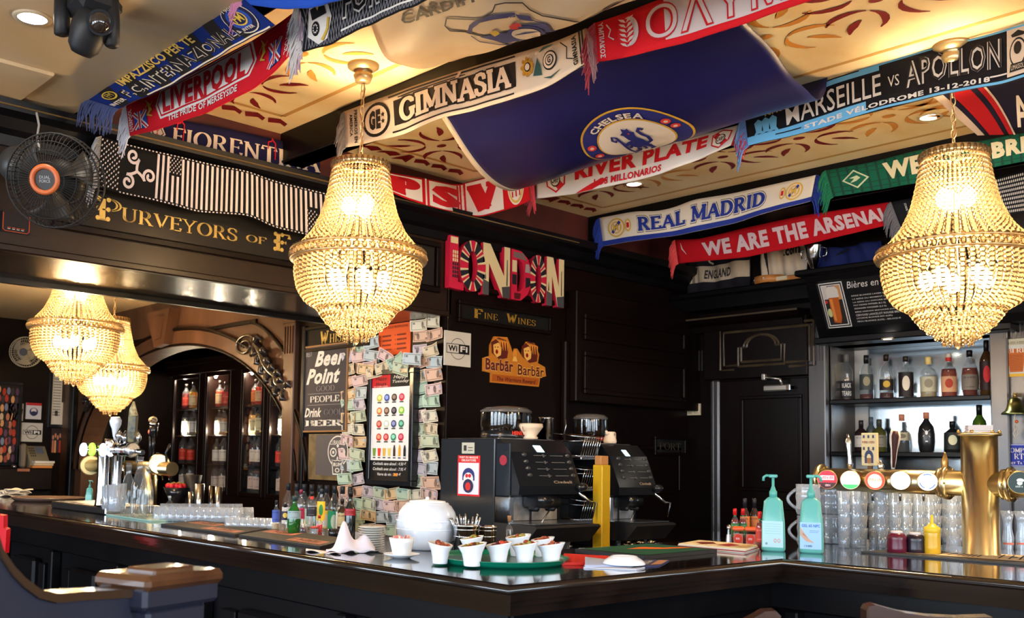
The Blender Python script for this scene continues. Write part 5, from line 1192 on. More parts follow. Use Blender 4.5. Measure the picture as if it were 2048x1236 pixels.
# ------------------------------------------------------------------ arch wall pillar: posters, menu and banknotes
XF = XJ-.012
CH = flat(52,50,58); CHW = flat(222,216,204)
o, p = board('chalk_poster', 'dark chalk-lettered poster about good people and beer', 'poster', 'x', XF, (611,697), (690,860), .02, CH, frame=.004, fm=flat(150,110,70), fw=.012)
def scr(txt, u0, u1, v0, v1, **k): p.text(txt, u0, u1, v0, v1, CHW, k=2, bold=k.get('bold', .03), shear=k.get('shear', .35))
scr('Beer', .25, .97, .76, .95, bold=.04); scr('Point', .05, .86, .55, .74, bold=.04)
p.text('GOOD', .30, .74, .465, .53, flat(130,128,130), 'serif', 2).text('PEOPLE', .16, .86, .335, .41, CHW, 'serif', 2, T=.2).rect(.1, .9, .435, .44, flat(150,148,150), 2).rect(.1, .9, .30, .305, flat(150,148,150), 2)
scr('Drink', .03, .44, .16, .27); p.text('GOOD', .50, .95, .175, .25, flat(120,118,122), 'serif', 2).text('BEER', .05, .95, .05, .125, CHW, 'serif', 2, T=.26, t=.07, sl=.2).text('BEST', .03, .18, .89, .955, flat(150,148,150), k=2, bold=.02).done('lettering')
o, p = board('poster', 'grey rum poster with white sugar skull below the chalk poster', 'poster', 'x', XF, (618,868), (692,962), .012, noisy(mat('gold_board', (.20,.14,.06), .5), (.10,.07,.03), 14, 3))
p.rect(.2, .99, .10, .98, flat(86,82,84), 1)
cs = .78
p.ell(cs, .62, .26, .34, CHW, 2, 28, .92).poly([(cs-.15,.42),(cs+.15,.42),(cs+.12,.12),(cs-.12,.12)], CHW, 2).poly([(cs-.13,.42),(cs+.13,.42),(cs+.10,.15),(cs-.10,.15)], flat(86,82,84), 3)
for s_ in (-.11, .11): p.ell(cs+s_, .60, .085, .10, CHW, 4, 18, .7).ell(cs+s_,.60,.03,.035,CHW,4,10)
p.text('CUBANISTO', cs-.2, cs+.2, .76, .86, CHW, k=4, bold=.01).poly([(cs-.03,.46),(cs,.52),(cs+.03,.46)], CHW, 4).line([(cs-.16,.44),(cs-.05,.42),(cs,.44),(cs+.05,.42),(cs+.16,.44)], .025, CHW, 4, 1, True).text('RUM', cs-.1, cs+.1, .30, .38, CHW, k=4, bold=.04)
p.ell(cs,.22,.06,.05,CHW,4,12,.6).ell(cs,.74,.03,.04,CHW,4,8).done('print')
# drinks menu in a deep black frame
o, p = board('menu_board', 'white drinks menu with coloured beer badges in a black frame', 'menu', 'x', XF, (745,752), (818,962), .05, flat(244,242,240), frame=.012, fm=BLACKP, fw=.03)
pb = p
p.rect(0, .48, .88, 1, flat(200,24,36), 1).rect(.48, 1, .88, 1, BLK, 1).rect(0, 1, 0, .185, BLK, 1)
p.text('Happy', .10, .40, .94, .985, BLK, k=2, bold=.02, shear=.2).text('Hours', .10, .38, .90, .935, BLK, k=2, bold=.02, shear=.2).text('Happy', .56, .92, .95, .99, CHW, k=2, bold=.01, shear=.3).text('Tuesday', .54, .96, .91, .945, CHW, k=2, bold=.01, shear=.3)
p.scrib(.05, .44, .885, .895, CHW, 10)
bc_ = [(200,190,60),(60,80,150),(60,40,30),(210,40,60), (220,120,60),(90,60,40),(20,20,26),(130,200,60), (190,60,40),(210,220,200),(60,70,120),(40,120,90), (200,70,40),(190,50,50),(60,140,110),(190,40,60)]
for j in range(4):
    for i in range(4):
        c = bc_[j*4+i]; x, y = .21+.19*i, .78-.125*j; p.ell(x, y, .07, .036, flat(*c), 2, 16).ell(x, y+.004, .045, .02, flat(*(min(255, q+90) for q in c)), 3, 12).rect(x-.05, x+.05, y-.05, y-.038, flat(60,60,60), 3)
gc = [(120,160,60),(220,60,50),(220,180,80),(230,210,120),(60,40,30),(230,170,40),(20,24,40)]
for i, c in enumerate(gc): x = .10+.13*i; p.poly([(x-.03,.225),(x+.03,.225),(x+.045,.30),(x-.045,.30)] if i < 4 else [(x-.03,.225),(x+.03,.225),(x+.03,.29),(x+.012,.33),(x-.012,.33),(x-.03,.29)], flat(*c), 2).rect(x-.035, x+.035, .205, .215, flat(40,40,40), 2)
for k_, (tx, y) in enumerate((('Cocktails sans alcool : 4.50 €', .14), ('Cocktails avec alcool : 7.95 €', .09), ('Verre de vin : 3.00 €', .04))): p.text(tx, .08 if k_ < 2 else .2, .93 if k_ < 2 else .8, y, y+.03, flat(240,240,240), k=3, bold=.01, shear=.25)
p.rect(.62,.72,.04,.065,flat(240,150,40),4); p.done('print')
o, p = board('notice', 'orange paper notice with black text above the menu', 'notice', 'x', XF, (758,652), (820,706), .006, flat(232,92,36))
p.text('NOUS VOUS PROPOSONS', .06, .92, .86, .94, flat(120,40,16), k=1, bold=.02)
for i in range(2):
    for j in range(4): p.rect(.12+.47*i, .40+.47*i+.02*(j % 2), .60-.15*j, .66-.15*j, flat(130,46,20), 1).ell(.07+.47*i, .63-.15*j, .015, .02, flat(120,40,16), 1, 6)
p.done('lettering')
# banknotes: every one a loose sheet of its own, pinned in rows
NC = {'pale green': (176,196,160), 'mint green': (150,196,170), 'salmon': (224,160,130), 'pink': (226,176,180), 'lilac': (190,176,204), 'pale blue': (170,196,216), 'tan': (214,190,150), 'orange': (232,176,110), 'cream': (226,216,190)}
def note_mesh(c, seed):
    c = tuple(int(q*.55+e*.45) for q, e in zip(c, (222,214,196)))
    rnd = random.Random(seed); m = MB(); W2, H2 = rnd.uniform(.062,.072), rnd.uniform(.030,.036); cu = rnd.uniform(.004,.022); ph = rnd.uniform(-.3,.3)
    f = lambda u, v: (-.004-cu*(abs(2*u-1)**2)*(.5+.5*v)-.003*sin(6*u+4*v+ph*9), (u-.5)*-2*W2, (v-.5)*2*H2)
    m.grid(f, 8, 4, thick=0, mi=0)
    def ink(u0, u1, v0, v1, mi, el=False):
        V = []; F = []; n = 4
        if el:
            c0 = ((u0+u1)/2, (v0+v1)/2); V = [c0]+[(c0[0]+(u1-u0)/2*cos(R(45*i)), c0[1]+(v1-v0)/2*sin(R(45*i))) for i in range(8)]; F = [(0, i+1, (i+1) % 8+1) for i in range(8)]
        else:
            for i in range(n+1): V += [(u0+(u1-u0)*i/n, v0), (u0+(u1-u0)*i/n, v1)]
            F = [(2*i, 2*i+2, 2*i+3, 2*i+1) for i in range(n)]
        m.add([tuple(np.array(f(*q))+np.array([-.0012, 0, 0])) for q in V], F, mi)
    for e in ((.06,.94,.10,.15),(.06,.94,.85,.90),(.06,.09,.1,.9),(.91,.94,.1,.9)): ink(*e, 1)
    s_ = rnd.choice((.3,.5,.68)); ink(s_-.10, s_+.10, .18, .84, 1, True); ink(s_-.05, s_+.05, .30, .76, 2, True)
    ink(.12, .22, .62, .80, 1); ink(.76, .88, .2, .36, 1)
    if rnd.random() < .5: ink(.74, .9, .5, .8, 3, True)
    d = lambda k_: tuple(int(q*k_) for q in c)
    return mesh_of(m, 'banknote', [flat(*c), flat(*d(.62)), flat(*d(.45)), flat(*tuple(min(255, int(q*.8+30)) for q in c[::-1]))])
variants = [(nm, note_mesh(c, 11*i+k)) for i, (nm, c) in enumerate(NC.items()) for k in (0, 1)]
rnd = random.Random(21); ORD = ['top', 'second', 'third', 'fourth', 'fifth', 'sixth', 'seventh', 'eighth', 'ninth', 'tenth', 'eleventh', 'twelfth', 'thirteenth', 'fourteenth', 'fifteenth', 'sixteenth', 'seventeenth', 'eighteenth', 'nineteenth']
my0, my1 = P(825,900,x=XF)[1], P(738,900,x=XF)[1]; mz0, mz1 = P(780,975,x=XF)[2], P(780,742,x=XF)[2]
oy0, oy1 = P(818,680,x=XF)[1], P(760,680,x=XF)[1]; oz0, oz1 = P(790,706,x=XF)[2], P(790,652,x=XF)[2]
cols = [4.085, 4.195, 4.30, 4.41, 4.52, 4.63, 4.745, 4.855]; zt = 2.23
colname = ['column nearest the room corner', 'second column from the room corner', 'column over the menu frame edge', 'column at the menu middle', 'column left of the menu middle', 'column at the far menu edge', 'inner column beside the chalk poster', 'column touching the chalk poster']
for ci, y in enumerate(cols):
    for ri in range(18):
        z = zt-.073*ri+rnd.uniform(-.008,.008); yy = y+rnd.uniform(-.012,.012)
        if my0-.02 < yy < my1+.02 and mz0-.0 < z < mz1+.02: continue
        if oy0-.03 < yy < oy1+.03 and oz0-.01 < z < oz1+.02: continue
        if ci >= 4 and z > 2.10: continue
        if z < .97: continue
        nm, me = rnd.choice(variants); o = bpy.data.objects.new('banknote', me); COL.objects.link(o); o.location = (XF-.004-rnd.uniform(0,.006), yy, z); o.rotation_euler = (rnd.uniform(-.16,.16), 0, rnd.uniform(-.08,.08))
        where = 'above the menu' if z > mz1 and my0 < yy < my1 else 'below the menu' if z < mz0 and my0 < yy < my1 else 'right of the menu' if yy < my0 else 'left of the menu'
        tag(o, '%s banknote %s, %s row, %s' % (nm, where, ORD[ri], colname[ci]), 'banknote', 'banknotes pinned over the pillar')
for (x, y), a in (((775,715),.5),((795,722),-.35),((768,735),-.2),((805,738),.25),((827,718),.1),((735,740),.15),((750,745),-.15)):
    p3 = P(x, y, x=XF-.055); nm, me = variants[(x*7) % len(variants)]; o = bpy.data.objects.new('banknote', me); COL.objects.link(o); o.location = tuple(p3); o.rotation_euler = (a, 0, .1)
    tag(o, '%s banknote stuck askew over the menu frame top, %s' % (nm, 'tilted steeply' if abs(a) > .3 else 'tilted slightly' if abs(a) < .18 else 'half covering its neighbour'), 'banknote', 'banknotes pinned over the pillar')
# ------------------------------------------------------------------ bottles and glasses
def scaled(prof, r, h): return [(max(a*r, .0004), b*h) for a, b in prof]
BP = {
 'round': [(.0,0),(.92,0),(1,.02),(1,.56),(.94,.64),(.62,.73),(.36,.79),(.30,.84),(.30,.93),(.36,.935),(.36,.96)],
 'wine': [(.0,0),(.95,0),(1,.02),(1,.60),(.9,.67),(.5,.76),(.36,.82),(.34,.95),(.40,.955),(.40,.98)],
 'squat': [(.0,0),(.92,0),(1,.03),(1,.52),(.9,.62),(.5,.70),(.30,.74),(.28,.90),(.34,.91),(.34,.94)],
 'bulb': [(.0,0),(.7,0),(.85,.04),(1,.25),(1,.45),(.86,.62),(.45,.74),(.28,.80),(.28,.92),(.34,.93),(.34,.95)],
 'water': [(.0,0),(.9,0),(1,.03),(1,.42),(.93,.52),(.62,.68),(.38,.78),(.34,.90),(.42,.91),(.42,.95),(.36,.96),(.36,1.0)],
 'slim': [(.0,0),(.95,0),(1,.02),(1,.62),(.85,.70),(.45,.78),(.38,.82),(.38,.95),(.46,.96),(.46,.98)],
}
BGLASS = thin_glass('bottle_glass', (.95,.97,.97), .42, .04, .03)
LIQ = {}
def liquid(r, g, b):
    if (r, g, b) not in LIQ:
        m = mat('liquid_%d_%d_%d' % (r, g, b), lin3(r, g, b), .15, spec=.5, coat=.3); t, bs = nodes(m); N = t.nodes; tl = N.new('ShaderNodeBsdfTranslucent'); tl.inputs[0].default_value = (*lin3(min(255, r*1.3), g, b), 1)
        mx = N.new('ShaderNodeMixShader'); mx.inputs[0].default_value = .55; t.links.new(bs.outputs[0], mx.inputs[1]); t.links.new(tl.outputs[0], mx.inputs[2]); t.links.new(mx.outputs[0], N['Material Output'].inputs[0]); LIQ[r, g, b] = m
    return LIQ[r, g, b]
def bottle(label, loc, r, h, kind='round', glass=None, fill=None, level=.5, lab=None, lz=(.12,.45), cap=(20,18,20), caph=.08, text=None, tcol=(30,28,30), sq=None, group=None, neck=None, name='bottle', cat='bottle', pourer=False, emblem=None, face=None, worldrot=True):
    ang = math.atan2(-loc[1], -loc[0]) if worldrot else 0
    t = thing(name, label, cat, loc, ang, group); g = glass or BGLASS; pr = scaled(BP[kind], r, h)
    build(MB().lathe(pr, 20, cap=True, sq=sq), 'glass', g, t)
    if fill:
        q = [(max(a-.0025, .0005), b+.002) for a, b in pr if b <= level*h]; top_r = np.interp(level*h, [b for a, b in pr], [a for a, b in pr])
        q.append((max(top_r-.0025, .001), level*h)); build(MB().lathe(q, 20, sq=sq), 'liquid', liquid(*fill), t)
    rn = pr[-1][0]
    if caph: build(MB().lathe([(rn*1.02, pr[-1][1]-caph*h), (rn*1.08, pr[-1][1]-caph*h), (rn*1.08, pr[-1][1]+.004), (rn*.9, pr[-1][1]+.007)], 16), 'cap', flat(*cap, .35), t)
    if pourer:
        m = MB().tube([(0,0,pr[-1][1]), (0,0,pr[-1][1]+.025), (.014,0,pr[-1][1]+.05)], [.006,.004,.003], 8); build(m, 'pourer', CHROME, t)
    if neck: build(MB().lathe([(r*.385, h*.80), (r*.385, h*.88)], 16, cap=False), 'neck_label', flat(*neck), t)
    if lab:
        sx, sy = sq or (1, 1); a0, a1 = -1.25, 1.25
        fn = lambda u, v: ((r+.0012)*sx*cos(a0+(a1-a0)*u), (r+.0012)*sy*sin(a0+(a1-a0)*u), h*(lz[0]+(lz[1]-lz[0])*v))
        o = build(MB().grid(fn, 14, 2), 'label', flat(*lab, .5), t)
        pp = Paint(fn, o, (0,0,0), 0, world=False); pp.du, pp.dv = .09, .5
        def S3(u, v, k=1):
            return ((r+.0012+.0005*k)*sx*cos(a0+(a1-a0)*u), (r+.0012+.0005*k)*sy*sin(a0+(a1-a0)*u), h*(lz[0]+(lz[1]-lz[0])*v))
        pp.pt = lambda u, v, k: S3(u, v, k)
        if text:
            n = len(text)
            for i, tx in enumerate(text): pp.text(tx, .20, .80, 1-(i+.8)/n*.9-.04, 1-(i+.2)/n*.9-.04, flat(*tcol), k=1, bold=.03)
        if emblem: pp.ell(.5, .55, .2, .3, flat(*emblem), 1, 16)
        else: dk_l = flat(*(int(q*.45) if sum(lab) > 300 else min(255, q+90) for q in lab)); pp.scrib(.18,.82,.74,.86,dk_l,6,1).scrib(.24,.76,.14,.22,dk_l,5,1)
        pp.done('label_print')
    return t
def tumbler(t, r0, r1, h, g=GLASS, thick=.002, seg=20):
    return build(MB().lathe([(.001,.0), (r0*.9,0), (r0,.004), (r1,h), (r1-thick,h), (r0-thick,.010), (.001,.008)], seg, cap=False), 'glass', g, t)
# --- on the bar, far end
c = B(20, 993); t = thing('napkin_pile', 'crumpled pile of cream paper napkins at the far end of the bar', 'napkins', c)
for k in range(5):
    rr = random.Random(k); m = MB().grid(lambda u, v: ((u-.5)*.16+.01*k, (v-.5)*.13, .004+.008*k+.010*sin(u*7+k)*cos(v*6+k*2)+.008*abs(sin(v*9+k))), 10, 10, thick=.002); build(m, 'napkin', flat(206,196,180), t, loc=(0,0,0))
c = (B(28,1003)+B(163,1000))/2; rr = .205
t = thing('tray', 'large round dark brown serving tray lying on the bar top', 'tray', c)
build(MB().lathe([(.001,.0), (rr*.9,0), (rr,.016), (rr,.022), (rr*.97,.020), (rr*.88,.008), (.001,.006)], 48, cap=False), 'dish', mat('brown_tray', (.10,.06,.045), .25), t)
# teal gel bottles
TEAL = mat('teal_gel_plastic', lin3(98,176,168), .28, spec=.5); TEALP = mat('teal_pump', lin3(84,168,158), .3)
def gel(label, loc, h, labc, txt, face, hand=False, spout=1, group='teal hand gel dispensers'):
    k = h/.27; t = thing('gel_bottle', label, 'hand gel bottle', loc, face, group)
    W_ = .0375*k; D = .026*k; prof = [(.90,0), (1,.006), (1.0,.02), (.97,.09), (.78,.165), (.5,.176), (.30,.180)]
    m = MB(); rings = []
    for s_, z in prof:
        ring = []
        for j in range(28):
            a = 2*pi*j/28; ca, sa = cos(a), sin(a); e = .55; ring.append((D*s_*abs(ca)**e*(1 if ca >= 0 else -1), W_*s_*abs(sa)**e*(1 if sa >= 0 else -1), z*k))
        rings.append(ring)
    m.rings(rings, smooth=True); build(m, 'bottle', TEAL, t)
    build(MB().lathe([(.0125*k,.178*k), (.0125*k,.198*k), (.010*k,.200*k), (.006*k,.212*k), (.0045*k,.215*k), (.0045*k,.245*k)], 16), 'pump_collar', TEALP, t)
    m = MB().box(-.008*k, .008*k, -.014*k, .014*k, .243*k, .254*k, bev=.003); m.tube([(0,0,.249*k), (0,spout*.022*k,.250*k), (0,spout*.030*k,.244*k), (0,spout*.031*k,.232*k)], .0045*k, 8); build(m, 'pump_head', TEALP, t)
    X = D*1.0+.0006
    fn = lambda u, v: (X*(1-.035*max(0,(.02+.10*v-.02)/.07)), (u-.5)*W_*1.75*(1-.02*v), (.014+.086*v)*k)
    o = build(MB().grid(fn, 6, 4), 'label', flat(*labc), t); pp = Paint(fn, o, (1,0,0), .0006, world=False)
    if hand:
        pp.text('GEL 65 NPC', .08, .95, .82, .93, flat(60,110,190), k=1, bold=.02).rect(.45, .9, .68, .70, flat(120,150,200), 1).rect(.45, .85, .62, .64, flat(120,150,200), 1)
        pp.poly([(.0,.82),(.12,.68),(.30,.5),(.42,.38),(.60,.28),(.66,.22),(.48,.26),(.30,.28),(.12,.42),(.0,.52)], flat(196,160,140), 1).poly([(.12,.6),(.36,.42),(.40,.40),(.14,.54)], flat(150,110,96), 2).scrib(.2, .62, .08, .15, flat(70,90,140), 5)
    else:
        for j in range(5): pp.rect(.1, .9, .88-.09*j, .90-.09*j, flat(150,200,206), 1)
        pp.ell(.62,.26,.07,.08,flat(210,150,150),1,14,.6).ell(.80,.26,.07,.08,flat(210,150,150),1,14,.6).rect(.15,.25,.1,.18,flat(120,150,160),1)
    pp.done('label_print'); return t
c = B(178,1009); gel('small teal hand gel dispenser behind the chrome beer tower', tuple(c), .140, (150,214,206), '', pi+.8)
c = B(1547,1102); gel('teal hand gel dispenser with faded label, left of the pair', tuple(c), .270, (176,214,222), '', pi+.43, spout=-1)
c = B(1623,1106); gel('teal hand gel dispenser with blue label and hand picture, right of the pair', tuple(c), .272, (160,200,236), '', pi+.40, True, spout=1)
# chrome beer tower on its drip tray
t = thing('beer_tower', 'polished chrome T-shaped beer tower with lit oval badges on a steel drip tray', 'beer tower', (2.03, 4.72, ZB))
build(MB().box(1.90, 2.17, 4.40, 5.06, ZB, ZB+.035, bev=.005).box(1.93, 2.14, 4.44, 5.02, ZB+.033, ZB+.037), 'drip_tray', STEEL, t, world=True)
b = P(207,1012,z=ZB+.037); dd = depth(b); k = dd/CAM_F
for dx in (0, 1):
    c0 = P(203+26*dx, 1012, d=dd+.06*dx); m = MB().lathe([(.034,0),(.031,.01),(.028,.05),(.026,.14),(.028,.22),(.034,.27),(.036,.285)], 28, c=(c0[0], c0[1], ZB+.036)); build(m, 'column', CHROME, t, world=True)
ya, yb = P(170,898,d=dd+.2), P(262,900,d=dd-.12); ya[2] = yb[2] = (ya[2]+yb[2])/2
build(MB().tube([ya, yb], .030, 20), 'cross_tube', CHROME, t, world=True)
build(MB().lathe([(.03,.0),(.03,.045),(.026,.05)], 24, c=(c0[0]-.02, c0[1]+.03, ya[2]+.0)), 'top_cap', CHROME, t, world=True)
tv = (yb-ya)/np.linalg.norm(yb-ya); sd = np.array([-tv[1], tv[0], 0]); sd = sd if sd@(-EYE+np.array([0,0,0])-ya) > 0 else -sd
if sd@(EYE-ya) < 0: sd = -sd
build(MB().tube([yb, yb+tv*.010, yb+tv*.02], [.034,.036,.030], 24), 'end_cap', STEEL, t, world=True)
def disc(c, n, r, th, name, mt, par, sc=None, **kw):
    n = np.array(n, float); n /= np.linalg.norm(n); return build(MB().tube([c, np.array(c)+n*th*.7, np.array(c)+n*th], [r, r, r*.9], 28), name, mt, par, world=True, **kw)
def glow(name, col, es): return mat(name, col, .4, emit=col, es=es)
for (x, y), mm in zip(((169,899),(186,899),(208,900),(223,900)), (glow('badge_white', (.8,.75,1), .8), glow('badge_lime', (.45,.75,.08), .6), glow('badge_white2', (.75,.85,1), .9), glow('badge_white3', (1,.9,1), .9))):
    c = P(x, y, d=dd-.02); n = (EYE-c)*np.array([1,1,0]); n = n/np.linalg.norm(n); n = n*.25+np.array([-1,0,0])*1.0+np.array([0,.15,0])
    disc(c, n, .031, .012, 'badge', mm, t); m = MB().tube([c+n*.006, c-n*.05], [.012,.012], 8); build(m, 'badge_arm', CHROME, t, world=True)
def lever(base, topp, rs, name, mt, par, lab=None): return build(MB().tube([base+(topp-base)*f for f in np.linspace(0, 1, len(rs))], rs, 14), name, mt, par, world=True, label=lab)
c = P(232,880,d=dd-.05); lever(c, P(231,834,d=dd-.05), [.008,.014,.016,.018,.025,.028,.02], 'tap_handle', WHITEC, t, 'white porcelain tap handle')
for x, y0, y1 in ((238,886,856), (250,888,862), (275,890,860)):
    c = P(x, y0, d=dd-.08); lever(c, P(x+1, y1, d=dd-.08), [.007,.010,.018,.016,.009,.003], 'tap_handle', CHROME, t); build(MB().tube([P(x, y0+2, d=dd-.08), P(x, y0+14, d=dd-.08), P(x-2, y0+36, d=dd-.08)], [.012,.008,.006], 8), 'faucet', CHROME, t, world=True)
c0_, c1_ = P(263,884,d=dd-.1), P(267,832,d=dd-.1)
build(MB().tube([c0_, c0_*.6+c1_*.4, c1_], [.018,.024,.024], 4, smooth=False), 'tap_handle', noisy(mat('painted_handle', (.16,.13,.05), .4), (.03,.05,.06), 30, 3), t, world=True, label='tall painted tap handle with a cream carved top')
build(MB().tube([c1_, P(266,818,d=dd-.1), P(268,803,d=dd-.1)], [.022,.016,.004], 7), 'handle_top', noisy(mat('cream_crown', lin3(200,190,150), .5), lin3(140,120,80), 60, 3), t, world=True)
build(MB().tube([yb+np.array([0,0,0]), P(286,905,d=dd-.18)], [.012,.012], 10), 'side_tube', CHROME, t, world=True)
# second, brass beer font further back
t = thing('beer_tower', 'brass tube beer font with round bolted end plate and dark handles, further back', 'beer tower', (3.3, 7.2, .93))
e0, e1 = P(181,931,x=3.3), P(345,928,x=3.3); BD = depth(e1)+.1; e1[2] = e0[2]
build(MB().tube([(3.3, e1[1]+.35, .93), (3.3, e1[1]+.35, e0[2])], .055, 18), 'column', BRASS, t, world=True)
build(MB().tube([e0, e1], .050, 18), 'tube', BRASS, t, world=True)
disc(e0, EYE-e0, .083, .014, 'end_plate', mat('pale_brass', (.55,.47,.25), .4, .7), t)
n = (EYE-e0)/np.linalg.norm(EYE-e0)
for a in (45,135,225,315): disc(e0+n*.014+RGT*.066*cos(R(a))+UPV*.066*sin(R(a)), n, .008, .006, 'bolt', DBRASS, t)
c = P(318,928,d=BD); disc(c, EYE-c, .075, .02, 'end_plate', BRASS, t)
for x in (238,246,302,314,324,337): build(MB().tube([P(x,930,d=BD), P(x,942,d=BD), P(x+2,960,d=BD)], [.012,.009,.007], 8), 'faucet', CHROME if x != 302 else BRASS, t, world=True)
for x, y0, y1 in ((300,918,865),(306,918,862),(314,920,905)): build(MB().tube([P(x,y0,d=BD), P(x+1,y1,d=BD)], [.012,.012], 8), 'tap_handle', BLACKP, t, world=True)
a_, b_ = P(306,872,d=BD), P(308,850,d=BD); build(MB().tube([a_, b_], [.03,.032], 12), 'handle_head', BLACKP, t, world=True)
build(MB().tube([b_, P(308,846,d=BD)], [.036,.036], 14), 'head_band', CHROME, t, world=True); build(MB().ball(tuple(P(306,840,d=BD)), .032, 12, 8, (1,1,.8)), 'handle_knob', noisy(mat('carved_knob', lin3(200,170,130), .5), (.02,.02,.02), 60, 3), t, world=True)
build(MB().ball(tuple(P(302,864,d=BD)), .022, 12, 8), 'badge', flat(190,90,80), t, world=True)
build(MB().tube([P(333,925,d=BD), P(332,905,d=BD), P(340,888,d=BD)], .010, 8), 'tap_handle', BLACKP, t, world=True)
# carafes and glasses by the chrome tower
ma, mb_ = B(212,1032), B(368,1043)
t = thing('glass_mat', 'pale green-edged glass plate under the water bottles', 'mat', (2.0, 4.2, ZB))
build(MB().prism([(B(212,1031)[0],B(212,1031)[1]), (B(302,1044)[0],B(302,1044)[1]), (B(368,1042)[0],B(368,1042)[1]), (B(296,1030)[0],B(296,1030)[1])], 'z', ZB+.0005, ZB+.007), 'plate', mat('green_glass_edge', lin3(150,190,180), .1), t, world=True)
for k, (x, y, hh, r, lbl) in enumerate(((254,1031,106,14,'clear water bottle nearest the chrome tower'), (276,1033,120,16,'tallest clear water bottle, in the middle of three'), (291,1031,104,14,'clear water bottle on the right of three'))):
    c = B(x, y, ZB+.0075); dk_ = depth(c)/CAM_F; bottle(lbl, tuple(c), r*dk_, hh*dk_, 'water', caph=0, group='clear water bottles on the glass plate')
for k, (x, y) in enumerate(((216,1019),(228,1023),(238,1018),(224,1014))):
    c = B(x, y, ZB+.0375); t = thing('tumbler', 'clear straight glass on the steel drip tray, %s of four' % ('first','second','third','fourth')[k], 'glass', c, group='glasses on the drip tray'); tumbler(t, .026, .030, .10)
    if k in (1, 2): t2 = copy_tree(t, loc=(c[0], c[1], c[2]+.012), label='clear glass nested inside the %s straight glass on the drip tray' % ('first','second','third','fourth')[k])
# rows of small glasses
proto = None
def glassrow(pts, r0, r1, h, label, group, invert_=False, mt=GLASS):
    pr = None
    for (x, y, lab) in pts:
        c = B(x, y) if not isinstance(x, tuple) else np.array(x)
        if pr is None: pr = thing('tumbler', lab, 'glass', c, group=group); tumbler(pr, r0, r1, h, mt); 
        else: copy_tree(pr, loc=c, label=lab)
NTH = ['first', 'second', 'third', 'fourth', 'fifth', 'sixth', 'seventh', 'eighth', 'ninth', 'tenth', 'eleventh', 'twelfth']
row1 = [(318+14.2*i, 1042+.3*i, 'clear small upside-down tumbler, %s in the back row from the water bottles' % NTH[i]) for i in range(12)]+[(495, 1044, 'clear small tumbler standing alone at the end of the back row')]
glassrow(row1, .028, .024, .062, '', 'small tumblers in the back row')
row2 = [(461+14*i, 1056+.4*i, 'clear small tumbler, %s in the short front row towards the mixer bottles' % NTH[i]) for i in range(7)]
glassrow(row2, .024, .021, .042, '', 'small tumblers in the front row')
row3 = [(330+18*i, 1034, 'clear small tumbler half hidden behind the back row, %s from the water bottles' % NTH[i]) for i in range(9)]
glassrow(row3, .027, .024, .06, '', 'small tumblers behind the back row')
c = B(338,1033); bottle('small clear oil bottle with a straw on the bar', tuple(c), .018, .09, 'round', caph=.05, cap=(170,180,190))
# rubber bar mats
RUB = noisy(mat('black_rubber', (.02,.018,.017), .6), (.012,.011,.011), 200, 2, bump=.4, bscale=500)
def rubber(name, lab, q, col):
    p4 = [B(*a) for a in q]; S = lambda u, v: tuple(((p4[0]*(1-u)+p4[1]*u)*(1-v)+(p4[3]*(1-u)+p4[2]*u)*v)*np.array([1,1,0])+np.array([0,0,ZB+.008]))
    t = thing('bar_mat', lab, 'bar mat', tuple(np.array(S(.5,.5))-np.array([0,0,.008])))
    build(MB().prism([(p[0], p[1]) for p in p4], 'z', ZB+.0004, ZB+.008), 'mat', RUB, t, world=True)
    pp = Paint(S, t, (0,0,1), .0008)
    for u0, u1, v0, v1 in col: pp.rect(u0, u1, v0, v1, flat(170,110,90), 1).scrib(u0+.02, u1-.02, v0+.06, v1-.06, BLK, 5)
    for i in range(40):
        for j in range(4): pp.rect(.012+i*.025, .018+i*.025, .06+j*.25, .14+j*.25, flat(44,40,38), 1, n=1)
    pp.done('raised_print')
rubber('bar_mat', 'black rubber bar mat with rust-coloured lettering, nearest the napkin', [(478,1074),(640,1098),(700,1082),(545,1062)], [(.05,.45,.55,.9), (.55,.95,.12,.45)])
rubber('bar_mat', 'black rubber bar mat with rust-coloured lettering, by the small tumblers', [(322,1052),(470,1073),(535,1061),(400,1044)], [(.1,.5,.5,.85), (.5,.95,.1,.4)])
# liquor bottles on the back counter along the arch wall
rowb = [(575,(160,190,170),(236,236,236)),(592,(226,230,236),(120,60,160)),(607,(200,210,214),(240,240,240)),(622,(190,200,206),(180,210,200)),(638,(210,214,214),(60,110,90)),(652,(220,214,200),(236,200,70)),(668,(200,220,206),(40,150,110)),(684,(214,222,230),(236,240,246)),(699,(190,200,206),(190,210,170))]
ord9 = ['farthest left', 'second from the left', 'third from the left', 'fourth from the left', 'fifth from the left', 'sixth from the left', 'seventh from the left', 'second from the right', 'farthest right']
for i, (x, fl_, lb) in enumerate(rowb):
    c = P(x, 1035, x=3.42); c[2] = .93; bottle('clear spirit bottle with chrome pourer in the pourer row, %s' % ord9[i], tuple(c), .036, .315, 'round', fill=None, lab=lb, lz=(.10,.52), caph=.12, cap=(40,44,50), pourer=False, text=None, group='pourer bottles on the low back counter', emblem=fl_)
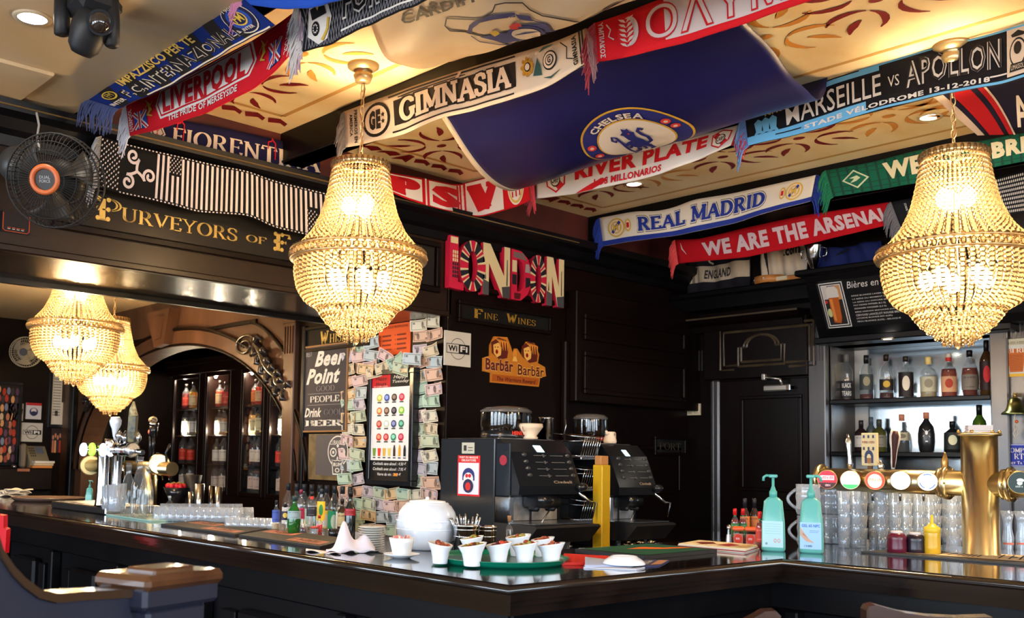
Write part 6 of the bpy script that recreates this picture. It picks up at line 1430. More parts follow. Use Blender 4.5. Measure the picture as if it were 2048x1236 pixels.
# nearer bottles, jars and cups on the bar
def onbar(label, x, y, w_, h, kind='round', **k):
    c = B(x, y); q = depth(c)/CAM_F; return bottle(label, tuple(c), w_*q/2, h*q, kind, **k)
onbar('small bottle with blue and white label at the left of the mixer bottles', 551, 1062, 15, 60, 'round', lab=(70,90,170), lz=(.3,.7), cap=(30,30,34), fill=(190,200,170), level=.25)
onbar('small clear bottle with black and gold label beside the green bottle', 569, 1066, 17, 58, 'round', lab=(40,36,60), lz=(.45,.75), cap=(26,24,28), emblem=(220,190,90))
GRN = mat('green_liqueur_glass', (.01,.10,.012), .08, coat=.5)
onbar('dark green liqueur bottle with grey label among the mixer bottles', 587, 1070, 27, 78, 'bulb', glass=GRN, lab=(150,170,170), lz=(.42,.62), cap=(40,60,60))
onbar('magenta-labelled bottle half hidden behind the green bottle', 600, 1052, 16, 72, 'round', lab=(170,50,90), lz=(.2,.5), cap=(120,30,60))
onbar('clear bottle with black and red label behind the red glass', 622, 1058, 20, 74, 'round', lab=(44,40,44), lz=(.35,.6), cap=(30,28,30), neck=(200,60,50))
onbar('bottle with yellow and green label in the mixer row', 641, 1056, 16, 76, 'slim', lab=(232,190,50), lz=(.2,.7), cap=(40,44,50), emblem=(60,140,80))
onbar('small red-topped jar in the mixer row', 638, 1066, 15, 34, 'squat', fill=(190,40,36), level=.5, cap=(190,40,44))
c = B(607,1068); q = depth(c)/CAM_F; t = thing('shot_glass', 'short glass with dark red drink and a straw', 'glass', c); tumbler(t, .0125, .015, .036); build(MB().lathe([(.011,.003),(.0125,.024)], 16), 'drink', liquid(110,24,50), t); build(MB().tube([(0,0,.006),(.008,.006,.05)], .0012, 5), 'straw', GOLD, t)
c = B(628,1070); t = thing('jar', 'short clear glass jar with red lid on the bar', 'jar', c); tumbler(t, .014, .0145, .024); build(MB().lathe([(.0145,.024),(.0150,.024),(.0150,.030),(.014,.031)], 18), 'lid', flat(190,80,70), t)
c = B(668,1076); t = thing('cup', 'black cup standing beside the folded white napkin', 'cup', c); build(MB().lathe([(.001,0),(.019,0),(.022,.032),(.020,.032),(.017,.003),(.001,.003)], 20, cap=False), 'bowl', BLACKP, t); build(MB().lathe([(.001,.031),(.021,.031)], 16, cap=False), 'inner_rim', BLACKM, t)
onbar('dark bottle with red neck band behind the folded white napkin', 699, 1082, 22, 98, 'wine', glass=mat('dark_bottle_glass', (.012,.014,.012), .08, coat=.5), lab=(150,34,40), lz=(.52,.66), cap=(20,18,20))
onbar('brown bottle with cream label beside the saucer stack', 683, 1066, 18, 66, 'wine', glass=mat('brown_bottle_glass', (.03,.014,.006), .08, coat=.5), lab=(196,170,120), lz=(.2,.6), cap=(30,24,20))
# white napkin cloth
c = P(690,1092,x=1.86); t = thing('napkin_cloth', 'white cloth napkin twisted into a peak near the bar edge', 'napkin', (1.84, 2.42, ZB))
def nap(u, v):
    # a peaked fold: wide base, tall point on the left, rolled lobe on the right
    x0 = B(652+98*u, 1106)[:2]; d_ = (B(690,1080)-B(690,1106))[:2]; d_ = d_/np.linalg.norm(d_)
    pk = .078*math.exp(-((u-.34)/.15)**2)+.040*math.exp(-((u-.80)/.20)**2)+.018*math.exp(-((u-.55)/.2)**2)
    h = pk*sin(pi*min(max(v*1.0, .0), 1))**.8+.003+.004*sin(u*15+v*4)
    q_ = x0+d_*(v-.15)*.085*(1+.2*sin(u*5)); return (q_[0], q_[1], ZB+.0015+max(h, 0))
build(MB().grid(nap, 34, 22, thick=.0015), 'cloth', noisy(mat('napkin_white', lin3(226,216,224), .8), lin3(232,196,176), 14, 2, lo=.62, hi=.75), t, world=True)
build(MB().grid(lambda u, v: (*(B(612+70*u, 1099+9*u+5*v-3*u*v)[:2]), ZB+.002+.004*sin(u*9)*v), 14, 4, thick=.0012), 'flap', flat(226,214,216), t, world=True)
# saucers
c = B(742,1103); q = depth(c)/CAM_F; t0 = None
for k in range(11):
    z = ZB+.0005+k*.0068; lb = 'white saucer in the stack beside the cloth napkin, %s from the bottom' % ORD[k].replace('top', 'first')
    if t0 is None:
        t0 = thing('saucer', lb, 'saucer', (c[0], c[1], z), group='stack of saucers'); build(MB().lathe([(.001,0),(.022,0),(.040,.0055),(.041,.007),(.039,.0068),(.022,.0022),(.001,.002)], 32, cap=False), 'dish', mat('saucer_china', lin3(206,206,200), .2), t0)
    else: copy_tree(t0, loc=(c[0]+random.uniform(-.001,.001), c[1]+random.uniform(-.001,.001), z), label=lb)
# sugar bowl on saucer
c = B(803,1116); t = thing('saucer', 'white saucer under the bowl of sugar sachets', 'saucer', c, group=None); build(MB().lathe([(.001,0),(.024,0),(.030,.004),(.051,.011),(.052,.013),(.049,.012),(.028,.005),(.001,.004)], 40, cap=False), 'dish', WHITEC, t)
t = thing('sugar_bowl', 'flared white bowl of sugar sachets on a saucer', 'bowl', (c[0], c[1], ZB+.0055)); build(MB().lathe([(.001,0),(.024,0),(.027,.010),(.034,.038),(.037,.052),(.035,.052),(.032,.038),(.024,.008),(.001,.006)], 36, cap=False), 'bowl', WHITEC, t)
for k in range(12):
    a = k*1.3; m = MB().box(-.004, .004, -.0012, .0012, 0, .03); m.xf(lambda p_: (p_[0]+.018*cos(a)+(p_[2])*.2*cos(a), p_[1]+.018*sin(a), p_[2]+.028)); build(m, 'sachet', flat(*(((220,150,140) if k % 3 else (232,226,220)))), t)
# ceramic barrel
c = B(853,1098); c = (c[0], c[1], ZB); q = depth(c)/CAM_F; t = thing('ceramic_jar', 'big white glazed barrel-shaped jar with a dull relief pattern', 'jar', c)
rj = 62*q; hj = .147
build(MB().lathe([(rj*.68,0),(rj*.75,.004),(rj*.93,.03),(rj,.065),(rj*.99,.085),(rj*.90,.118),(rj*.78,.136),(rj*.72,.139),(rj*.70,.143),(rj*.66,.147)], 48), 'body', noisy(mat('jar_glaze', lin3(226,232,240), .12, spec=.6, coat=.4), lin3(216,222,232), 18, 3, bump=.15, bscale=26), t)
build(MB().lathe([(rj*.60,.147),(rj*.58,.151),(rj*.2,.155),(.006,.156),(.006,.162),(.0005,.164)], 32), 'lid', WHITEC, t)
for z in (.088, .062): build(MB().lathe([(rj*1.0,z),(rj*1.012,z+.002),(rj*1.0,z+.004)], 48, cap=False), 'band', WHITEC, t)
# steel buckets with cutlery
def bucket(label, x, y, wpx, hpx, items):
    c = B(x, y); q = depth(c)/CAM_F; r = wpx*q/2; h = hpx*q; t = thing('steel_pot', label, 'pot', c)
    build(MB().lathe([(.001,0),(r*.93,0),(r*.96,h*.9),(r*1.02,h*.93),(r*1.04,h),(r*.95,h),(r*.9,.004),(.001,.003)], 36, cap=False), 'pot', CHROME, t)
    for z in (.55, .80): build(MB().lathe([(r*.955,h*z),(r*.985,h*(z+.02)),(r*.955,h*(z+.04))], 36, cap=False), 'band', CHROME, t)
    return t, c, r, h
t, c, r, h = bucket('tall polished steel pot crammed with teaspoons', 932, 1104, 54, 55, 0)
for k in range(15):
    a = k*2.4; rr = r*.55; lean = np.array([cos(a), sin(a)])*random.uniform(.01, .045); b0 = np.array([c[0]+rr*.5*cos(a), c[1]+rr*.5*sin(a), c[2]+.01]); tp = np.array([b0[0]+lean[0], b0[1]+lean[1], c[2]+h+random.uniform(.012,.035)])
    s_ = thing('spoon', 'teaspoon handle sticking up out of the steel pot', 'spoon', b0, group='teaspoons in the steel pot')
    dv = (tp-b0); m = MB().tube([b0, b0+dv*.6, b0+dv*.9, tp], [.0016,.0018,.0030,.0022], 6); build(m, 'handle', STEEL, s_, world=True)
bucket('shorter polished steel pot behind the tall one, lit red', 972, 1100, 42, 48, 0)
c = B(1018,1090); bottle('slim oil bottle with a cork behind the tray of bowls', tuple(c), .012, .085, 'slim', fill=(90,80,20), level=.6, caph=.0, group=None); t = bpy.data.objects
build(MB().lathe([(.0055,.078),(.0065,.094),(.0065,.098)], 12), 'cork', flat(170,120,80), [o for o in bpy.data.objects if o.get('label') == 'slim oil bottle with a cork behind the tray of bowls'][0])
# round green tray with bowls of olives and nuts
tc = (B(866,1124)+B(1130,1124))/2; tr = np.linalg.norm(B(866,1124)-B(1130,1124))/2
t = thing('tray', 'round green serving tray carrying white nibble bowls at the bar corner', 'tray', (tc[0], tc[1], ZB))
build(MB().lathe([(.001,0),(tr*.92,0),(tr*.97,.008),(tr,.016),(tr*1.01,.017),(tr*.99,.018),(tr*.95,.010),(tr*.90,.004),(.001,.003)], 64, cap=False), 'dish', mat('green_tray', lin3(10,120,92), .25, coat=.3), t)
build(MB().lathe([(.001,.0045),(tr*.89,.0045)], 64, cap=False), 'lining', mat('tray_lining', lin3(24,70,62), .3), t)
def nib(label, x, y, wpx, hpx, food, tilt, z=ZB+.0048):
    c = P(x, y, z=z); q = depth(c)/CAM_F; r1 = wpx*q/2; h = hpx*q; r0 = r1*.60; t = thing('bowl', label, 'bowl', c, math.atan2(-c[1], -c[0])+pi/2+tilt, 'white nibble bowls on the green tray')
    m = MB(); n = 32; prof = [(r0*.97,0),(r0,.002),(r0*1.06,h*.3),(r0*1.22,h*.62),(r1*.97,h*.95),(r1,h)]; ins = [(r1*.95,h),(r0*1.12,h*.6),(r0*.9,.006),(.001,.005)]
    rg = []
    for r_, z_ in prof+ins:
        rg.append([(r_*cos(2*pi*j/n)*(1+.04*(z_/h)), r_*sin(2*pi*j/n), z_+h*.11*cos(2*pi*j/n)*(z_/h)**2) for j in range(n)])
    m.rings(rg, cap0=True, cap1=False, smooth=True); build(m, 'bowl', WHITEC, t)
    rr = random.Random(x)
    for k in range(12):
        a = rr.uniform(0, 6.28); d_ = r1*.72*math.sqrt(rr.random()); col = rr.choice(food); zz = h*(.90)+h*.10*cos(a)*.8+(r1*.7-d_)*.25
        m = MB().ball((d_*cos(a), d_*sin(a), zz), rr.uniform(.0065,.0085), 8, 6, (1,.9,.8)); build(m, 'nibble', flat(*col, .35), t)
    return t
ol = [(120,110,40),(150,140,60),(190,60,30),(90,40,20)]; ol2 = [(190,60,40),(90,20,30),(160,40,40),(120,100,50)]; nu = [(190,140,80),(160,110,60),(150,140,70),(140,60,30)]; pn = [(150,70,50),(120,50,40),(170,90,60)]
nib('white nibble bowl of olives at the back left of the green tray', 943, 1115, 46, 40, ol, .1); nib('white nibble bowl of pistachios at the back of the green tray', 1036, 1112, 50, 40, nu, .3); nib('white nibble bowl of red nuts at the back right of the green tray', 1085, 1113, 46, 36, pn, .2)
nib('white nibble bowl nearest the sugar bowl, contents hidden', 880, 1127, 50, 40, pn, 2.6); nib('front nibble bowl heaped with green and red olives', 944, 1132, 56, 43, ol, .2); nib('front nibble bowl with a dark red olive on top', 997, 1130, 52, 43, ol2, .1)
nib('front nibble bowl of pistachios', 1049, 1129, 52, 42, nu, .15); nib('front nibble bowl of reddish nuts, rightmost on the tray', 1102, 1128, 54, 40, pn, -.1)
# red booklet, blue-white leaflet, upturned plate
def sheet(name, label, cat, pts, z0, z1, mt, group=None):
    p4 = [B(*a) for a in pts]; c = sum(p4)/len(p4); m = MB().prism([(p[0], p[1]) for p in p4], 'z', ZB+z0, ZB+z1); t = thing(name, label, cat, (c[0], c[1], ZB+z0)); build(m, 'sheet', mt, t, world=True); return t, p4
sheet('booklet', 'flat red menu booklet between the tray and the leaflets', 'menu', [(1120,1131),(1205,1131),(1245,1124),(1235,1118),(1128,1112)], .0005, .008, flat(206,40,34))
t, q4 = sheet('leaflet', 'folded white leaflet with a blue fold at the bar edge', 'leaflet', [(1167,1137),(1273,1141),(1290,1136),(1172,1124)], .0005, .003, flat(206,214,236))
m = MB().grid(lambda u, v: (*(B(1170+108*u, 1137-12*v-3*u+7*u*v)[:2]), ZB+.0045+.012*(1-u)*v), 10, 4, thick=.001); build(m, 'fold', flat(180,198,236), t, world=True)
t, q4 = sheet('leaflet', 'dark printed leaflet sticking out under the white plate', 'leaflet', [(1262,1138),(1318,1133),(1338,1122),(1290,1121)], .0005, .003, flat(60,66,110))
pp = Paint(lambda u, v: tuple(((q4[0]*(1-u)+q4[1]*u)*(1-v)+(q4[3]*(1-u)+q4[2]*u)*v)*np.array([1,1,0])+np.array([0,0,ZB+.0035])), t, (0,0,1), .0003); pp.rect(.6,1,.2,.9,flat(190,140,110),1).scrib(.1, .5, .3, .8, WHITE, 5).done('print')
c = P(1248,1127,z=ZB+.0085); t = thing('plate', 'upturned white plate with a raised foot resting on the leaflet', 'plate', (c[0], c[1], ZB+.0075)); build(MB().lathe([(.057,0),(.058,.002),(.052,.010),(.040,.018),(.036,.020),(.035,.022),(.032,.0215),(.031,.018),(.001,.017)], 48, cap=False), 'dish', WHITEC, t)
# green drinks mat
t, q4 = sheet('bar_mat', 'dark green and orange bar runner mat at the back of the corner', 'bar mat', [(1150,1106),(1288,1120),(1434,1106),(1300,1094)], .0005, .012, BLACKM)
S = lambda u, v: tuple(((q4[0]*(1-u)+q4[1]*u)*(1-v)+(q4[3]*(1-u)+q4[2]*u)*v)*np.array([1,1,0])+np.array([0,0,ZB+.0125]))
pp = Paint(S, t, (0,0,1), .0004); pp.rect(.02,.98,.04,.96,flat(20,78,62),1,nv=2).poly([(.30,.60),(.36,.35),(.62,.62),(.72,.92),(.60,.90),(.52,.72)], flat(232,110,30), 2); pp.done('print')
# magazines
for k in range(4):
    d_ = k*1.5; t, q4 = sheet('magazine', ['lowest magazine in the pile by the salt shaker', 'second magazine up in the pile by the salt shaker', 'third magazine up in the pile by the salt shaker', 'cream illustrated magazine on top of the pile by the salt shaker'][k], 'magazine', [(1353+d_,1095),(1488+d_,1107),(1521-d_,1098),(1398,1088)], .0005+.0035*k, .0038+.0035*k, flat(*((206,200,196), (150,60,60), (210,206,200), (222,206,170))[k]), 'magazines in a pile')
    t['group'] = 'magazines in a pile'
S = lambda u, v: tuple(((q4[0]*(1-u)+q4[1]*u)*(1-v)+(q4[3]*(1-u)+q4[2]*u)*v)*np.array([1,1,0])+np.array([0,0,ZB+.0145]))
pp = Paint(S, t, (0,0,1), .0003); pp.poly([(.1,.5),(.3,.2),(.45,.5),(.3,.8)], flat(110,30,30), 1).poly([(.5,.3),(.7,.2),(.8,.6),(.6,.8)], flat(150,40,40), 1).rect(.82,.95,.2,.8,flat(220,180,120),1).done('print')
# salt, sauce caddy
c = B(1458,1089); t = thing('salt_shaker', 'slim glass salt shaker with a domed chrome top', 'salt shaker', c); build(MB().lathe([(.001,0),(.014,0),(.014,.004),(.0075,.055)], 10, smooth=False), 'glass', thin_glass('shaker_glass', (.9,.9,.92), .4), t); build(MB().lathe([(.011,.003),(.008,.035)], 10), 'salt', flat(210,206,204), t); build(MB().lathe([(.0078,.055),(.009,.058),(.0075,.066),(.003,.071),(.0005,.072)], 14), 'top', CHROME, t)
c = B(1489,1091); t = thing('sauce_caddy', 'orange-lidded sauce caddy holding small hot sauce bottles', 'caddy', c, math.atan2(-c[1], -c[0]))
ORP = mat('orange_plastic', lin3(236,96,40), .3)
for s_ in (-1, 1):
    build(MB().box(-.020,.020, s_*.021-.020, s_*.021+.020, 0, .052, bev=.004), 'cup', thin_glass('caddy_glass', (.75,.66,.6), .3), t); build(MB().box(-.021,.021, s_*.021-.0205, s_*.021+.0205, .052, .066, bev=.005), 'rim', ORP, t)
    build(MB().box(-.014,.014, s_*.021-.014, s_*.021+.014, .003, .030), 'contents', flat(150,60,40), t)
    fn = lambda u, v: (.0206, s_*.021+(u-.5)*.032, .006+.036*v); o = build(MB().grid(fn, 2, 2), 'label', flat(190,110,90), t); pp = Paint(fn, o, (1,0,0), .0005, world=False); pp.ell(.5,.5,.42,.45,flat(214,60,44),1,16).scrib(.25,.75,.42,.6,WHITE,3).done('label_print')
for k, (x, y, hh) in enumerate(((1470,1086,66),(1486,1086,66),(1520,1098,72))):
    c = B(x, y); q = depth(c)/CAM_F; bottle(['tiny hot sauce bottle with red cap at the left of the caddy', 'tiny hot sauce bottle with red cap behind the caddy', 'tiny hot sauce bottle with red cap right of the caddy'][k], tuple(c), 7.5*q, hh*q, 'slim', fill=(150,30,20), level=.7, lab=(190,60,50) if k == 2 else (60,110,60), lz=(.2,.6), cap=(206,30,34), caph=.14, neck=(40,120,70), group='tiny hot sauce bottles')
for k, x in enumerate((1490,1509)):
    c = B(x,1083); q = depth(c)/CAM_F; bottle('tall dark sauce bottle behind the caddy, %s' % ('nearer the salt shaker' if k == 0 else 'nearer the gel bottle'), tuple(c), 9*q, 84*q, 'wine', glass=mat('sauce_glass', (.04,.02,.015), .1), lab=(206,120,60), lz=(.3,.6), cap=(30,26,30), caph=.2, group='tall sauce bottles')
# beer mugs
mp = None
for x, y, z, lb in ((1619,1093,ZB,'dimpled glass beer mug at the bottom of the stack behind the gel bottle'), (1617,1093,ZB+.112,'dimpled glass beer mug on top of the stack behind the gel bottle'), (1663,1088,ZB,'second dimpled beer mug standing by the glass towers'), (1663,1088,ZB+.112,'upper dimpled beer mug under the brass tube')):
    c = B(x, y); c = (c[0], c[1], z)
    if mp is None:
        mp = thing('beer_mug', lb, 'mug', c, 0, 'dimpled beer mugs'); m = MB(); n = 32; rg = []
        for z_, r_ in [(0,.037),(.008,.040)]+[(.012+.010*i, .041+.0016*sin(i*1.5)) for i in range(9)]+[(.108,.042)]:
            rg.append([((r_+.0016*cos(8*2*pi*j/n)*(1 if .01 < z_ < .1 else 0))*cos(2*pi*j/n), (r_+.0016*cos(8*2*pi*j/n)*(1 if .01 < z_ < .1 else 0))*sin(2*pi*j/n), z_) for j in range(n)])
        rg += [[(.038*cos(2*pi*j/n), .038*sin(2*pi*j/n), z_) for j in range(n)] for z_ in (.108, .02)]; m.rings(rg, cap0=True, cap1=True, smooth=True); build(m, 'glass', GLASS, mp)
        a = math.atan2(.6,-.55); build(MB().tube([((.040+.030*sin(pi*i/8))*cos(a), (.040+.030*sin(pi*i/8))*sin(a), .020+.07*i/8) for i in range(9)], .0055, 8), 'handle', GLASS, mp)
    else: copy_tree(mp, loc=c, label=lb)
# towers of stacked tumblers
gp = None; xs = [1688,1712,1738,1762,1790,1812,1838,1860,1884,1906]; nm10 = ['first', 'second', 'third', 'fourth', 'fifth', 'sixth', 'seventh', 'eighth', 'ninth', 'tenth']
for rowi, (yy, off) in enumerate(((1096,0),(1090,11))):
    for ci, x in enumerate(xs):
        if ci in (2,) and rowi == 0: continue
        if ci == 8 and rowi == 0: continue
        c = B(x+off, yy)
        for k in range(5 if rowi else 4):
            z = ZB+.0455*k; lb = 'clear tumbler in the %s tower from the mugs, %s, level %s' % (nm10[ci], 'front row' if rowi == 0 else 'back row', ['one', 'two', 'three', 'four', 'five'][k])
            if gp is None: gp = thing('tumbler', lb, 'glass', (c[0], c[1], z), group='stacked tumblers behind the brass beer tower'); tumbler(gp, .0175, .0225, .062, seg=20)
            else: copy_tree(gp, loc=(c[0], c[1], z), label=lb)
for x, y, lb in ((1744,1101,'frosted tumbler standing upside down before the glass towers'), (1908,1110,'clear tumbler upside down left of the brass column')):
    c = B(x, y); t = thing('tumbler', lb, 'glass', c); build(MB().lathe([(.026,0),(.019,.066),(.001,.068)], 24, cap=False), 'glass', thin_glass('frosty', (.85,.87,.9), .5, .12) if x == 1744 else GLASS, t)
# squeeze bottles
def squeeze(label, x, y, w_, h, col, capc, tip, group='squeezy sauce bottles'):
    c = B(x, y); q = depth(c)/CAM_F; r = w_*q/2; H = h*q; t = thing('sauce_bottle', label, 'sauce bottle', c, group=group)
    build(MB().lathe([(r*.9,0),(r,.003),(r*1.02,H*.3),(r*.98,H*.68),(r*1.03,H*.80),(r*.8,H*.97),(r*.55,H)], 28), 'body', mat('sauce_plastic', lin3(*col), .25), t)
    if tip:
        build(MB().lathe([(r*1.02,H*.80),(r*1.02,H),(r*.7,H*1.03),(r*.45,H*1.12),(r*.2,H*1.15),(r*.15,H*1.42),(r*.05,H*1.45)], 24), 'nozzle', mat('sauce_cap', lin3(*capc), .3), t)
    else: build(MB().lathe([(r*.62,H*.97),(r*.62,H*1.08),(r*.5,H*1.1)], 24), 'cap', flat(*capc, .4), t)
squeeze('squat dark red sauce bottle with a white cap, left of three', 1794, 1108, 36, 42, (92,22,44), (214,200,200), False)
squeeze('squat nearly black sauce bottle with a white cap, middle of three', 1831, 1109, 36, 40, (36,26,38), (206,196,198), False)
squeeze('yellow mustard bottle with a pointed nozzle, right of three', 1865, 1111, 30, 56, (214,168,40), (232,190,50), True)
# printed bar towel / runner on the edge
q4 = [B(1722,1106), B(2120,1138), B(2120,1118), B(1790,1101)]
t = thing('bar_mat', 'cream bar runner with black letters in front of the brass tower', 'bar mat', (3.4, 1.3, ZB)); build(MB().prism([(p[0], p[1]) for p in q4], 'z', ZB+.0005, ZB+.006), 'mat', BLACKM, t, world=True)
S = lambda u, v: tuple(((q4[0]*(1-u)+q4[1]*u)*(1-v)+(q4[3]*(1-u)+q4[2]*u)*v)*np.array([1,1,0])+np.array([0,0,ZB+.0065]))
pp = Paint(S, t, (0,0,1), .0005); pp.rect(.10,1,.25,.98,flat(206,184,150),1,nv=1); pp.scrib(.2,.62,.38,.88,BLK,8).scrib(.68,.95,.38,.88,BLK,5).done('print')
# brass beer tower
t = thing('beer_tower', 'large brass beer tower with a thick column and five lit round badges', 'beer tower', (3.53, 1.27, ZB))
cb = B(1963,1112); r = 33.5*depth(cb)/CAM_F
topz = P(1959,868,d=depth(cb))[2]
build(MB().lathe([(r*1.06,0),(r*1.06,.006),(r,.010),(r,topz-ZB)], 48, c=(cb[0],cb[1],ZB)), 'column', BRASS, t, world=True)
build(MB().lathe([(r,0),(r*1.22,.002),(r*1.22,.010),(r*.9,.012)], 48, c=(cb[0],cb[1],topz-.006)), 'top_flange', BRASS, t, world=True)
for a in range(0, 360, 60): build(MB().ball((cb[0]+r*1.1*cos(R(a)), cb[1]+r*1.1*sin(R(a)), topz+.008), .006, 10, 6), 'bolt', DBRASS, t, world=True)
e0 = P(1641,960,x=cb[0]); e1 = np.array([cb[0], cb[1]-.55, 0]); zt_ = P(1800,963,x=cb[0])[2]; rt = 23*3.6/CAM_F
e0[2] = zt_; e1[2] = zt_
build(MB().tube([e0, np.array([cb[0], cb[1]+.02, zt_])], rt, 32), 'tube', BRASS, t, world=True)
build(MB().tube([np.array([cb[0], cb[1]-.02, zt_]), e1], rt, 32), 'tube', BRASS, t, world=True)
def flange(y, rr=1.35):
    m = MB().tube([(cb[0], y-.006, zt_), (cb[0], y-.0061, zt_), (cb[0], y+.006, zt_), (cb[0], y+.0061, zt_)], [rt, rt*rr, rt*rr, rt], 36); o = build(m, 'flange', BRASS, t, world=True)
    for a in range(0, 360, 60): build(MB().ball((cb[0]+rt*1.2*cos(R(a)), y-.008, zt_+rt*1.2*sin(R(a))), .0045, 8, 6), 'bolt', DBRASS, t, world=True)
flange(e0[1]-.004); yf = P(1895,963,x=cb[0])[1]; flange(yf); flange(yf+.02, 1.2); yg = P(2022,965,x=cb[0])[1]; flange(yg); flange(yg+.018, 1.2)
def lit(name, cols, es=2.5): return [mat(name+str(i), lin3(*c), .4, emit=lin3(*c), es=es) for i, c in enumerate(cols)]
bad = [((200,24,44),(255,200,200),(60,10,16),.55), ((240,250,236),(60,170,90),(240,250,236),1.0), ((220,60,30),(255,236,190),(220,60,30),.9), ((250,250,255),(250,250,255),(250,250,255),1.3), ((246,248,255),(70,100,190),(246,248,255),1.1), ((12,40,36),(200,206,200),(12,40,36),.25)]
for i, (x, y) in enumerate(((1655,959),(1701,960),(1750,961),(1801,961),(1855,963),(2040,965))):
    c = P(x, y, x=cb[0]-rt-.012); n = np.array([-1, -.42, 0]); n /= np.linalg.norm(n); u = np.array([n[1], -n[0], 0])
    rr = 18.5*depth(c)/CAM_F if i < 5 else 22*depth(c)/CAM_F
    build(MB().tube([c-n*.0, c-n*.03], [.010,.010], 10), 'badge_stem', BRASS, t, world=True)
    b_ = build(MB().tube([c, c+n*.010, c+n*.012], [rr*1.06, rr*1.06, rr], 32), 'badge', DBRASS, t, world=True)
    a_, b2, c3, es = bad[i]; ma_, mb2, mc = lit('badge%d_' % i, (a_, b2, c3), es)
    pp = Paint(lambda U_, V_: c+n*.0125+u*U_*rr+np.array([0,0,V_*rr]), b_, n, .0006)
    pp.ell(0,0,.97,.97,ma_,0,36)
    if i == 0: pp.poly([(cos(R(a))*.95, sin(R(a))*.95) for a in range(200,341,10)], mc, 1).rect(-.7,.7,-.05,.45,mb2,1).scrib(-.6,.6,.06,.34,ma_,7).scrib(-.3,.3,-.72,-.5,mb2,4)
    if i == 1: pp.poly([(cos(R(a))*.95, sin(R(a))*.95) for a in range(210,331,10)], mb2, 1).scrib(-.45,.45,.45,.6,flat(190,180,90),6)
    if i == 2: pp.ell(0,-.05,.7,.75,mb2,1,28).scrib(-.8,.8,-.1,.2,ma_,7)
    if i == 4: pp.ell(0,0,.82,.82,mb2,1,20,.86,200,260).ell(0,0,.82,.82,mb2,1,20,.86,290,350).ell(0,0,.82,.82,mb2,1,20,.86,60,120)
    if i == 5: pp.ell(.0,.2,.3,.18,mb2,1,14).ell(.05,-.05,.22,.2,mb2,1,14).scrib(-.5,.5,-.45,-.3,mb2,6)
    pp.done('badge_face')
# taps at the back of the tube
for x in (1745,1800,1847): 
    c = P(x,985,x=cb[0]+rt*.6); build(MB().tube([c+np.array([0,0,.01]), c-np.array([0,0,.03])], [.006,.004], 8), 'faucet', STEEL, t, world=True)
def hand(base, top, rs, mt, lab): return build(MB().tube([np.array(base)+(np.array(top)-np.array(base))*f for f in np.linspace(0,1,len(rs))], rs, 14), 'tap_handle', mt, t, world=True, label=lab)
xb_ = cb[0]+.02
hand(P(1701,938,x=xb_), P(1695,868,x=xb_), [.009,.010,.008,.009,.011,.010,.004], CHROME, 'chrome tap handle'); hand(P(1889,940,x=xb_), P(1890,904,x=xb_), [.006,.011,.012,.010,.006,.002], DBRASS, 'small brass tap handle'); hand(P(1762,940,x=xb_), P(1761,920,x=xb_), [.006,.012,.008,.003], CHROME, 'small chrome finial')
# castle block handle
a_, b_ = P(1724,866,x=xb_), P(1756,932,x=xb_); yl, yr = a_[1], b_[1]
CST = flat(206,186,140); ob = build(MB().box(xb_-.008, xb_+.008, yr, yl, b_[2], a_[2], bev=.002), 'tap_handle', CST, t, world=True, label='cream block tap handle printed with a castle gate')
build(MB().box(xb_-.005, xb_+.005, (yl+yr)/2-.008, (yl+yr)/2+.008, b_[2]-.02, b_[2]), 'handle_foot', flat(90,60,40), t, world=True)
pp = Paint(lambda u, v: (xb_-.008, yl+(yr-yl)*u, b_[2]+(a_[2]-b_[2])*v), ob, (-1,0,0), .0005); db = flat(50,60,90)
pp.ell(.5,.28,.28,.20,db,1,16,0,0,180).rect(.22,.78,.08,.28,db,1).ell(.5,.24,.14,.12,CST,2,12,0,0,180).rect(.36,.64,.08,.24,flat(150,100,60),2).scrib(.08,.92,.68,.75,flat(150,60,50),8)
for i in range(3):
    for j in range(2): pp.rect(.12+.3*i, .24+.3*i, .84-.36*j, .93-.36*j, db, 1)
for i in range(14): pp.rect((i*37 % 80)/100, (i*37 % 80)/100+.1, (i*23 % 90)/100, (i*23 % 90)/100+.015, flat(150,110,70), 1)
pp.done('print')
hand(P(1786,938,x=xb_), P(1791,858,x=xb_), [.006,.009,.010,.012,.017,.018,.014], flat(214,206,196), 'white-edged paddle tap handle with dark face')
m = MB(); aa = P(1787,935,x=xb_-.012); bb_ = P(1791,862,x=xb_-.017); build(MB().tube([aa, aa*.6+bb_*.4, bb_*.85+aa*.15, bb_], [.004,.007,.012,.008], 12), 'handle_face', flat(60,28,24), t, world=True)
# box of beer coasters on the column
t2 = thing('coaster_stack', 'stack of white cardboard beer mats on top of the brass column', 'beer mats', (cb[0], cb[1], topz+.006))
for k in range(7): build(MB().box(-.036+.001*(k % 2), .036, -.036, .038-.001*(k % 3), .0002+.0034*k, .0030+.0034*k), 'beer_mat', flat(226-4*(k % 2),210,204), t2)
t2.rotation_euler = (0,0,.5)
# tall sundae glasses at the right edge
for k, x in enumerate((2017, 2044)):
    c = B(x, 1112); t = thing('sundae_glass', 'waisted tall glass with a red flower print, %s' % ('nearer the brass column' if k == 0 else 'at the right edge of the photo'), 'glass', c, group='waisted tall glasses'); h_ = .148
    build(MB().lathe([(.001,0),(.018,0),(.018,.004),(.014,.02),(.018,h_*.4),(.012,h_*.62),(.014,h_*.8),(.021,h_),(.0195,h_),(.011,h_*.7),(.016,h_*.4),(.010,.03),(.001,.02)], 24, cap=False), 'glass', GLASS, t)
    build(MB().lathe([(.0182,h_*.26),(.0184,h_*.30)], 12, cap=False, a0=2.6, a1=4.6), 'print', flat(226,120,96), t)

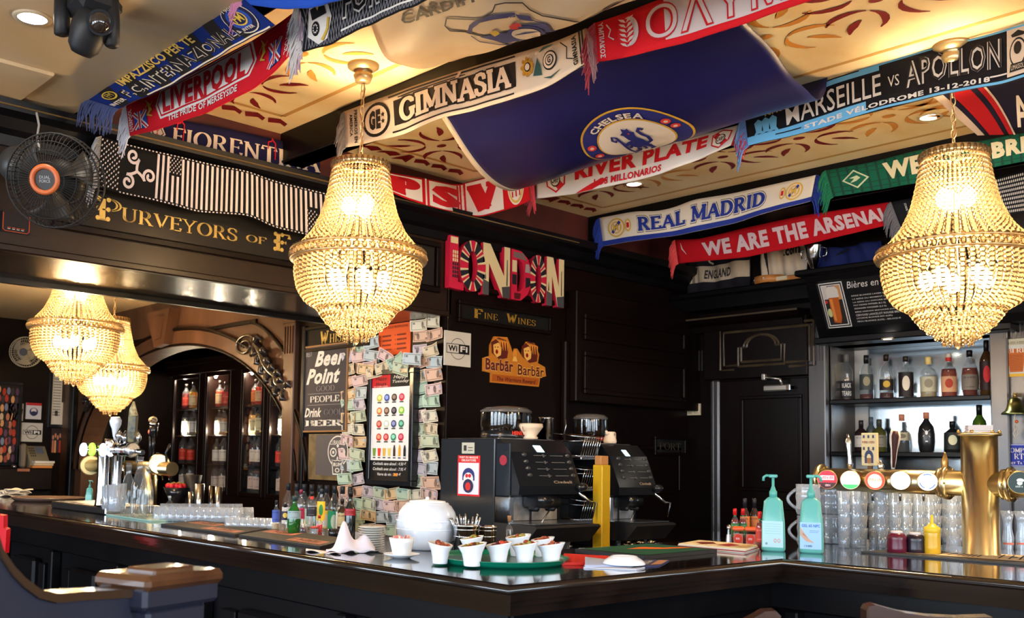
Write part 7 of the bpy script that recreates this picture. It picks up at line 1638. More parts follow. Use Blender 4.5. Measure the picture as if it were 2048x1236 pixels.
# ------------------------------------------------------------------ coffee machines
def machine(label, x0, x1, y0, z0, z1, k, mask=True):
    """x0..x1 width, y0 front face, body from z0 to z1"""
    D = .50; t = thing('coffee_machine', label, 'coffee machine', ((x0+x1)/2, y0+D/2, .98), group='black bean-to-cup coffee machines'); W_ = x1-x0; H = z1-z0
    BM = BLACKP
    # side-on outline (y, z): upright back, panel leaning forward, then the cup bay
    side = [(y0+D, z0+.03), (y0+D, z1), (y0+.09, z1), (y0+.03, z1-.06*H/.45), (y0-.035, z1-.22*H/.45), (y0-.03, z1-.26*H/.45), (y0+.05, z1-.265*H/.45), (y0+.10, z1-.28*H/.45), (y0+.10, z0+.03)]
    build(MB().prism(side, 'x', x0+.006, x1), 'body', BM, t, world=True)
    build(MB().box(x0-.004, x0+.008, y0+.12, y0+D, z0+.02, z1+.002, bev=.006), 'side_panel', mat('smoked_side', (.022,.026,.032), .12, coat=.5), t, world=True)
    build(MB().box(x0+.02, x1-.02, y0+.12, y0+D-.02, z1, z1+.006, bev=.002), 'cup_warmer', STEEL, t, world=True)
    # cup bay: steel back and cheek, spouts, tray
    build(MB().box(x0+.02, x1-.03, y0+.092, y0+.098, z0+.06, z1-.27*H/.45), 'splash_plate', noisy(mat('scratched_steel', (.78,.78,.8), .42, .9), (.5,.5,.5), 20, 4, bump=.3, bscale=30), t, world=True)
    build(MB().box(x0, x0+.03, y0+.02, y0+.12, z0+.05, z1-.27*H/.45, bev=.004), 'cheek', CHROME, t, world=True)
    build(MB().box(x0+W_*.48, x0+W_*.50, y0+.085, y0+.095, z0+.06, z1-.27*H/.45), 'divider', BLACKM, t, world=True)
    zs = z0+H*.36
    m = MB().tube([(x0+W_*.35, y0+.02, zs), (x0+W_*.72, y0+.02, zs-.006)], .038, 14); m.box(x0+W_*.36, x0+W_*.42, y0, y0+.09, zs-.04, zs+.10, bev=.008); m.box(x0+W_*.62, x0+W_*.70, y0, y0+.06, zs-.055, zs-.01, bev=.01); m.box(x0+W_*.36, x0+W_*.44, y0, y0+.06, zs-.055, zs-.01, bev=.01); build(m, 'spout_block', BLACKP, t, world=True)
    build(MB().tube([(x0+W_*.60, y0+.01, zs-.05), (x0+W_*.42, y0-.01, zs-.105)], .004, 6), 'spoon', STEEL, t, world=True)
    tr_ = [(y0+.16, z0+.055), (y0-.14, z0+.05), (y0-.15, z0+.04), (y0-.08, z0-.035), (y0+.16, z0-.05)]
    build(MB().prism(tr_, 'x', x0+.0, x1+.012), 'drip_tray', BLACKM, t, world=True); build(MB().box(x0+.02, x1-.01, y0-.12, y0+.08, z0+.0535, z0+.058), 'grid', STEEL, t, world=True)
    for xx in (x0+.05, x1-.05): build(MB().box(xx-.012, xx+.012, y0, y0+.024, .98, z0-.03), 'foot', STEEL, t, world=True); build(MB().box(xx-.012, xx+.012, y0+D-.05, y0+D-.03, .98, z0+.04), 'foot', STEEL, t, world=True)
    # front panel print and keys on the leaning face
    A_, B_ = np.array([x0, y0+.03, z1-.06*H/.45]), np.array([x0, y0-.035, z1-.22*H/.45]); A2 = A_+(A_-B_)*.30
    S = lambda u, v: (x0+W_*u, A_[1]+(B_[1]-A_[1])*(1-v)-.002, A_[2]+(B_[2]-A_[2])*(1-v))
    S0 = lambda u, v: (x0+W_*u, y0+.09+(y0+.03-(y0+.09))*(1-v)-.0015, z1+(z1-.06*H/.45-z1)*(1-v))
    n = (0,-.93,-.35); pp = Paint(S0, t, (0,-.7,.5), .001); pp.rect(.44,.56,.02,.55,mat('lcd', (.6,.85,1), .3, emit=(.55,.85,1), es=2.2),1); pp.done('display')
    for j in range(4):
        for u in (.22,.92):
            p_ = S(u, .92-.20*j); build(MB().ball(p_, .012, 10, 6, (1.5,.5,.8)), 'button', mat('btn', (.12,.12,.12), .25, .6), t, world=True)
    pp = Paint(S, t, n, .001)
    for j in range(4): pp.rect(.36,.56,.90-.20*j,.915-.20*j,flat(120,120,120),1).rect(.62,.84,.90-.20*j,.915-.20*j,flat(120,120,120),1).rect(.5,.53,.86-.2*j,.95-.2*j,flat(90,90,90),1)
    pp.text('Cimbali', .56,.86,.08,.16,flat(170,150,130),k=1,bold=.02).done('panel_print')
    build(MB().ball((x1-.01, y0-.05, z1-.225*H/.45), .028, 14, 10, (1.2,1,.8)), 'steam_knob', BLACKP, t, world=True)
    build(MB().tube([(x1-.01, y0-.03, z1-.25*H/.45), (x1+.05, y0-.05, z1-.30*H/.45), (x1+.085, y0-.06, z0+H*.33), (x1+.06, y0-.06, z0+.075)], [.007,.009,.006,.005], 8), 'steam_wand', CHROME, t, world=True)
    if mask:
        o2 = Paint(lambda u, v: (x0-.0045, y0+D-.02-(D-.16)*u, z0+H*v), t, (-1,0,0), .0008)
        o2.rect(.32,.78,.38,.82,flat(206,36,44),1).rect(.34,.76,.40,.74,flat(220,224,236),2).text('PORT DU MASQUE', .36,.74,.785,.81,WHITE,k=3,bold=.02).text('OBLIGATOIRE', .40,.70,.755,.78,WHITE,k=3,bold=.02)
        o2.ell(.55,.60,.125,.085,flat(40,52,120),3,24,0,0,180).rect(.425,.675,.55,.60,flat(40,52,120),3).ell(.55,.565,.10,.07,flat(230,226,226),4,20).ell(.52,.60,.03,.022,flat(210,40,50),5,10).ell(.58,.60,.03,.022,flat(210,40,50),5,10).ell(.55,.49,.105,.075,flat(40,44,84),5,24).ell(.55,.485,.055,.045,flat(200,50,50),6,16)
        o2.rect(.40,.66,.84,.96,flat(190,190,176),1).rect(.44,.50,.87,.93,flat(50,50,50),2).rect(.53,.63,.90,.91,flat(90,90,90),2).rect(.53,.63,.87,.88,flat(90,90,90),2).done('stickers')
        c = (x0+.062, y0+.055, z1-.09); build(MB().tube([(x0-.005, y0+.06, z1-.10), (x0-.0065, y0+.06, z1-.10)], [.024,.024], 20), 'round_sticker', flat(150,40,60), t, world=True)
        build(MB().box(x0-.004, x0+.006, y0+.02, y0+.11, z0+H*.40, z1-.02, bev=.004), 'front_cheek', mat('cheek_blue', (.018,.024,.034), .1, coat=.6), t, world=True)
    # bean hopper on top
    c = (x0+W_*.60, y0+D*.62, z1+.006); rr = W_*.30
    build(MB().lathe([(rr*.92,0),(rr*.98,.01),(rr*.95,.04)], 32, c=c), 'hopper_base', BLACKP, t, world=True)
    build(MB().lathe([(rr*.96,.04),(rr,.07),(rr*.98,.135)], 32, c=c, cap=False), 'hopper', GLASSD, t, world=True)
    build(MB().lathe([(rr*.90,.04),(rr*.93,.085),(rr*.6,.10),(.001,.105)], 28, c=c), 'beans', noisy(mat('coffee_beans', (.10,.05,.025), .4), (.03,.014,.008), 120, 2, bump=.6, bscale=150), t, world=True)
    build(MB().lathe([(rr*.99,.132),(rr*1.0,.142),(rr*.82,.158),(rr*.4,.165),(.001,.166)], 32, c=c), 'hopper_lid', mat('lid_smoke', (.10,.09,.085), .12, coat=.5), t, world=True)
    pp = Paint(lambda u, v: (c[0]+rr*.985*sin((u-.5)*1.6-.15), c[1]-rr*.985*cos((u-.5)*1.6-.15), c[2]+.012+.03*v), t, (-.3,-.9,0), .001)
    pp.text('HENRY BLANC', .25, .95, .2, .9, flat(220,50,30), k=1, bold=.04).done('hopper_print')
    return t
m1 = P(1025,1062,y=3.2); m1r = P(1150,1062,y=3.2); zt1 = P(1060,880,y=3.29)[2]
machine('black coffee machine with mask notice sticker on its side, nearer the pillar', m1[0], m1r[0], 3.2, 1.06, zt1, 1)
m2 = P(1226,1062,y=3.2); m2r = P(1302,1062,y=3.2)
machine('black coffee machine with steam wand, farther along the counter', m2[0], m2r[0], 3.2, 1.05, P(1240,890,y=3.29)[2], 2, False)
# things standing on the first machine
c = P(1061,877,y=3.36); zc1 = zt1+.0065
t = thing('cream_jug', 'wide cream china bowl standing on the first coffee machine', 'bowl', (c[0], 3.36, zc1)); q = depth((c[0],3.36,zc1))/CAM_F
build(MB().lathe([(.001,0),(14*q,0),(15*q,.008),(12*q,.016),(22*q,.050),(25*q,.060),(24*q,.076),(22.5*q,.076),(22*q,.058),(.001,.03)], 32, cap=False), 'bowl', flat(228,204,176,.2), t)
build(MB().tube([(-23*q,0,.062),(-27*q,0,.06),(-26*q,0,.045),(-20*q,0,.04)], .004, 8), 'handle', flat(228,204,176,.2), t)
c = P(1091,877,y=3.50); t = thing('steel_tin', 'tall shiny steel tin beside the cream bowl on the machine', 'tin', (c[0], 3.50, zc1)); build(MB().lathe([(.042,0),(.042,.112),(.044,.114),(.044,.12),(.040,.122)], 32), 'tin', CHROME, t)
c = P(1226,884,y=3.3); z2 = P(1240,890,y=3.29)[2]+.0065; t = thing('milk_jug', 'small cream china milk jug on the second coffee machine', 'jug', (c[0], 3.32, z2)); q = depth((c[0],3.32,z2))/CAM_F
build(MB().lathe([(.001,0),(12*q,0),(13.5*q,.01),(12*q,.03),(8.5*q,.048),(10*q,.062),(9.3*q,.062),(8*q,.048),(.001,.02)], 28, cap=False), 'body', flat(236,214,190,.2), t)
build(MB().tube([(8*q,0,.056),(17*q,0,.058),(18*q,0,.035),(12*q,0,.018)], .003, 8), 'handle', flat(236,214,190,.2), t); build(MB().tube([(-8*q,0,.05),(-13*q,0,.066)], [.012,.005], 8), 'lip', flat(236,214,190,.2), t)
# wire cup rack between the machines
xa, xb2 = P(1150,1000,y=3.24)[0], P(1203,1000,y=3.24)[0]; t = thing('cup_rack', 'black and chrome cup rack with wire baskets between the coffee machines', 'rack', ((xa+xb2)/2, 3.5, .98))
zt3 = P(1160,900,y=3.4)[2]
build(MB().box(xa+.05, xb2, 3.45, 3.7, .98, zt3+.05, bev=.01).box(xb2-.012, xb2, 3.26, 3.7, .98, zt3+.05, bev=.004), 'cabinet', BLACKP, t, world=True)
for i, (ya_, yb3) in enumerate(((870,912),(935,975),(998,1040))):
    za, zb_ = P(1160,ya_,y=3.24)[2], P(1160,yb3,y=3.24)[2]; m = MB()
    build(MB().box(xa+.02, xb2-.02, 3.22, 3.45, zb_-.018, zb_-.004, bev=.003), 'shelf', STEEL, t, world=True)
    for k in range(8): xx = xa+.04+(xb2-xa-.08)*k/7; m.tube([(xx, 3.24, zb_), (xx, 3.21, za-.01)], .0022, 5); m.tube([(xx, 3.24, zb_), (xx, 3.44, zb_)], .0022, 5)
    m.tube([(xa+.03, 3.44, za+.01), (xa+.03, 3.21, za-.01), (xb2-.03, 3.21, za-.01), (xb2-.03, 3.44, za+.01)], .003, 6); m.tube([(xa+.03, 3.44, za-.03), (xa+.03, 3.225, za-.03), (xb2-.03, 3.225, za-.03)], .002, 5)
    build(m, 'wire_basket', CHROME, t, world=True)
build(MB().tube([P(1126,875,y=3.5), P(1132,852,y=3.5), P(1131,838,y=3.5)], .003, 6), 'wire_hook', STEEL, t, world=True)
yx0, yx1 = P(1204,1000,y=3.11)[0], P(1221,1000,y=3.11)[0]; zy = P(1210,930,y=3.11)[2]
t = thing('menu_holder', 'tall narrow yellow plastic holder with a wooden top beside the cup rack', 'holder', ((yx0+yx1)/2, 3.14, .98))
build(MB().box(yx0, yx1, 3.11, 3.17, .98, zy, bev=.004), 'holder', mat('yellow_plastic', lin3(214,170,30), .4), t, world=True); build(MB().box(yx0+.002, yx1-.004, 3.12, 3.16, zy, zy+.045, bev=.003), 'block', flat(196,136,80), t, world=True)
build(MB().lathe([(.03,0),(.03,.01),(.018,.014),(.018,.10),(.024,.12)], 18, c=(yx0-.06,3.28,.98)), 'post', STEEL, thing('press_pot', 'small steel tamper post left of the yellow holder', 'tamper', (yx0-.06,3.28,.98)), world=True)
c = P(1275,1088,y=3.12); t = thing('foil_tray', 'crumpled foil-wrapped sweets heap under the second coffee machine', 'sweets', (c[0]+.02, 3.12, .98))
for k in range(14): rr = random.Random(k+50); build(MB().ball((rr.uniform(-.1,.1), rr.uniform(-.015,.03), .012+rr.uniform(0,.014)), .014, 6, 4, (1.3,.8,.6)), 'sweet', mat('foil', (.7,.55,.35), .2, 1.) if k == 0 else bpy.data.materials['foil'], t)
# wall sockets behind the first machine
for k, x in enumerate((893, 921)):
    o, p = board('socket', 'black double wall socket, %s' % ('nearer the pillar' if k == 0 else 'nearer the coffee machine'), 'socket', 'y', YL, (x-12,985), (x+12,1030), .012, BLACKP, group='wall sockets')
    p.rect(.38,.62,.52,.72,flat(190,180,170),1).rect(.44,.56,.55,.60,BLK,2).done('switch')
# ------------------------------------------------------------------ bottle recess on the door wall
def SB(px, y_, z): 
    """point on a recess shelf: photograph column px, distance into the recess y_"""
    d = ray(px, 760); x = XD+y_; t = x/d[0]; return (x, d[1]*t, z+.0005)
z1 = SHZ[0]
AMB = (170,70,20)
bottle('clear bottle with black and white printed label, leftmost on the upper shelf', SB(1693,.16,z1), .038, .30, 'round', fill=(120,30,24), level=.10, lab=(40,38,42), lz=(.05,.42), cap=(110,106,100), caph=.14, text=('BLACK','TEARS'), tcol=(210,206,200), group='spirit bottles on the upper shelf')
bottle('clear bottle with dark label and a little red rum, second on the upper shelf', SB(1733,.15,z1), .040, .285, 'round', fill=(110,40,20), level=.13, lab=(60,66,66), lz=(.22,.56), cap=(24,20,20), caph=.16, emblem=(150,140,110), group='spirit bottles on the upper shelf')
bottle('clear bottle half empty with gold stripe label, third on the upper shelf', SB(1773,.15,z1), .040, .28, 'round', fill=(90,30,16), level=.15, lab=(44,36,36), lz=(.20,.44), cap=(36,24,16), caph=.12, emblem=(200,160,60), group='spirit bottles on the upper shelf')
bottle('black-labelled bottle with a cream square and three dark bars', SB(1812,.14,z1), .042, .265, 'squat', lab=(30,24,26), lz=(.04,.60), cap=(40,28,22), caph=.1, emblem=(210,196,176), group='spirit bottles on the upper shelf')
bottle('clear round-shouldered bottle with pale green label and yellow stopper', SB(1857,.16,z1), .046, .255, 'squat', fill=(206,196,150), level=.45, lab=(180,176,150), lz=(.15,.50), cap=(226,196,120), caph=.15, emblem=(140,130,110), group='spirit bottles on the upper shelf')
bottle('square orange rum bottle with cream banner label and red seal', SB(1898,.14,z1), .042, .265, 'squat', fill=AMB, level=.62, lab=(206,150,110), lz=(.12,.46), cap=(220,200,180), caph=.06, emblem=(170,60,40), neck=(200,50,40), sq=(.8,1), group='spirit bottles on the upper shelf')
bottle('round amber bottle with grey speckled label and black stopper', SB(1940,.14,z1), .044, .275, 'bulb', fill=(150,60,16), level=.60, lab=(120,110,100), lz=(.14,.46), cap=(20,16,16), caph=.12, group='spirit bottles on the upper shelf')
bottle('tall dark bottle with round red label at the end of the upper shelf', SB(1974,.10,z1), .036, .32, 'round', glass=mat('dark_amber_glass', (.045,.02,.006), .08, coat=.5), lab=(40,20,22), lz=(.10,.60), cap=(18,16,16), caph=.22, emblem=(190,40,46), group='spirit bottles on the upper shelf')
z2 = SHZ[1]
bottle('dark bottle with white label and glass stopper, leftmost on the middle shelf', SB(1721,.13,z2), .038, .20, 'squat', glass=mat('plum_glass', (.02,.01,.012), .08, coat=.5), lab=(190,184,180), lz=(.15,.50), cap=(30,26,28), caph=.2, text=None, group='spirit bottles on the middle shelf')
bottle('pointed blue-grey bottle standing behind the castle tap handle', SB(1741,.20,z2), .030, .215, 'wine', glass=mat('slate_glass', (.08,.10,.12), .1, coat=.5), cap=(70,80,90), caph=.25, group='spirit bottles on the middle shelf')
bottle('olive green flat-shouldered bottle on the middle shelf', SB(1757,.14,z2), .042, .205, 'squat', glass=mat('olive_glass', (.06,.065,.014), .08, coat=.5), lab=(120,116,100), lz=(.15,.5), cap=(60,60,50), caph=.2, group='spirit bottles on the middle shelf')
bottle('clear cut-glass bottle with a cork on the middle shelf', SB(1802,.14,z2), .044, .235, 'squat', lab=(190,180,150), lz=(.3,.5), cap=(190,120,90), caph=.14, emblem=(120,110,90), group='spirit bottles on the middle shelf')
bt = bottle('matt black bottle with a cork and a white crossed emblem', SB(1851,.11,z2), .046, .24, 'bulb', glass=mat('matt_black_bottle', (.012,.012,.014), .3), cap=(186,120,90), caph=.13, group='spirit bottles on the middle shelf')
fn = lambda u, v: (.047*cos((u-.5)*1.4), .047*sin((u-.5)*1.4), .06+.09*v)
pp = Paint(fn, bt, (1,0,0), .0012, world=False); WW = flat(220,220,224)
pp.line([(.2,.35),(.8,.8)], .14, WW, 1, .8, True).line([(.2,.85),(.8,.3)], .14, WW, 1, .8, True).ell(.5,.6,.12,.14,WW,2,12).rect(.4,.6,.0,.08,WW,1).done('emblem')
bottle('black square bottle with an oval cream label on the middle shelf', SB(1903,.12,z2), .046, .185, 'squat', glass=mat('black_square_bottle', (.010,.012,.012), .1, coat=.5), lab=(30,36,34), lz=(.1,.62), cap=(20,26,26), caph=.16, emblem=(206,204,170), sq=(.85,1), group='spirit bottles on the middle shelf')
bottle('green wine bottle standing behind the brass column', SB(1957,.14,z2), .036, .27, 'wine', glass=mat('green_wine_glass', (.05,.11,.01), .08, coat=.5), cap=(18,20,18), caph=.2, group='spirit bottles on the middle shelf')
z3 = SHZ[2]
for k, x in enumerate((1868, 1880)):
    c = SB(x, .12, z3); t = thing('box', 'small dark box on the lowest shelf, %s' % ('first' if k == 0 else 'second'), 'box', c, group='small boxes on the lowest shelf'); build(MB().box(-.03,.03,-.022,.022,0,.05,bev=.003), 'body', flat(60,66,72), t)
c = SB(1768,.10,z3); t = thing('ice_bucket', 'small shiny crumpled-looking silver pourer below the castle handle', 'bucket', c); build(MB().lathe([(.02,0),(.03,.02),(.022,.05),(.03,.08),(.012,.10)], 14), 'body', CHROME, t)
# beer list board leaning out over the recess
T0, T1 = P(1607,552,x=5.62), P(1606,552,x=5.62)
XB1, XB0 = 5.58, 5.76
zt_, zb_ = P(1612,556,x=XB1)[2], P(1648,676,x=XB0)[2]; yl = P(1612,556,x=XB1)[1]; yr = 1.55
t = thing('menu_board', 'black beer list board leaning forward over the bottle recess, with a painted beer glass', 'menu board', (5.66, (yl+yr)/2, (zt_+zb_)/2))
def bS(u, v, o=0): return (XB0+(XB1-XB0)*v-o, yl+.0+(yr-yl)*u-.0, zb_+(zt_-zb_)*v)
m = MB(); v8 = [bS(u, v, o) for o in (0, -.05) for u in (0, 1) for v in (0, 1)]; m.add(v8, [(0,1,3,2),(4,6,7,5),(0,2,6,4),(1,5,7,3),(0,4,5,1),(2,3,7,6)]); build(m, 'panel', mat('board_black', (.008,.008,.009), .35), t, world=True)
for u0, u1, v0, v1 in ((0,1,.0,.13),(0,1,.90,1.0),(0,.045,.12,.91),(.955,1,.12,.91)):
    m = MB(); v8 = [bS(u, v, o) for o in (.0, .028) for u in (u0, u1) for v in (v0, v1)]; m.add(v8, [(0,1,3,2),(4,6,7,5),(0,2,6,4),(1,5,7,3),(0,4,5,1),(2,3,7,6)]); build(m, 'frame_rail', WOODB, t, world=True)
build(MB().box(XB1-.09, XD, yr-.05, yl+.03, zt_, zt_+.035, bev=.008), 'top_cornice', WOODB, t, world=True)
build(MB().box(5.74, XD, yr, yl, 2.19, zt_), 'backing', WOODB, t, world=True)
p = Paint(bS, t, (-.9,0,-.3), .0012); W1 = flat(214,208,204)
_S = p.S; p.S = lambda u, v: bS(.045+(u-.055)*.57, v)
p.rect(.055,.235,.15,.88,W1,1).rect(.062,.228,.165,.865,BLK,2).rect(.070,.220,.185,.845,W1,3).rect(.078,.212,.20,.83,flat(40,34,34),4)
p.rect(.078,.118,.62,.83,flat(196,190,186),5).rect(.175,.212,.60,.83,flat(196,140,90),5)
p.poly([(.115,.24),(.165,.22),(.178,.30),(.190,.66),(.112,.66),(.110,.45)], flat(176,88,30), 6).poly([(.120,.28),(.138,.26),(.140,.62),(.118,.62)], flat(214,130,60), 7).poly([(.105,.64),(.195,.64),(.196,.76),(.175,.82),(.125,.82),(.106,.76)], flat(206,200,194), 7)
p.ell(.10,.40,.018,.07,flat(190,190,130),6,12).poly([(.08,.55),(.10,.56),(.10,.6),(.08,.6)], flat(196,50,50), 6); p.done('painted_glass_picture'); p.S = _S
p.text('Bières en pression', .165, .43, .72, .86, W1, k=2, bold=.0, shear=.25).done('heading')
for i, (tx, e) in enumerate((('BIÈRE BLONDE LAGER DU QUEEN VICTORIA',.60),('LA BIÈRE DU MOMENT DU QUEEN VICTORIA',.60),('LA BIÈRE DU SORCIER (5%) VÉGÉTALE, MÉDIÉVALE',.64),('FAX VIKING WITBIER (5,2 %)',.44),('ERDINGER WEISSBIER (5,3 %)',.44),('BIÈRE ARMORIK BRETONNE (4,6%)',.49),('CERVOISE LANCELOT ROUSSE BRETONNE BIO',.58),('LICORNE BLONDE BIO (4,8%)',.46),('FEOU BLONDE (8,5%) - BELGIQUE',.50))):
    p.text(tx, .175, .175+(e-.265)*.76, .615-.052*i, .645-.052*i, flat(190,186,184), k=2, bold=.012)
p.done('chalk_lettering')
# shirts, trophy and tambourine on the ledge
def shirt(label, tl, br, col, band, x, extra):
    a = P(*tl, x=x); b = P(*br, x=x); t = thing('football_shirt', label, 'shirt', ((x, (a[1]+b[1])/2, b[2])), group='football shirts behind the ledge')
    S = lambda u, v: (x-.012*sin(u*11)*(.3+v)-.01*sin(u*23+v*3), a[1]+(b[1]-a[1])*(u+.04*sin(v*3)*(u-.5)), b[2]+(a[2]-b[2])*v+.004*sin(u*9))
    build(MB().grid(S, 26, 14, thick=.006), 'cloth', cloth(col, 'shirt_%d_%d' % (col[0], col[1])), t, world=True)
    p = Paint(S, t, (-1,0,0), .0012); extra(p); p.done('print'); return t
def e1(p):
    p.rect(.0,.99,.34,.66,flat(190,170,146),1,nv=2).rect(.10,.14,.34,.66,flat(120,104,90),2).rect(.2,.215,.34,.66,flat(130,114,100),2); p.text('ENGLAND', .30,.72,.40,.58,flat(40,36,40),k=3,bold=.035,shear=.2)
    p.line([(.28,.98),(.36,.74),(.42,.70)], .035, flat(190,176,150), 2, 1.6).line([(.80,1.0),(.72,.84),(.66,.80)], .035, flat(190,176,150), 2, 1.6)
shirt('dark football shirt with cream chest band and country name, hung over the door', (1376,505), (1496,588), (30,28,34), None, XD-.04, e1)
def e2(p):
    p.poly([(.0,0),(.18,0),(.10,1),(.0,1)], flat(26,24,28), 1); p.text('12RED', .22,.92,.72,.98,flat(196,36,44),k=2,bold=.05).text('.com', .52,.88,.56,.72,flat(30,28,32),k=2,bold=.04)
shirt('cream football shirt with red and black sponsor print, beside the trophy', (1524,478), (1610,560), (206,186,164), None, XD-.05, e2)
shirt('dark blue football shirt right of the trophy, mostly in shadow', (1640,500), (1760,545), (30,40,96), None, XD-.04, lambda p: p.line([(.1,.6),(.5,.9),(.9,.6)], .06, flat(20,20,30), 1, 2))
c = P(1628,548,x=XD-.14); zl = 2.56; q = depth(c)/CAM_F; t = thing('trophy', 'small silver two-handled trophy cup on the ledge', 'trophy', (c[0], c[1], zl))
H = max(P(1628,490,x=XD-.14)[2]-zl, .14)
build(MB().lathe([(.030,0),(.030,.008),(.010,.02),(.008,.05),(.014,.055),(.010,.06),(.02,.07),(.045,H*.62),(.058,H*.95),(.060,H),(.055,H),(.02,.08)], 32), 'cup', CHROME, t)
for s_ in (-1,1): build(MB().tube([(0,s_*.055,H*.9),(0,s_*.085,H*.85),(0,s_*.080,H*.65),(0,s_*.045,H*.60)], .004, 8), 'handle', CHROME, t)
c = P(1540,565,x=XD-.15); t = thing('tambourine', 'pale wooden tambourine lying on the ledge between the shirts', 'tambourine', (c[0]+.02, c[1], 2.562)); WD = noisy(mat('pale_birch', lin3(206,140,76), .4), lin3(180,110,50), 10, 3)
build(MB().lathe([(.10,0),(.105,0),(.105,.045),(.10,.045),(.10,0)], 40, cap=False), 'hoop', WD, t)
for a in range(0, 360, 60):
    for z_ in (.018,.028): build(MB().lathe([(.001,0),(.014,.001),(.001,.003)], 12, c=(.104*cos(R(a)),.104*sin(R(a)),z_)), 'jingle', CHROME, t)
t2 = thing('wooden_case', 'small open pale wooden case beside the tambourine', 'case', (XD-.16, P(1575,560,x=XD-.16)[1], 2.562)); build(MB().box(-.04,.04,-.12,.10,0,.03,bev=.004), 'case', WD, t2); build(MB().box(-.045,-.035,-.02,.07,.004,.03,bev=.002), 'label', flat(214,200,170), t2)
# right-hand wall: beer plate, bell, enamel sign
o, p = board('poster', 'enamel plate picturing a pint glass on yellow, above the brass bell', 'poster', 'x', XD, (2000,680), (2058,752), .006, flat(226,176,60))
p.rect(0,1,.78,1,flat(190,186,160),1).poly([(.30,.08),(.86,.08),(.98,.84),(.18,.84)], flat(200,200,190), 2).poly([(.34,.12),(.80,.12),(.92,.74),(.24,.74)], flat(190,100,40), 3); p.text('BIÈRE', .26,.95,.63,.74,flat(230,216,200),'serif',5,T=.2)
for i in range(10): p.rect(.36,.80,.18+.042*i,.19+.042*i,flat(120,60,30),5)
p.scrib(.3,.9,.86,.93,flat(130,120,100),8).done('print')
c = P(2030,815,x=XD-.07); t = thing('bell', 'small aged brass ship bell with a knotted cord on the boards', 'bell', c); q = depth(c)/CAM_F
build(MB().lathe([(25*q,-.038),(24*q,-.030),(17*q,-.015),(13*q,.02),(10*q,.042),(4*q,.055),(.002,.058)], 32), 'bell', noisy(mat('bell_brass', (.40,.32,.10), .3, 1.), (.18,.26,.10), 12, 3), t)
build(MB().box(0,.07,-.008,.008,.06,.08,bev=.002).tube([(0,0,.055),(.0,0,.075)], .010, 8), 'bracket', DBRASS, t)
build(MB().tube([(0,0,-.02),(0,.004,-.07),(0,-.004,-.10),(0,.012,-.14),(0,.0,-.17),(0,-.012,-.14),(0,-.002,-.10)], .004, 6), 'cord', flat(190,176,160), t)
build(MB().ball((0,-.006,-.075), .009, 8, 6), 'knot', flat(190,90,50), t)
o, p = board('sign', 'blue enamel counter sign with white letters below the bell', 'sign', 'x', XD, (2003,888), (2080,934), .006, flat(40,56,160))
p.rect(.01,.99,.02,.05,flat(190,196,220),1).rect(.01,.99,.95,.98,flat(190,196,220),1).rect(.01,.03,.02,.98,flat(190,196,220),1)
p.text('Comptoir', .08,1.0,.62,.90,WHITE,'serif',2,T=.2,t=.07).text('RTT', .34,.72,.33,.58,WHITE,'serif',2,T=.18,t=.06).text('Remet Ta Tournée', .07,.98,.10,.24,WHITE,'serif',2,T=.22,t=.08).done('lettering')

# ------------------------------------------------------------------ cabinet seen through the arch
XC = 4.35
def AR(px, py): return P(px, py, x=XC)
zc0, zc1 = AR(450,990)[2], AR(450,742)[2]
cab = thing('glazed_cabinet', 'tall dark glazed cabinet full of lit bottles behind the arch', 'cabinet', (XC+.2, 6.6, 0))
cy0, cy1 = AR(592,850)[1], AR(330,850)[1]
build(MB().box(XC+.36, XC+.40, cy0, cy1, .5, zc1+.08), 'back', WOOD, cab, world=True)
build(MB().box(XC, XC+.4, cy0, cy1, zc1, zc1+.1, bev=.01).box(XC-.03, XC+.4, cy0, cy1, zc1+.08, zc1+.14, bev=.01), 'cornice', WOOD, cab, world=True); build(MB().box(XC, XC+.4, cy0, cy1, 0, zc0), 'plinth', WOOD, cab, world=True)
doors = [(344,398),(410,460),(482,528),(536,592)]
gaps = []
for i, (a, b) in enumerate(doors):
    ya, yb = AR(a,860)[1], AR(b,860)[1]; w_ = .035; gaps.append((ya, yb))
    d_ = build(frame_bars('x', XC+.012, yb, ya, zc0, zc1, w_, .024), 'door', WOOD, cab, world=True)
    build(MB().box(XC+.003, XC+.006, yb+w_, ya-w_, zc0+w_, zc1-w_), 'pane', PANE, d_, world=True)
    if i in (0, 1, 2): build(MB().ball((XC-.02, yb+.018 if i != 1 else yb+.018, (zc0+zc1)/2), .012, 8, 6), 'knob', DBRASS, d_, world=True)
for (a, b) in ((398,410),(460,482),(528,536)):
    ya, yb = AR(a,860)[1], AR(b,860)[1]; build(MB().box(XC-.01, XC+.36, yb, ya, zc0, zc1, bev=.004), 'upright', WOOD, cab, world=True)
zsh = [AR(450,y)[2] for y in (990, 927, 868, 812, 0)][:4]
zsh = [zc0+.03]+[AR(450,y)[2] for y in (930, 870, 812)]
for z in zsh[1:]: build(MB().box(XC+.02, XC+.36, cy0, cy1, z-.014, z, bev=.003), 'shelf', WOOD, cab, world=True)
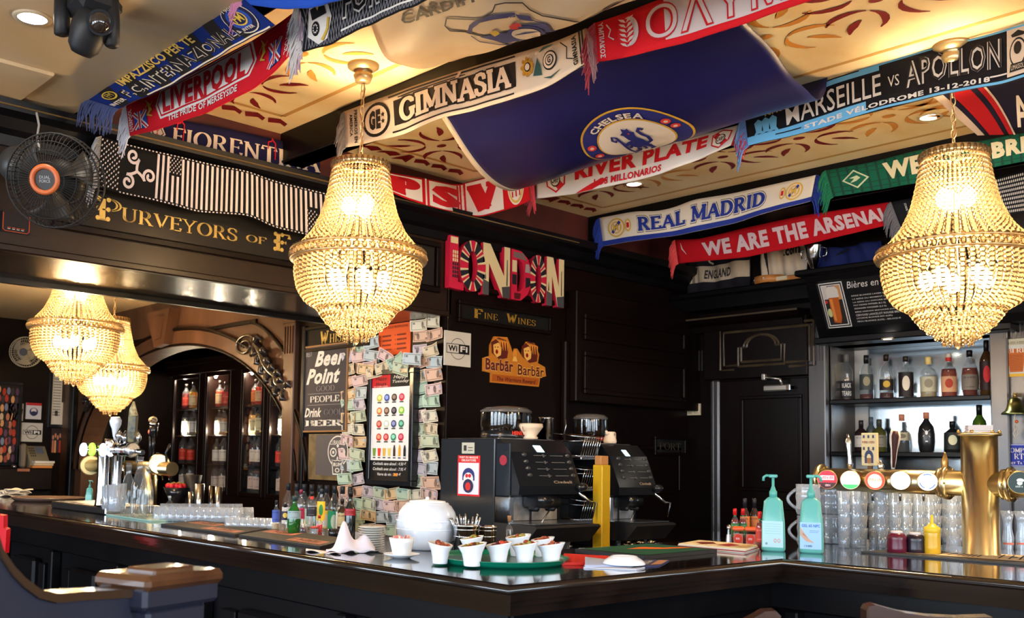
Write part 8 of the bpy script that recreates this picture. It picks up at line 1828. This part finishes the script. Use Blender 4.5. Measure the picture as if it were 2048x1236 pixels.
# bottles in it, shelf by shelf
rnd = random.Random(3)
kinds = {3: [((190,70,20),(214,180,140)), ((170,60,30),(196,110,60)), ((190,180,90),(226,216,170)), ((150,24,24),(180,60,50))], 2: [((150,150,120),(190,190,180)), ((120,110,60),(200,190,150)), ((90,100,90),(214,210,200))], 1: [((60,16,14),(200,190,176)), ((40,20,16),(190,50,30)), ((30,16,16),(206,200,190))], 0: [(None,(196,186,180)), (None,(206,196,190)), ((110,120,90),(190,180,150))]}
shn = ['bottom', 'second', 'third', 'top']; dn = ['first', 'second', 'third', 'fourth']
for s_ in range(4):
    for di, (ya, yb) in enumerate(gaps):
        n = 3; w_ = (ya-yb-.08)/n
        for k in range(n):
            y = ya-.04-w_*(k+.5); fl_, lb = kinds[s_][(k*3+di+s_) % len(kinds[s_])]; r = min(.038, w_*.44); h_ = (.30 if s_ < 3 else .26)*rnd.uniform(.82, .98)
            if s_ == 0 and di > 1: fl_, lb = None, (206,190,186)
            bottle('%s bottle on the %s cabinet shelf behind the %s glazed door, %s in its row' % ('amber' if fl_ and fl_[0] > 100 else 'dark' if fl_ else 'clear', shn[s_], dn[di], ('first','middle','last')[k]), (XC+.06+rnd.uniform(0,.02), y, zsh[s_]+.001), r, h_, rnd.choice(['round','wine','squat','slim']), fill=fl_, level=.6, lab=lb, lz=(.12,.48), cap=(30,26,26) if s_ else (196,60,50), caph=.10, group='bottles in the glazed cabinet')
    for di, (ya, yb) in enumerate(gaps):
        if s_ in (3, 1):
            l = bpy.data.lights.new('lamp', 'POINT'); l.energy = 22 if s_ == 3 else 10; l.color = (1,.82,.55); l.shadow_soft_size = .015
            o = bpy.data.objects.new('lamp', l); COL.objects.link(o); o.parent = cab; o.location = (XC+.03-(XC+.2), (ya+yb)/2-6.6+.10, zsh[s_]+.30 if s_ < 3 else zc1-.03)
for di in (1, 2):
    ya, yb = gaps[di]; build(MB().ball((XC+.06, ya-.05, zc1-.035), .013, 10, 6), 'lamp_bulb', mat('cabinet_bulb%d' % di, (1,1,1), .4, emit=(1,.9,.7), es=30), cab, world=True)
# scroll carvings on the spandrels
def carving(label, pts, volc, vr, flip=1):
    c = P(*volc, x=XJ); t = thing('carving', label, 'carving', c, group='carved scrolls of the arch'); CV = noisy(mat('carved_dark_wood', (.03,.022,.02), .22, coat=.4), (.015,.011,.010), 20, 3)
    q = depth(c)/CAM_F; V = []; rs = []
    for i in range(44):
        f_ = i/43; a = R(-60+700*f_); r_ = vr*q*(1-.86*f_); V.append((XJ-.03-.012*f_, c[1]-flip*r_*cos(a)*1.75, c[2]+r_*sin(a))); rs.append(.013*(1-.5*f_))
    build(MB().tube(V, rs, 8), 'volute', CV, t, world=True)
    st = [P(x, y, x=XJ-.03) for x, y in pts]; n_ = len(st)
    build(MB().tube(st, [.016, .034, .030, .036, .030, .028, .038, .028, .012][:n_], 8), 'stem', CV, t, world=True)
    for i in range(1, n_-1):
        for s2 in (-1, 1):
            d_ = st[i+1]-st[i-1]; d_ /= np.linalg.norm(d_); nn = np.array([0, -d_[2], d_[1]])*s2; a = st[i]
            build(MB().tube([a, a+nn*.036+d_*.012+np.array([-.02,0,0]), a+nn*.062+d_*.040+np.array([-.03,0,0]), a+nn*.044+d_*.078+np.array([-.015,0,0])], [.018,.026,.020,.004], 7), 'leaf', CV, t, world=True)
carving('dark carved acanthus scroll on the arch beside the chalk poster', [(499,700),(513,690),(523,706),(531,725),(540,742),(552,752),(558,768),(572,776),(577,792)], (498,692), 25)
carving('dark carved scroll on the far side of the arch, mostly in shadow', [(196,778),(190,786),(186,794),(182,800),(178,806),(175,812)], (200,772), 7)
# things on the low back counter beyond the bar
def K(px, y_): d = ray(px, 990); t_ = 3.32/d[0]; return np.array([3.32, d[1]*t_, .93])
def onk(px, z=.93, x=3.34): d = ray(px, 990); return np.array([x, d[1]*x/d[0], z+.0005])
def zpx(px, py, x=3.34): return P(px, py, x=x)[2]
c = onk(353); t = thing('fruit_bowl', 'black footed bowl heaped with strawberries on the back counter', 'bowl', c); h_ = zpx(353,975)-.93
q = depth(c)/CAM_F; r_ = 26*q
build(MB().lathe([(.001,0),(.05,0),(.05,.006),(.018,.014),(.016,h_*.55),(r_*.6,h_*.66),(r_,h_),(r_*.97,h_),(.001,h_*.7)], 32, cap=False), 'bowl', BLACKP, t)
STR = mat('strawberry', lin3(210,30,50), .3)
for k in range(16):
    a = k*2.4; d_ = r_*.8*math.sqrt((k+.5)/16); b_ = (d_*cos(a), d_*sin(a), h_+.018*(1.2-d_/r_)); build(MB().ball(b_, .019, 10, 7, (1,1,1.15)), 'strawberry', STR, t)
    build(MB().lathe([(.012,0),(.004,.004)], 6, c=(b_[0], b_[1], b_[2]+.018)), 'strawberry_leaf', flat(130,150,60), t)
c = onk(384, x=3.45); h_ = zpx(384,950,3.45)-.93; t = thing('ice_bowl', 'big black bucket bowl behind the strawberries', 'bucket', c); q = depth(c)/CAM_F; build(MB().lathe([(.001,0),(.05,0),(13*q,h_*.62),(19*q,h_),(18*q,h_),(12*q,h_*.62),(.001,h_*.5)], 32, cap=False), 'bowl', BLACKM, t)
for k, (x, top, w_, lb) in enumerate(((381,984,10,'slim steel cocktail jigger beside the strawberry bowl'),(399,968,20,'steel shaker tin standing below the cabinet, first'),(424,972,14,'dark shaker tin half hidden behind another'),(437,974,15,'plain steel cup below the cabinet'))):
    c = onk(x, x=3.30); h_ = zpx(x, top, 3.30)-.93; q = depth(c)/CAM_F; t = thing('shaker_tin', lb, 'shaker', c, group='bar tins on the back counter'); build(MB().lathe([(w_*q*.36,0),(w_*q*.5,h_),(w_*q*.47,h_),(w_*q*.34,.01)], 24), 'tin', STEEL if k != 2 else mat('dark_tin', (.1,.09,.09), .2, 1.), t)
t = thing('ice_scoop', 'white plastic tub on the back counter behind the water bottles', 'tub', onk(312, x=3.3)); h_ = .05; build(MB().lathe([(.03,0),(.05,.02),(.052,.09),(.02,.10)], 20), 'tub', flat(206,206,206), t)
# far corner: framed pictures, notices, desk phone
def fpost(name, label, cat, tl, br, col, fr=None, t_=.015, **k): return board(name, label, cat, 'y', 9.5, tl, br, t_, flat(*col), frame=fr, fm=BLACKP if fr else None, fw=.03, **k)
o, p = fpost('framed_photo', 'large dark-framed collage of group photographs on the far wall', 'picture', (-14,768), (31,925), (30,22,22), .02)
rnd = random.Random(5); pal = [(190,120,90),(150,70,60),(90,60,90),(206,180,150),(60,50,60),(180,60,40),(120,130,160),(220,160,110)]
for i in range(6):
    for j in range(9): p.ell(.1+.16*i+rnd.uniform(-.04,.04), .06+.108*j+rnd.uniform(-.02,.02), .07, .05, flat(*rnd.choice(pal)), 1, 10)
p.done('photo_print')
o, p = fpost('pennant', 'small black and white striped pennant hung from the picture frame', 'pennant', (18,806), (46,842), (170,160,150)); p.poly([(0,.6),(.1,.5),(.4,.95),(.3,1)], BLK, 1)
for i in range(5): p.line([(.1+.17*i,.0),(.25+.17*i,.7)], .10, BLK, 1, 1)
p.done('print')
o, p = fpost('notice', 'small red and white mask notice above the far wireless sign', 'notice', (53,805), (82,839), (206,204,210)); p.rect(0,1,.84,1,flat(190,40,46),1).ell(.5,.45,.28,.25,flat(50,60,120),1,18).ell(.5,.52,.18,.15,flat(214,206,206),2,14).ell(.5,.34,.2,.15,flat(40,44,80),3,14).done('print')
o, p = fpost('sign', 'white wireless internet plate on the far wall', 'sign', (44,845), (84,884), (200,196,186)); p.ell(.5,.5,.30,.36,BLK,1,24,.93).rect(.06,.94,.38,.62,BLK,2).rect(.08,.52,.40,.60,flat(200,196,186),3).text('Wi',.12,.46,.42,.58,BLK,k=4,bold=.04).text('Fi',.58,.86,.42,.58,WHITE,k=4,bold=.05).done('lettering')
o, p = fpost('framed_print', 'tall framed newspaper page by the dark post', 'picture', (106,742), (138,850), (214,210,200), .015)
for i in range(16): p.rect(.08,.48,.95-.052*i,.965-.052*i,flat(120,120,120),1)
p.rect(.54,.94,.42,.93,flat(60,54,50),1).rect(.2,.36,.16,.26,flat(90,80,76),1).rect(.62,.8,.1,.3,flat(150,146,140),1).done('print')
o, p = fpost('poster', 'dark group photograph poster below the newspaper frame', 'poster', (104,856), (140,906), (46,34,40))
for i in range(8): p.ell(.08+.12*i,.62+.08*(i % 2),.05,.10,flat(190,130,100),2,8).poly([(.03+.12*i,.0),(.13+.12*i,.0),(.12+.12*i,.5),(.04+.12*i,.5)], flat(*rnd.choice(pal)), 1)
p.done('print')
o, p = fpost('notice', 'narrow white text notice next to the dark post', 'notice', (127,876), (142,932), (206,210,216)); 
for i in range(16): p.rect(.1,.9,.04+.058*i,.06+.058*i,flat(150,150,156),1)
p.done('print')
o, p = fpost('calendar', 'dull beige calendar sheet low on the far wall', 'calendar', (63,955), (91,981), (120,108,84)); p.rect(.1,.9,.85,.9,flat(90,80,60),1)
for i in range(5): p.rect(.1,.9,.12+.13*i,.13+.13*i,flat(96,86,66),1)
p.done('print')
dz = P(70,936,y=9.2)[2]; x0, x1 = P(5,940,y=9.2)[0], P(98,940,y=9.2)[0]
t = thing('desk', 'dark till desk against the far wall', 'desk', ((x0+x1)/2, 9.3, 0)); build(MB().box(x0-.3, x1, 9.1, 9.48, dz-.2, dz, bev=.01), 'top', WOOD, t, world=True); build(bx(x0-.3, x1, 9.15, 9.48, 0, dz-.2), 'carcass', WOODB, t, world=True); build(MB().box(P(34,945,y=9.1)[0], P(58,945,y=9.1)[0], 9.085, 9.1, dz-.03, dz-.005), 'edge_strip', flat(130,80,60), t, world=True)
c = P(70,925,y=9.25); t = thing('desk_phone', 'beige desk telephone with a handset at its side', 'telephone', (c[0], 9.25, dz)); build(MB().prism([(-.06,.0),(.08,.0),(.08,.20),(-.06,.06)], 'x', -.07, .11), 'body', flat(120,112,92), t); build(MB().box(-.13,-.08,-.02,.06,.0,.22,bev=.02), 'handset', flat(110,100,84), t)
pp = Paint(lambda u, v: (-.05+.14*u, -.06+.14*v-.002, .06+.14*v+.002), t, (0,-.7,.7), .001, world=False); pp.rect(.45,.95,.5,.95,flat(90,100,120),1)
for i in range(3):
    for j in range(4): pp.rect(.03+.13*i,.12+.13*i,.3+.16*j,.4+.16*j,flat(60,56,50),1)
pp.done('keys')
for k in range(3): c = P(84,937,y=9.15); tt = thing('paper_pile', 'sheet pile beside the telephone, %s' % ('orange bottom folder','cream middle sheets','white top sheets')[k], 'papers', (c[0]+.01*k, 9.16, dz+.001+.022*k), group='papers by the telephone'); build(MB().box(-.10,.08,-.05,.05,0,.020,bev=.003), 'sheets', flat(*((190,120,60),(190,170,140),(200,196,190))[k]), tt)
c = P(28,940,y=9.12); t = thing('mouse', 'small glossy computer mouse with a bluish glint on the till desk', 'mouse', (c[0], 9.13, dz)); build(MB().ball((0,0,.012), .03, 14, 8, (.7,1.1,.5)), 'body', CHROME, t)
# ------------------------------------------------------------------ seating in front of the bar
BL = noisy(mat('daylit_bench_wood', (.022,.025,.046), .4, spec=.5), (.015,.017,.032), 5, 4, (1,1,.15), .03, bscale=30)  # dark wood with the blue of the daylight mixed into its colour
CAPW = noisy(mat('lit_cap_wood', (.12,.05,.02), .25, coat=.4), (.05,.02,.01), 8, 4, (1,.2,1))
pL, pR = P(296,1172,d=1.40), P(436,1172,d=1.52)
t = thing('bench_end', 'dark bench end with a swept curved top rail and a square capped post', 'bench', ((pL[0]+pR[0])/2, (pL[1]+pR[1])/2, 0))
d_ = (pR-pL)*np.array([1,1,0]); Lp = np.linalg.norm(d_); d_ /= Lp; nb = np.array([-d_[1], d_[0], 0]); zc_ = P(340,1172,d=1.47)[2]
def obox(o, l0, l1, w0, w1, z0, z1, bev=.006):
    m = MB().box(l0, l1, w0, w1, z0, z1, bev=bev); return m.xf(lambda p_: tuple(o+d_*p_[0]+nb*p_[1]+np.array([0,0,p_[2]])))
o0 = np.array([pL[0], pL[1], 0])
build(obox(o0, -.005, Lp+.005, -.0, .10, zc_-.028, zc_+.006), 'cap_moulding', BL, t, world=True)
build(obox(o0, -.008, Lp+.008, -.008, .108, zc_+.0, zc_+.022, .01), 'cap', CAPW, t, world=True); build(obox(o0, .03, Lp-.03, .02, .08, zc_+.018, zc_+.028, .006), 'cap_raised', CAPW, t, world=True)
build(obox(o0, .012, Lp-.012, .01, .09, 0, zc_-.028), 'post', BL, t, world=True)
prof_px = [(-80,900),(-30,1020),(0,1118),(22,1152),(45,1176),(75,1198),(110,1207),(160,1202),(262,1196)]
tops = []
for x, y in prof_px:
    rr = ray(x, y); # plane through the bench panel (contains d_ and vertical)
    nrm_ = nb; tt = (np.array([pL[0], pL[1], 1.4])+nb*.03-EYE)@nrm_/(rr@nrm_); tops.append(EYE+rr*tt)
m = MB(); f0 = [tuple(p_) for p_ in tops]; g0 = [(p_[0], p_[1], .1) for p_ in tops]; th = nb*.035
n_ = len(f0); V = f0+g0+[tuple(np.array(p_)+th) for p_ in f0]+[tuple(np.array(p_)+th) for p_ in g0]
F_ = []
for i in range(n_-1): F_ += [(i, i+1, n_+i+1, n_+i), (2*n_+i, 3*n_+i, 3*n_+i+1, 2*n_+i+1), (i, 2*n_+i, 2*n_+i+1, i+1)]
m.add(V, F_); build(m, 'panel', BL, t, world=True)
m = MB()
for i in range(n_-1):
    a, b = tops[i]-nb*.006+np.array([0,0,.001]), tops[i+1]-nb*.006+np.array([0,0,.001]); w_ = nb*.048; up = np.array([0,0,.012])
    m.add([a, b, b+w_, a+w_, a+up, b+up, b+w_+up, a+w_+up], [(0,1,2,3),(4,7,6,5),(0,4,5,1),(3,2,6,7)])
build(m, 'top_rail', mat('rail_top', (.05,.028,.016), .18, coat=.4), t, world=True)
# bar stools whose backs just show
STW = noisy(mat('red_brown_stool_wood', (.05,.022,.014), .2, coat=.4), (.025,.012,.008), 6, 4, (1,.2,1))
def stool(label, pts, d, x_post):
    W3 = [P(x, y, d=d) for x, y in pts]; c = sum(W3)/len(W3); t = thing('bar_stool', label, 'bar stool', (c[0], c[1], 0), group='wooden bar stools before the bar')
    m = MB(); th = FWD*.03; n_ = len(W3); lo = [p_-np.array([0,0,.07]) for p_ in W3]
    V = [tuple(p_) for p_ in W3]+[tuple(p_) for p_ in lo]+[tuple(p_+th) for p_ in W3]+[tuple(p_+th) for p_ in lo]; F_ = [(0,n_,3*n_,2*n_),(n_-1,3*n_-1,4*n_-1,2*n_-1)]
    for i in range(n_-1): F_ += [(i, i+1, n_+i+1, n_+i), (2*n_+i, 3*n_+i, 3*n_+i+1, 2*n_+i+1), (i, 2*n_+i, 2*n_+i+1, i+1), (n_+i, n_+i+1, 3*n_+i+1, 3*n_+i)]
    m.add(V, F_); build(m, 'back_rail', STW, t, world=True)
    for e in (W3[0], W3[-1]): build(MB().box(e[0]-.015, e[0]+.02, e[1]-.018, e[1]+.018, .0, e[2]-.04, bev=.004), 'back_post', STW, t, world=True)
    a, b = W3[0], W3[-1]; mid = (a+b)/2; of = FWD*np.array([1,1,0]); of = of/np.linalg.norm(of)*.20
    build(MB().lathe([(.17,0),(.18,.01),(.18,.035),(.16,.05)], 28, c=(mid[0]-of[0]*1., mid[1]-of[1]*1., .74)), 'seat', STW, t, world=True)
    for k in range(2): q_ = mid-of*1.6+(b-a)*(.35 if k else -.35); build(MB().tube([(q_[0], q_[1], .74), (q_[0], q_[1], 0)], .018, 8), 'leg', STW, t, world=True)
    return t
stool('wooden bar stool with a dipped back rail, below the brass tower', [(1733,1222),(1738,1213),(1752,1210),(1775,1217),(1810,1226),(1860,1233),(1920,1236),(1985,1234)], 2.1, 0)
stool('wooden bar stool whose rail corner peeps up below the gel bottles', [(1440,1262),(1480,1250),(1515,1232),(1530,1223),(1552,1222),(1562,1232)], 2.1, 0)
c = P(3,1070,d=3.9); t = thing('chair', 'bright red chair back showing at the edge beside the far bar front', 'chair', (c[0], c[1], 0))
pr_ = [P(x, y, d=3.9) for x, y in ((-60,1020),(7,1032),(7,1056),(13,1060),(10,1108),(-60,1100))]; th = FWD*.04
m = MB(); n_ = len(pr_); m.add([tuple(p_) for p_ in pr_]+[tuple(p_+th) for p_ in pr_], [list(range(n_)), list(range(n_, 2*n_))[::-1]]+[(i, (i+1) % n_, n_+(i+1) % n_, n_+i) for i in range(n_)]); build(m, 'back', flat(200,20,36,.5), t, world=True)
a = pr_[4]; build(MB().box(a[0]-.05, a[0]-.01, a[1]-.02, a[1]+.02, 0, a[2], bev=.004), 'leg', WOODB, t, world=True); a = pr_[5]; build(MB().box(a[0]+.0, a[0]+.04, a[1]-.02, a[1]+.02, 0, a[2], bev=.004), 'leg', WOODB, t, world=True)
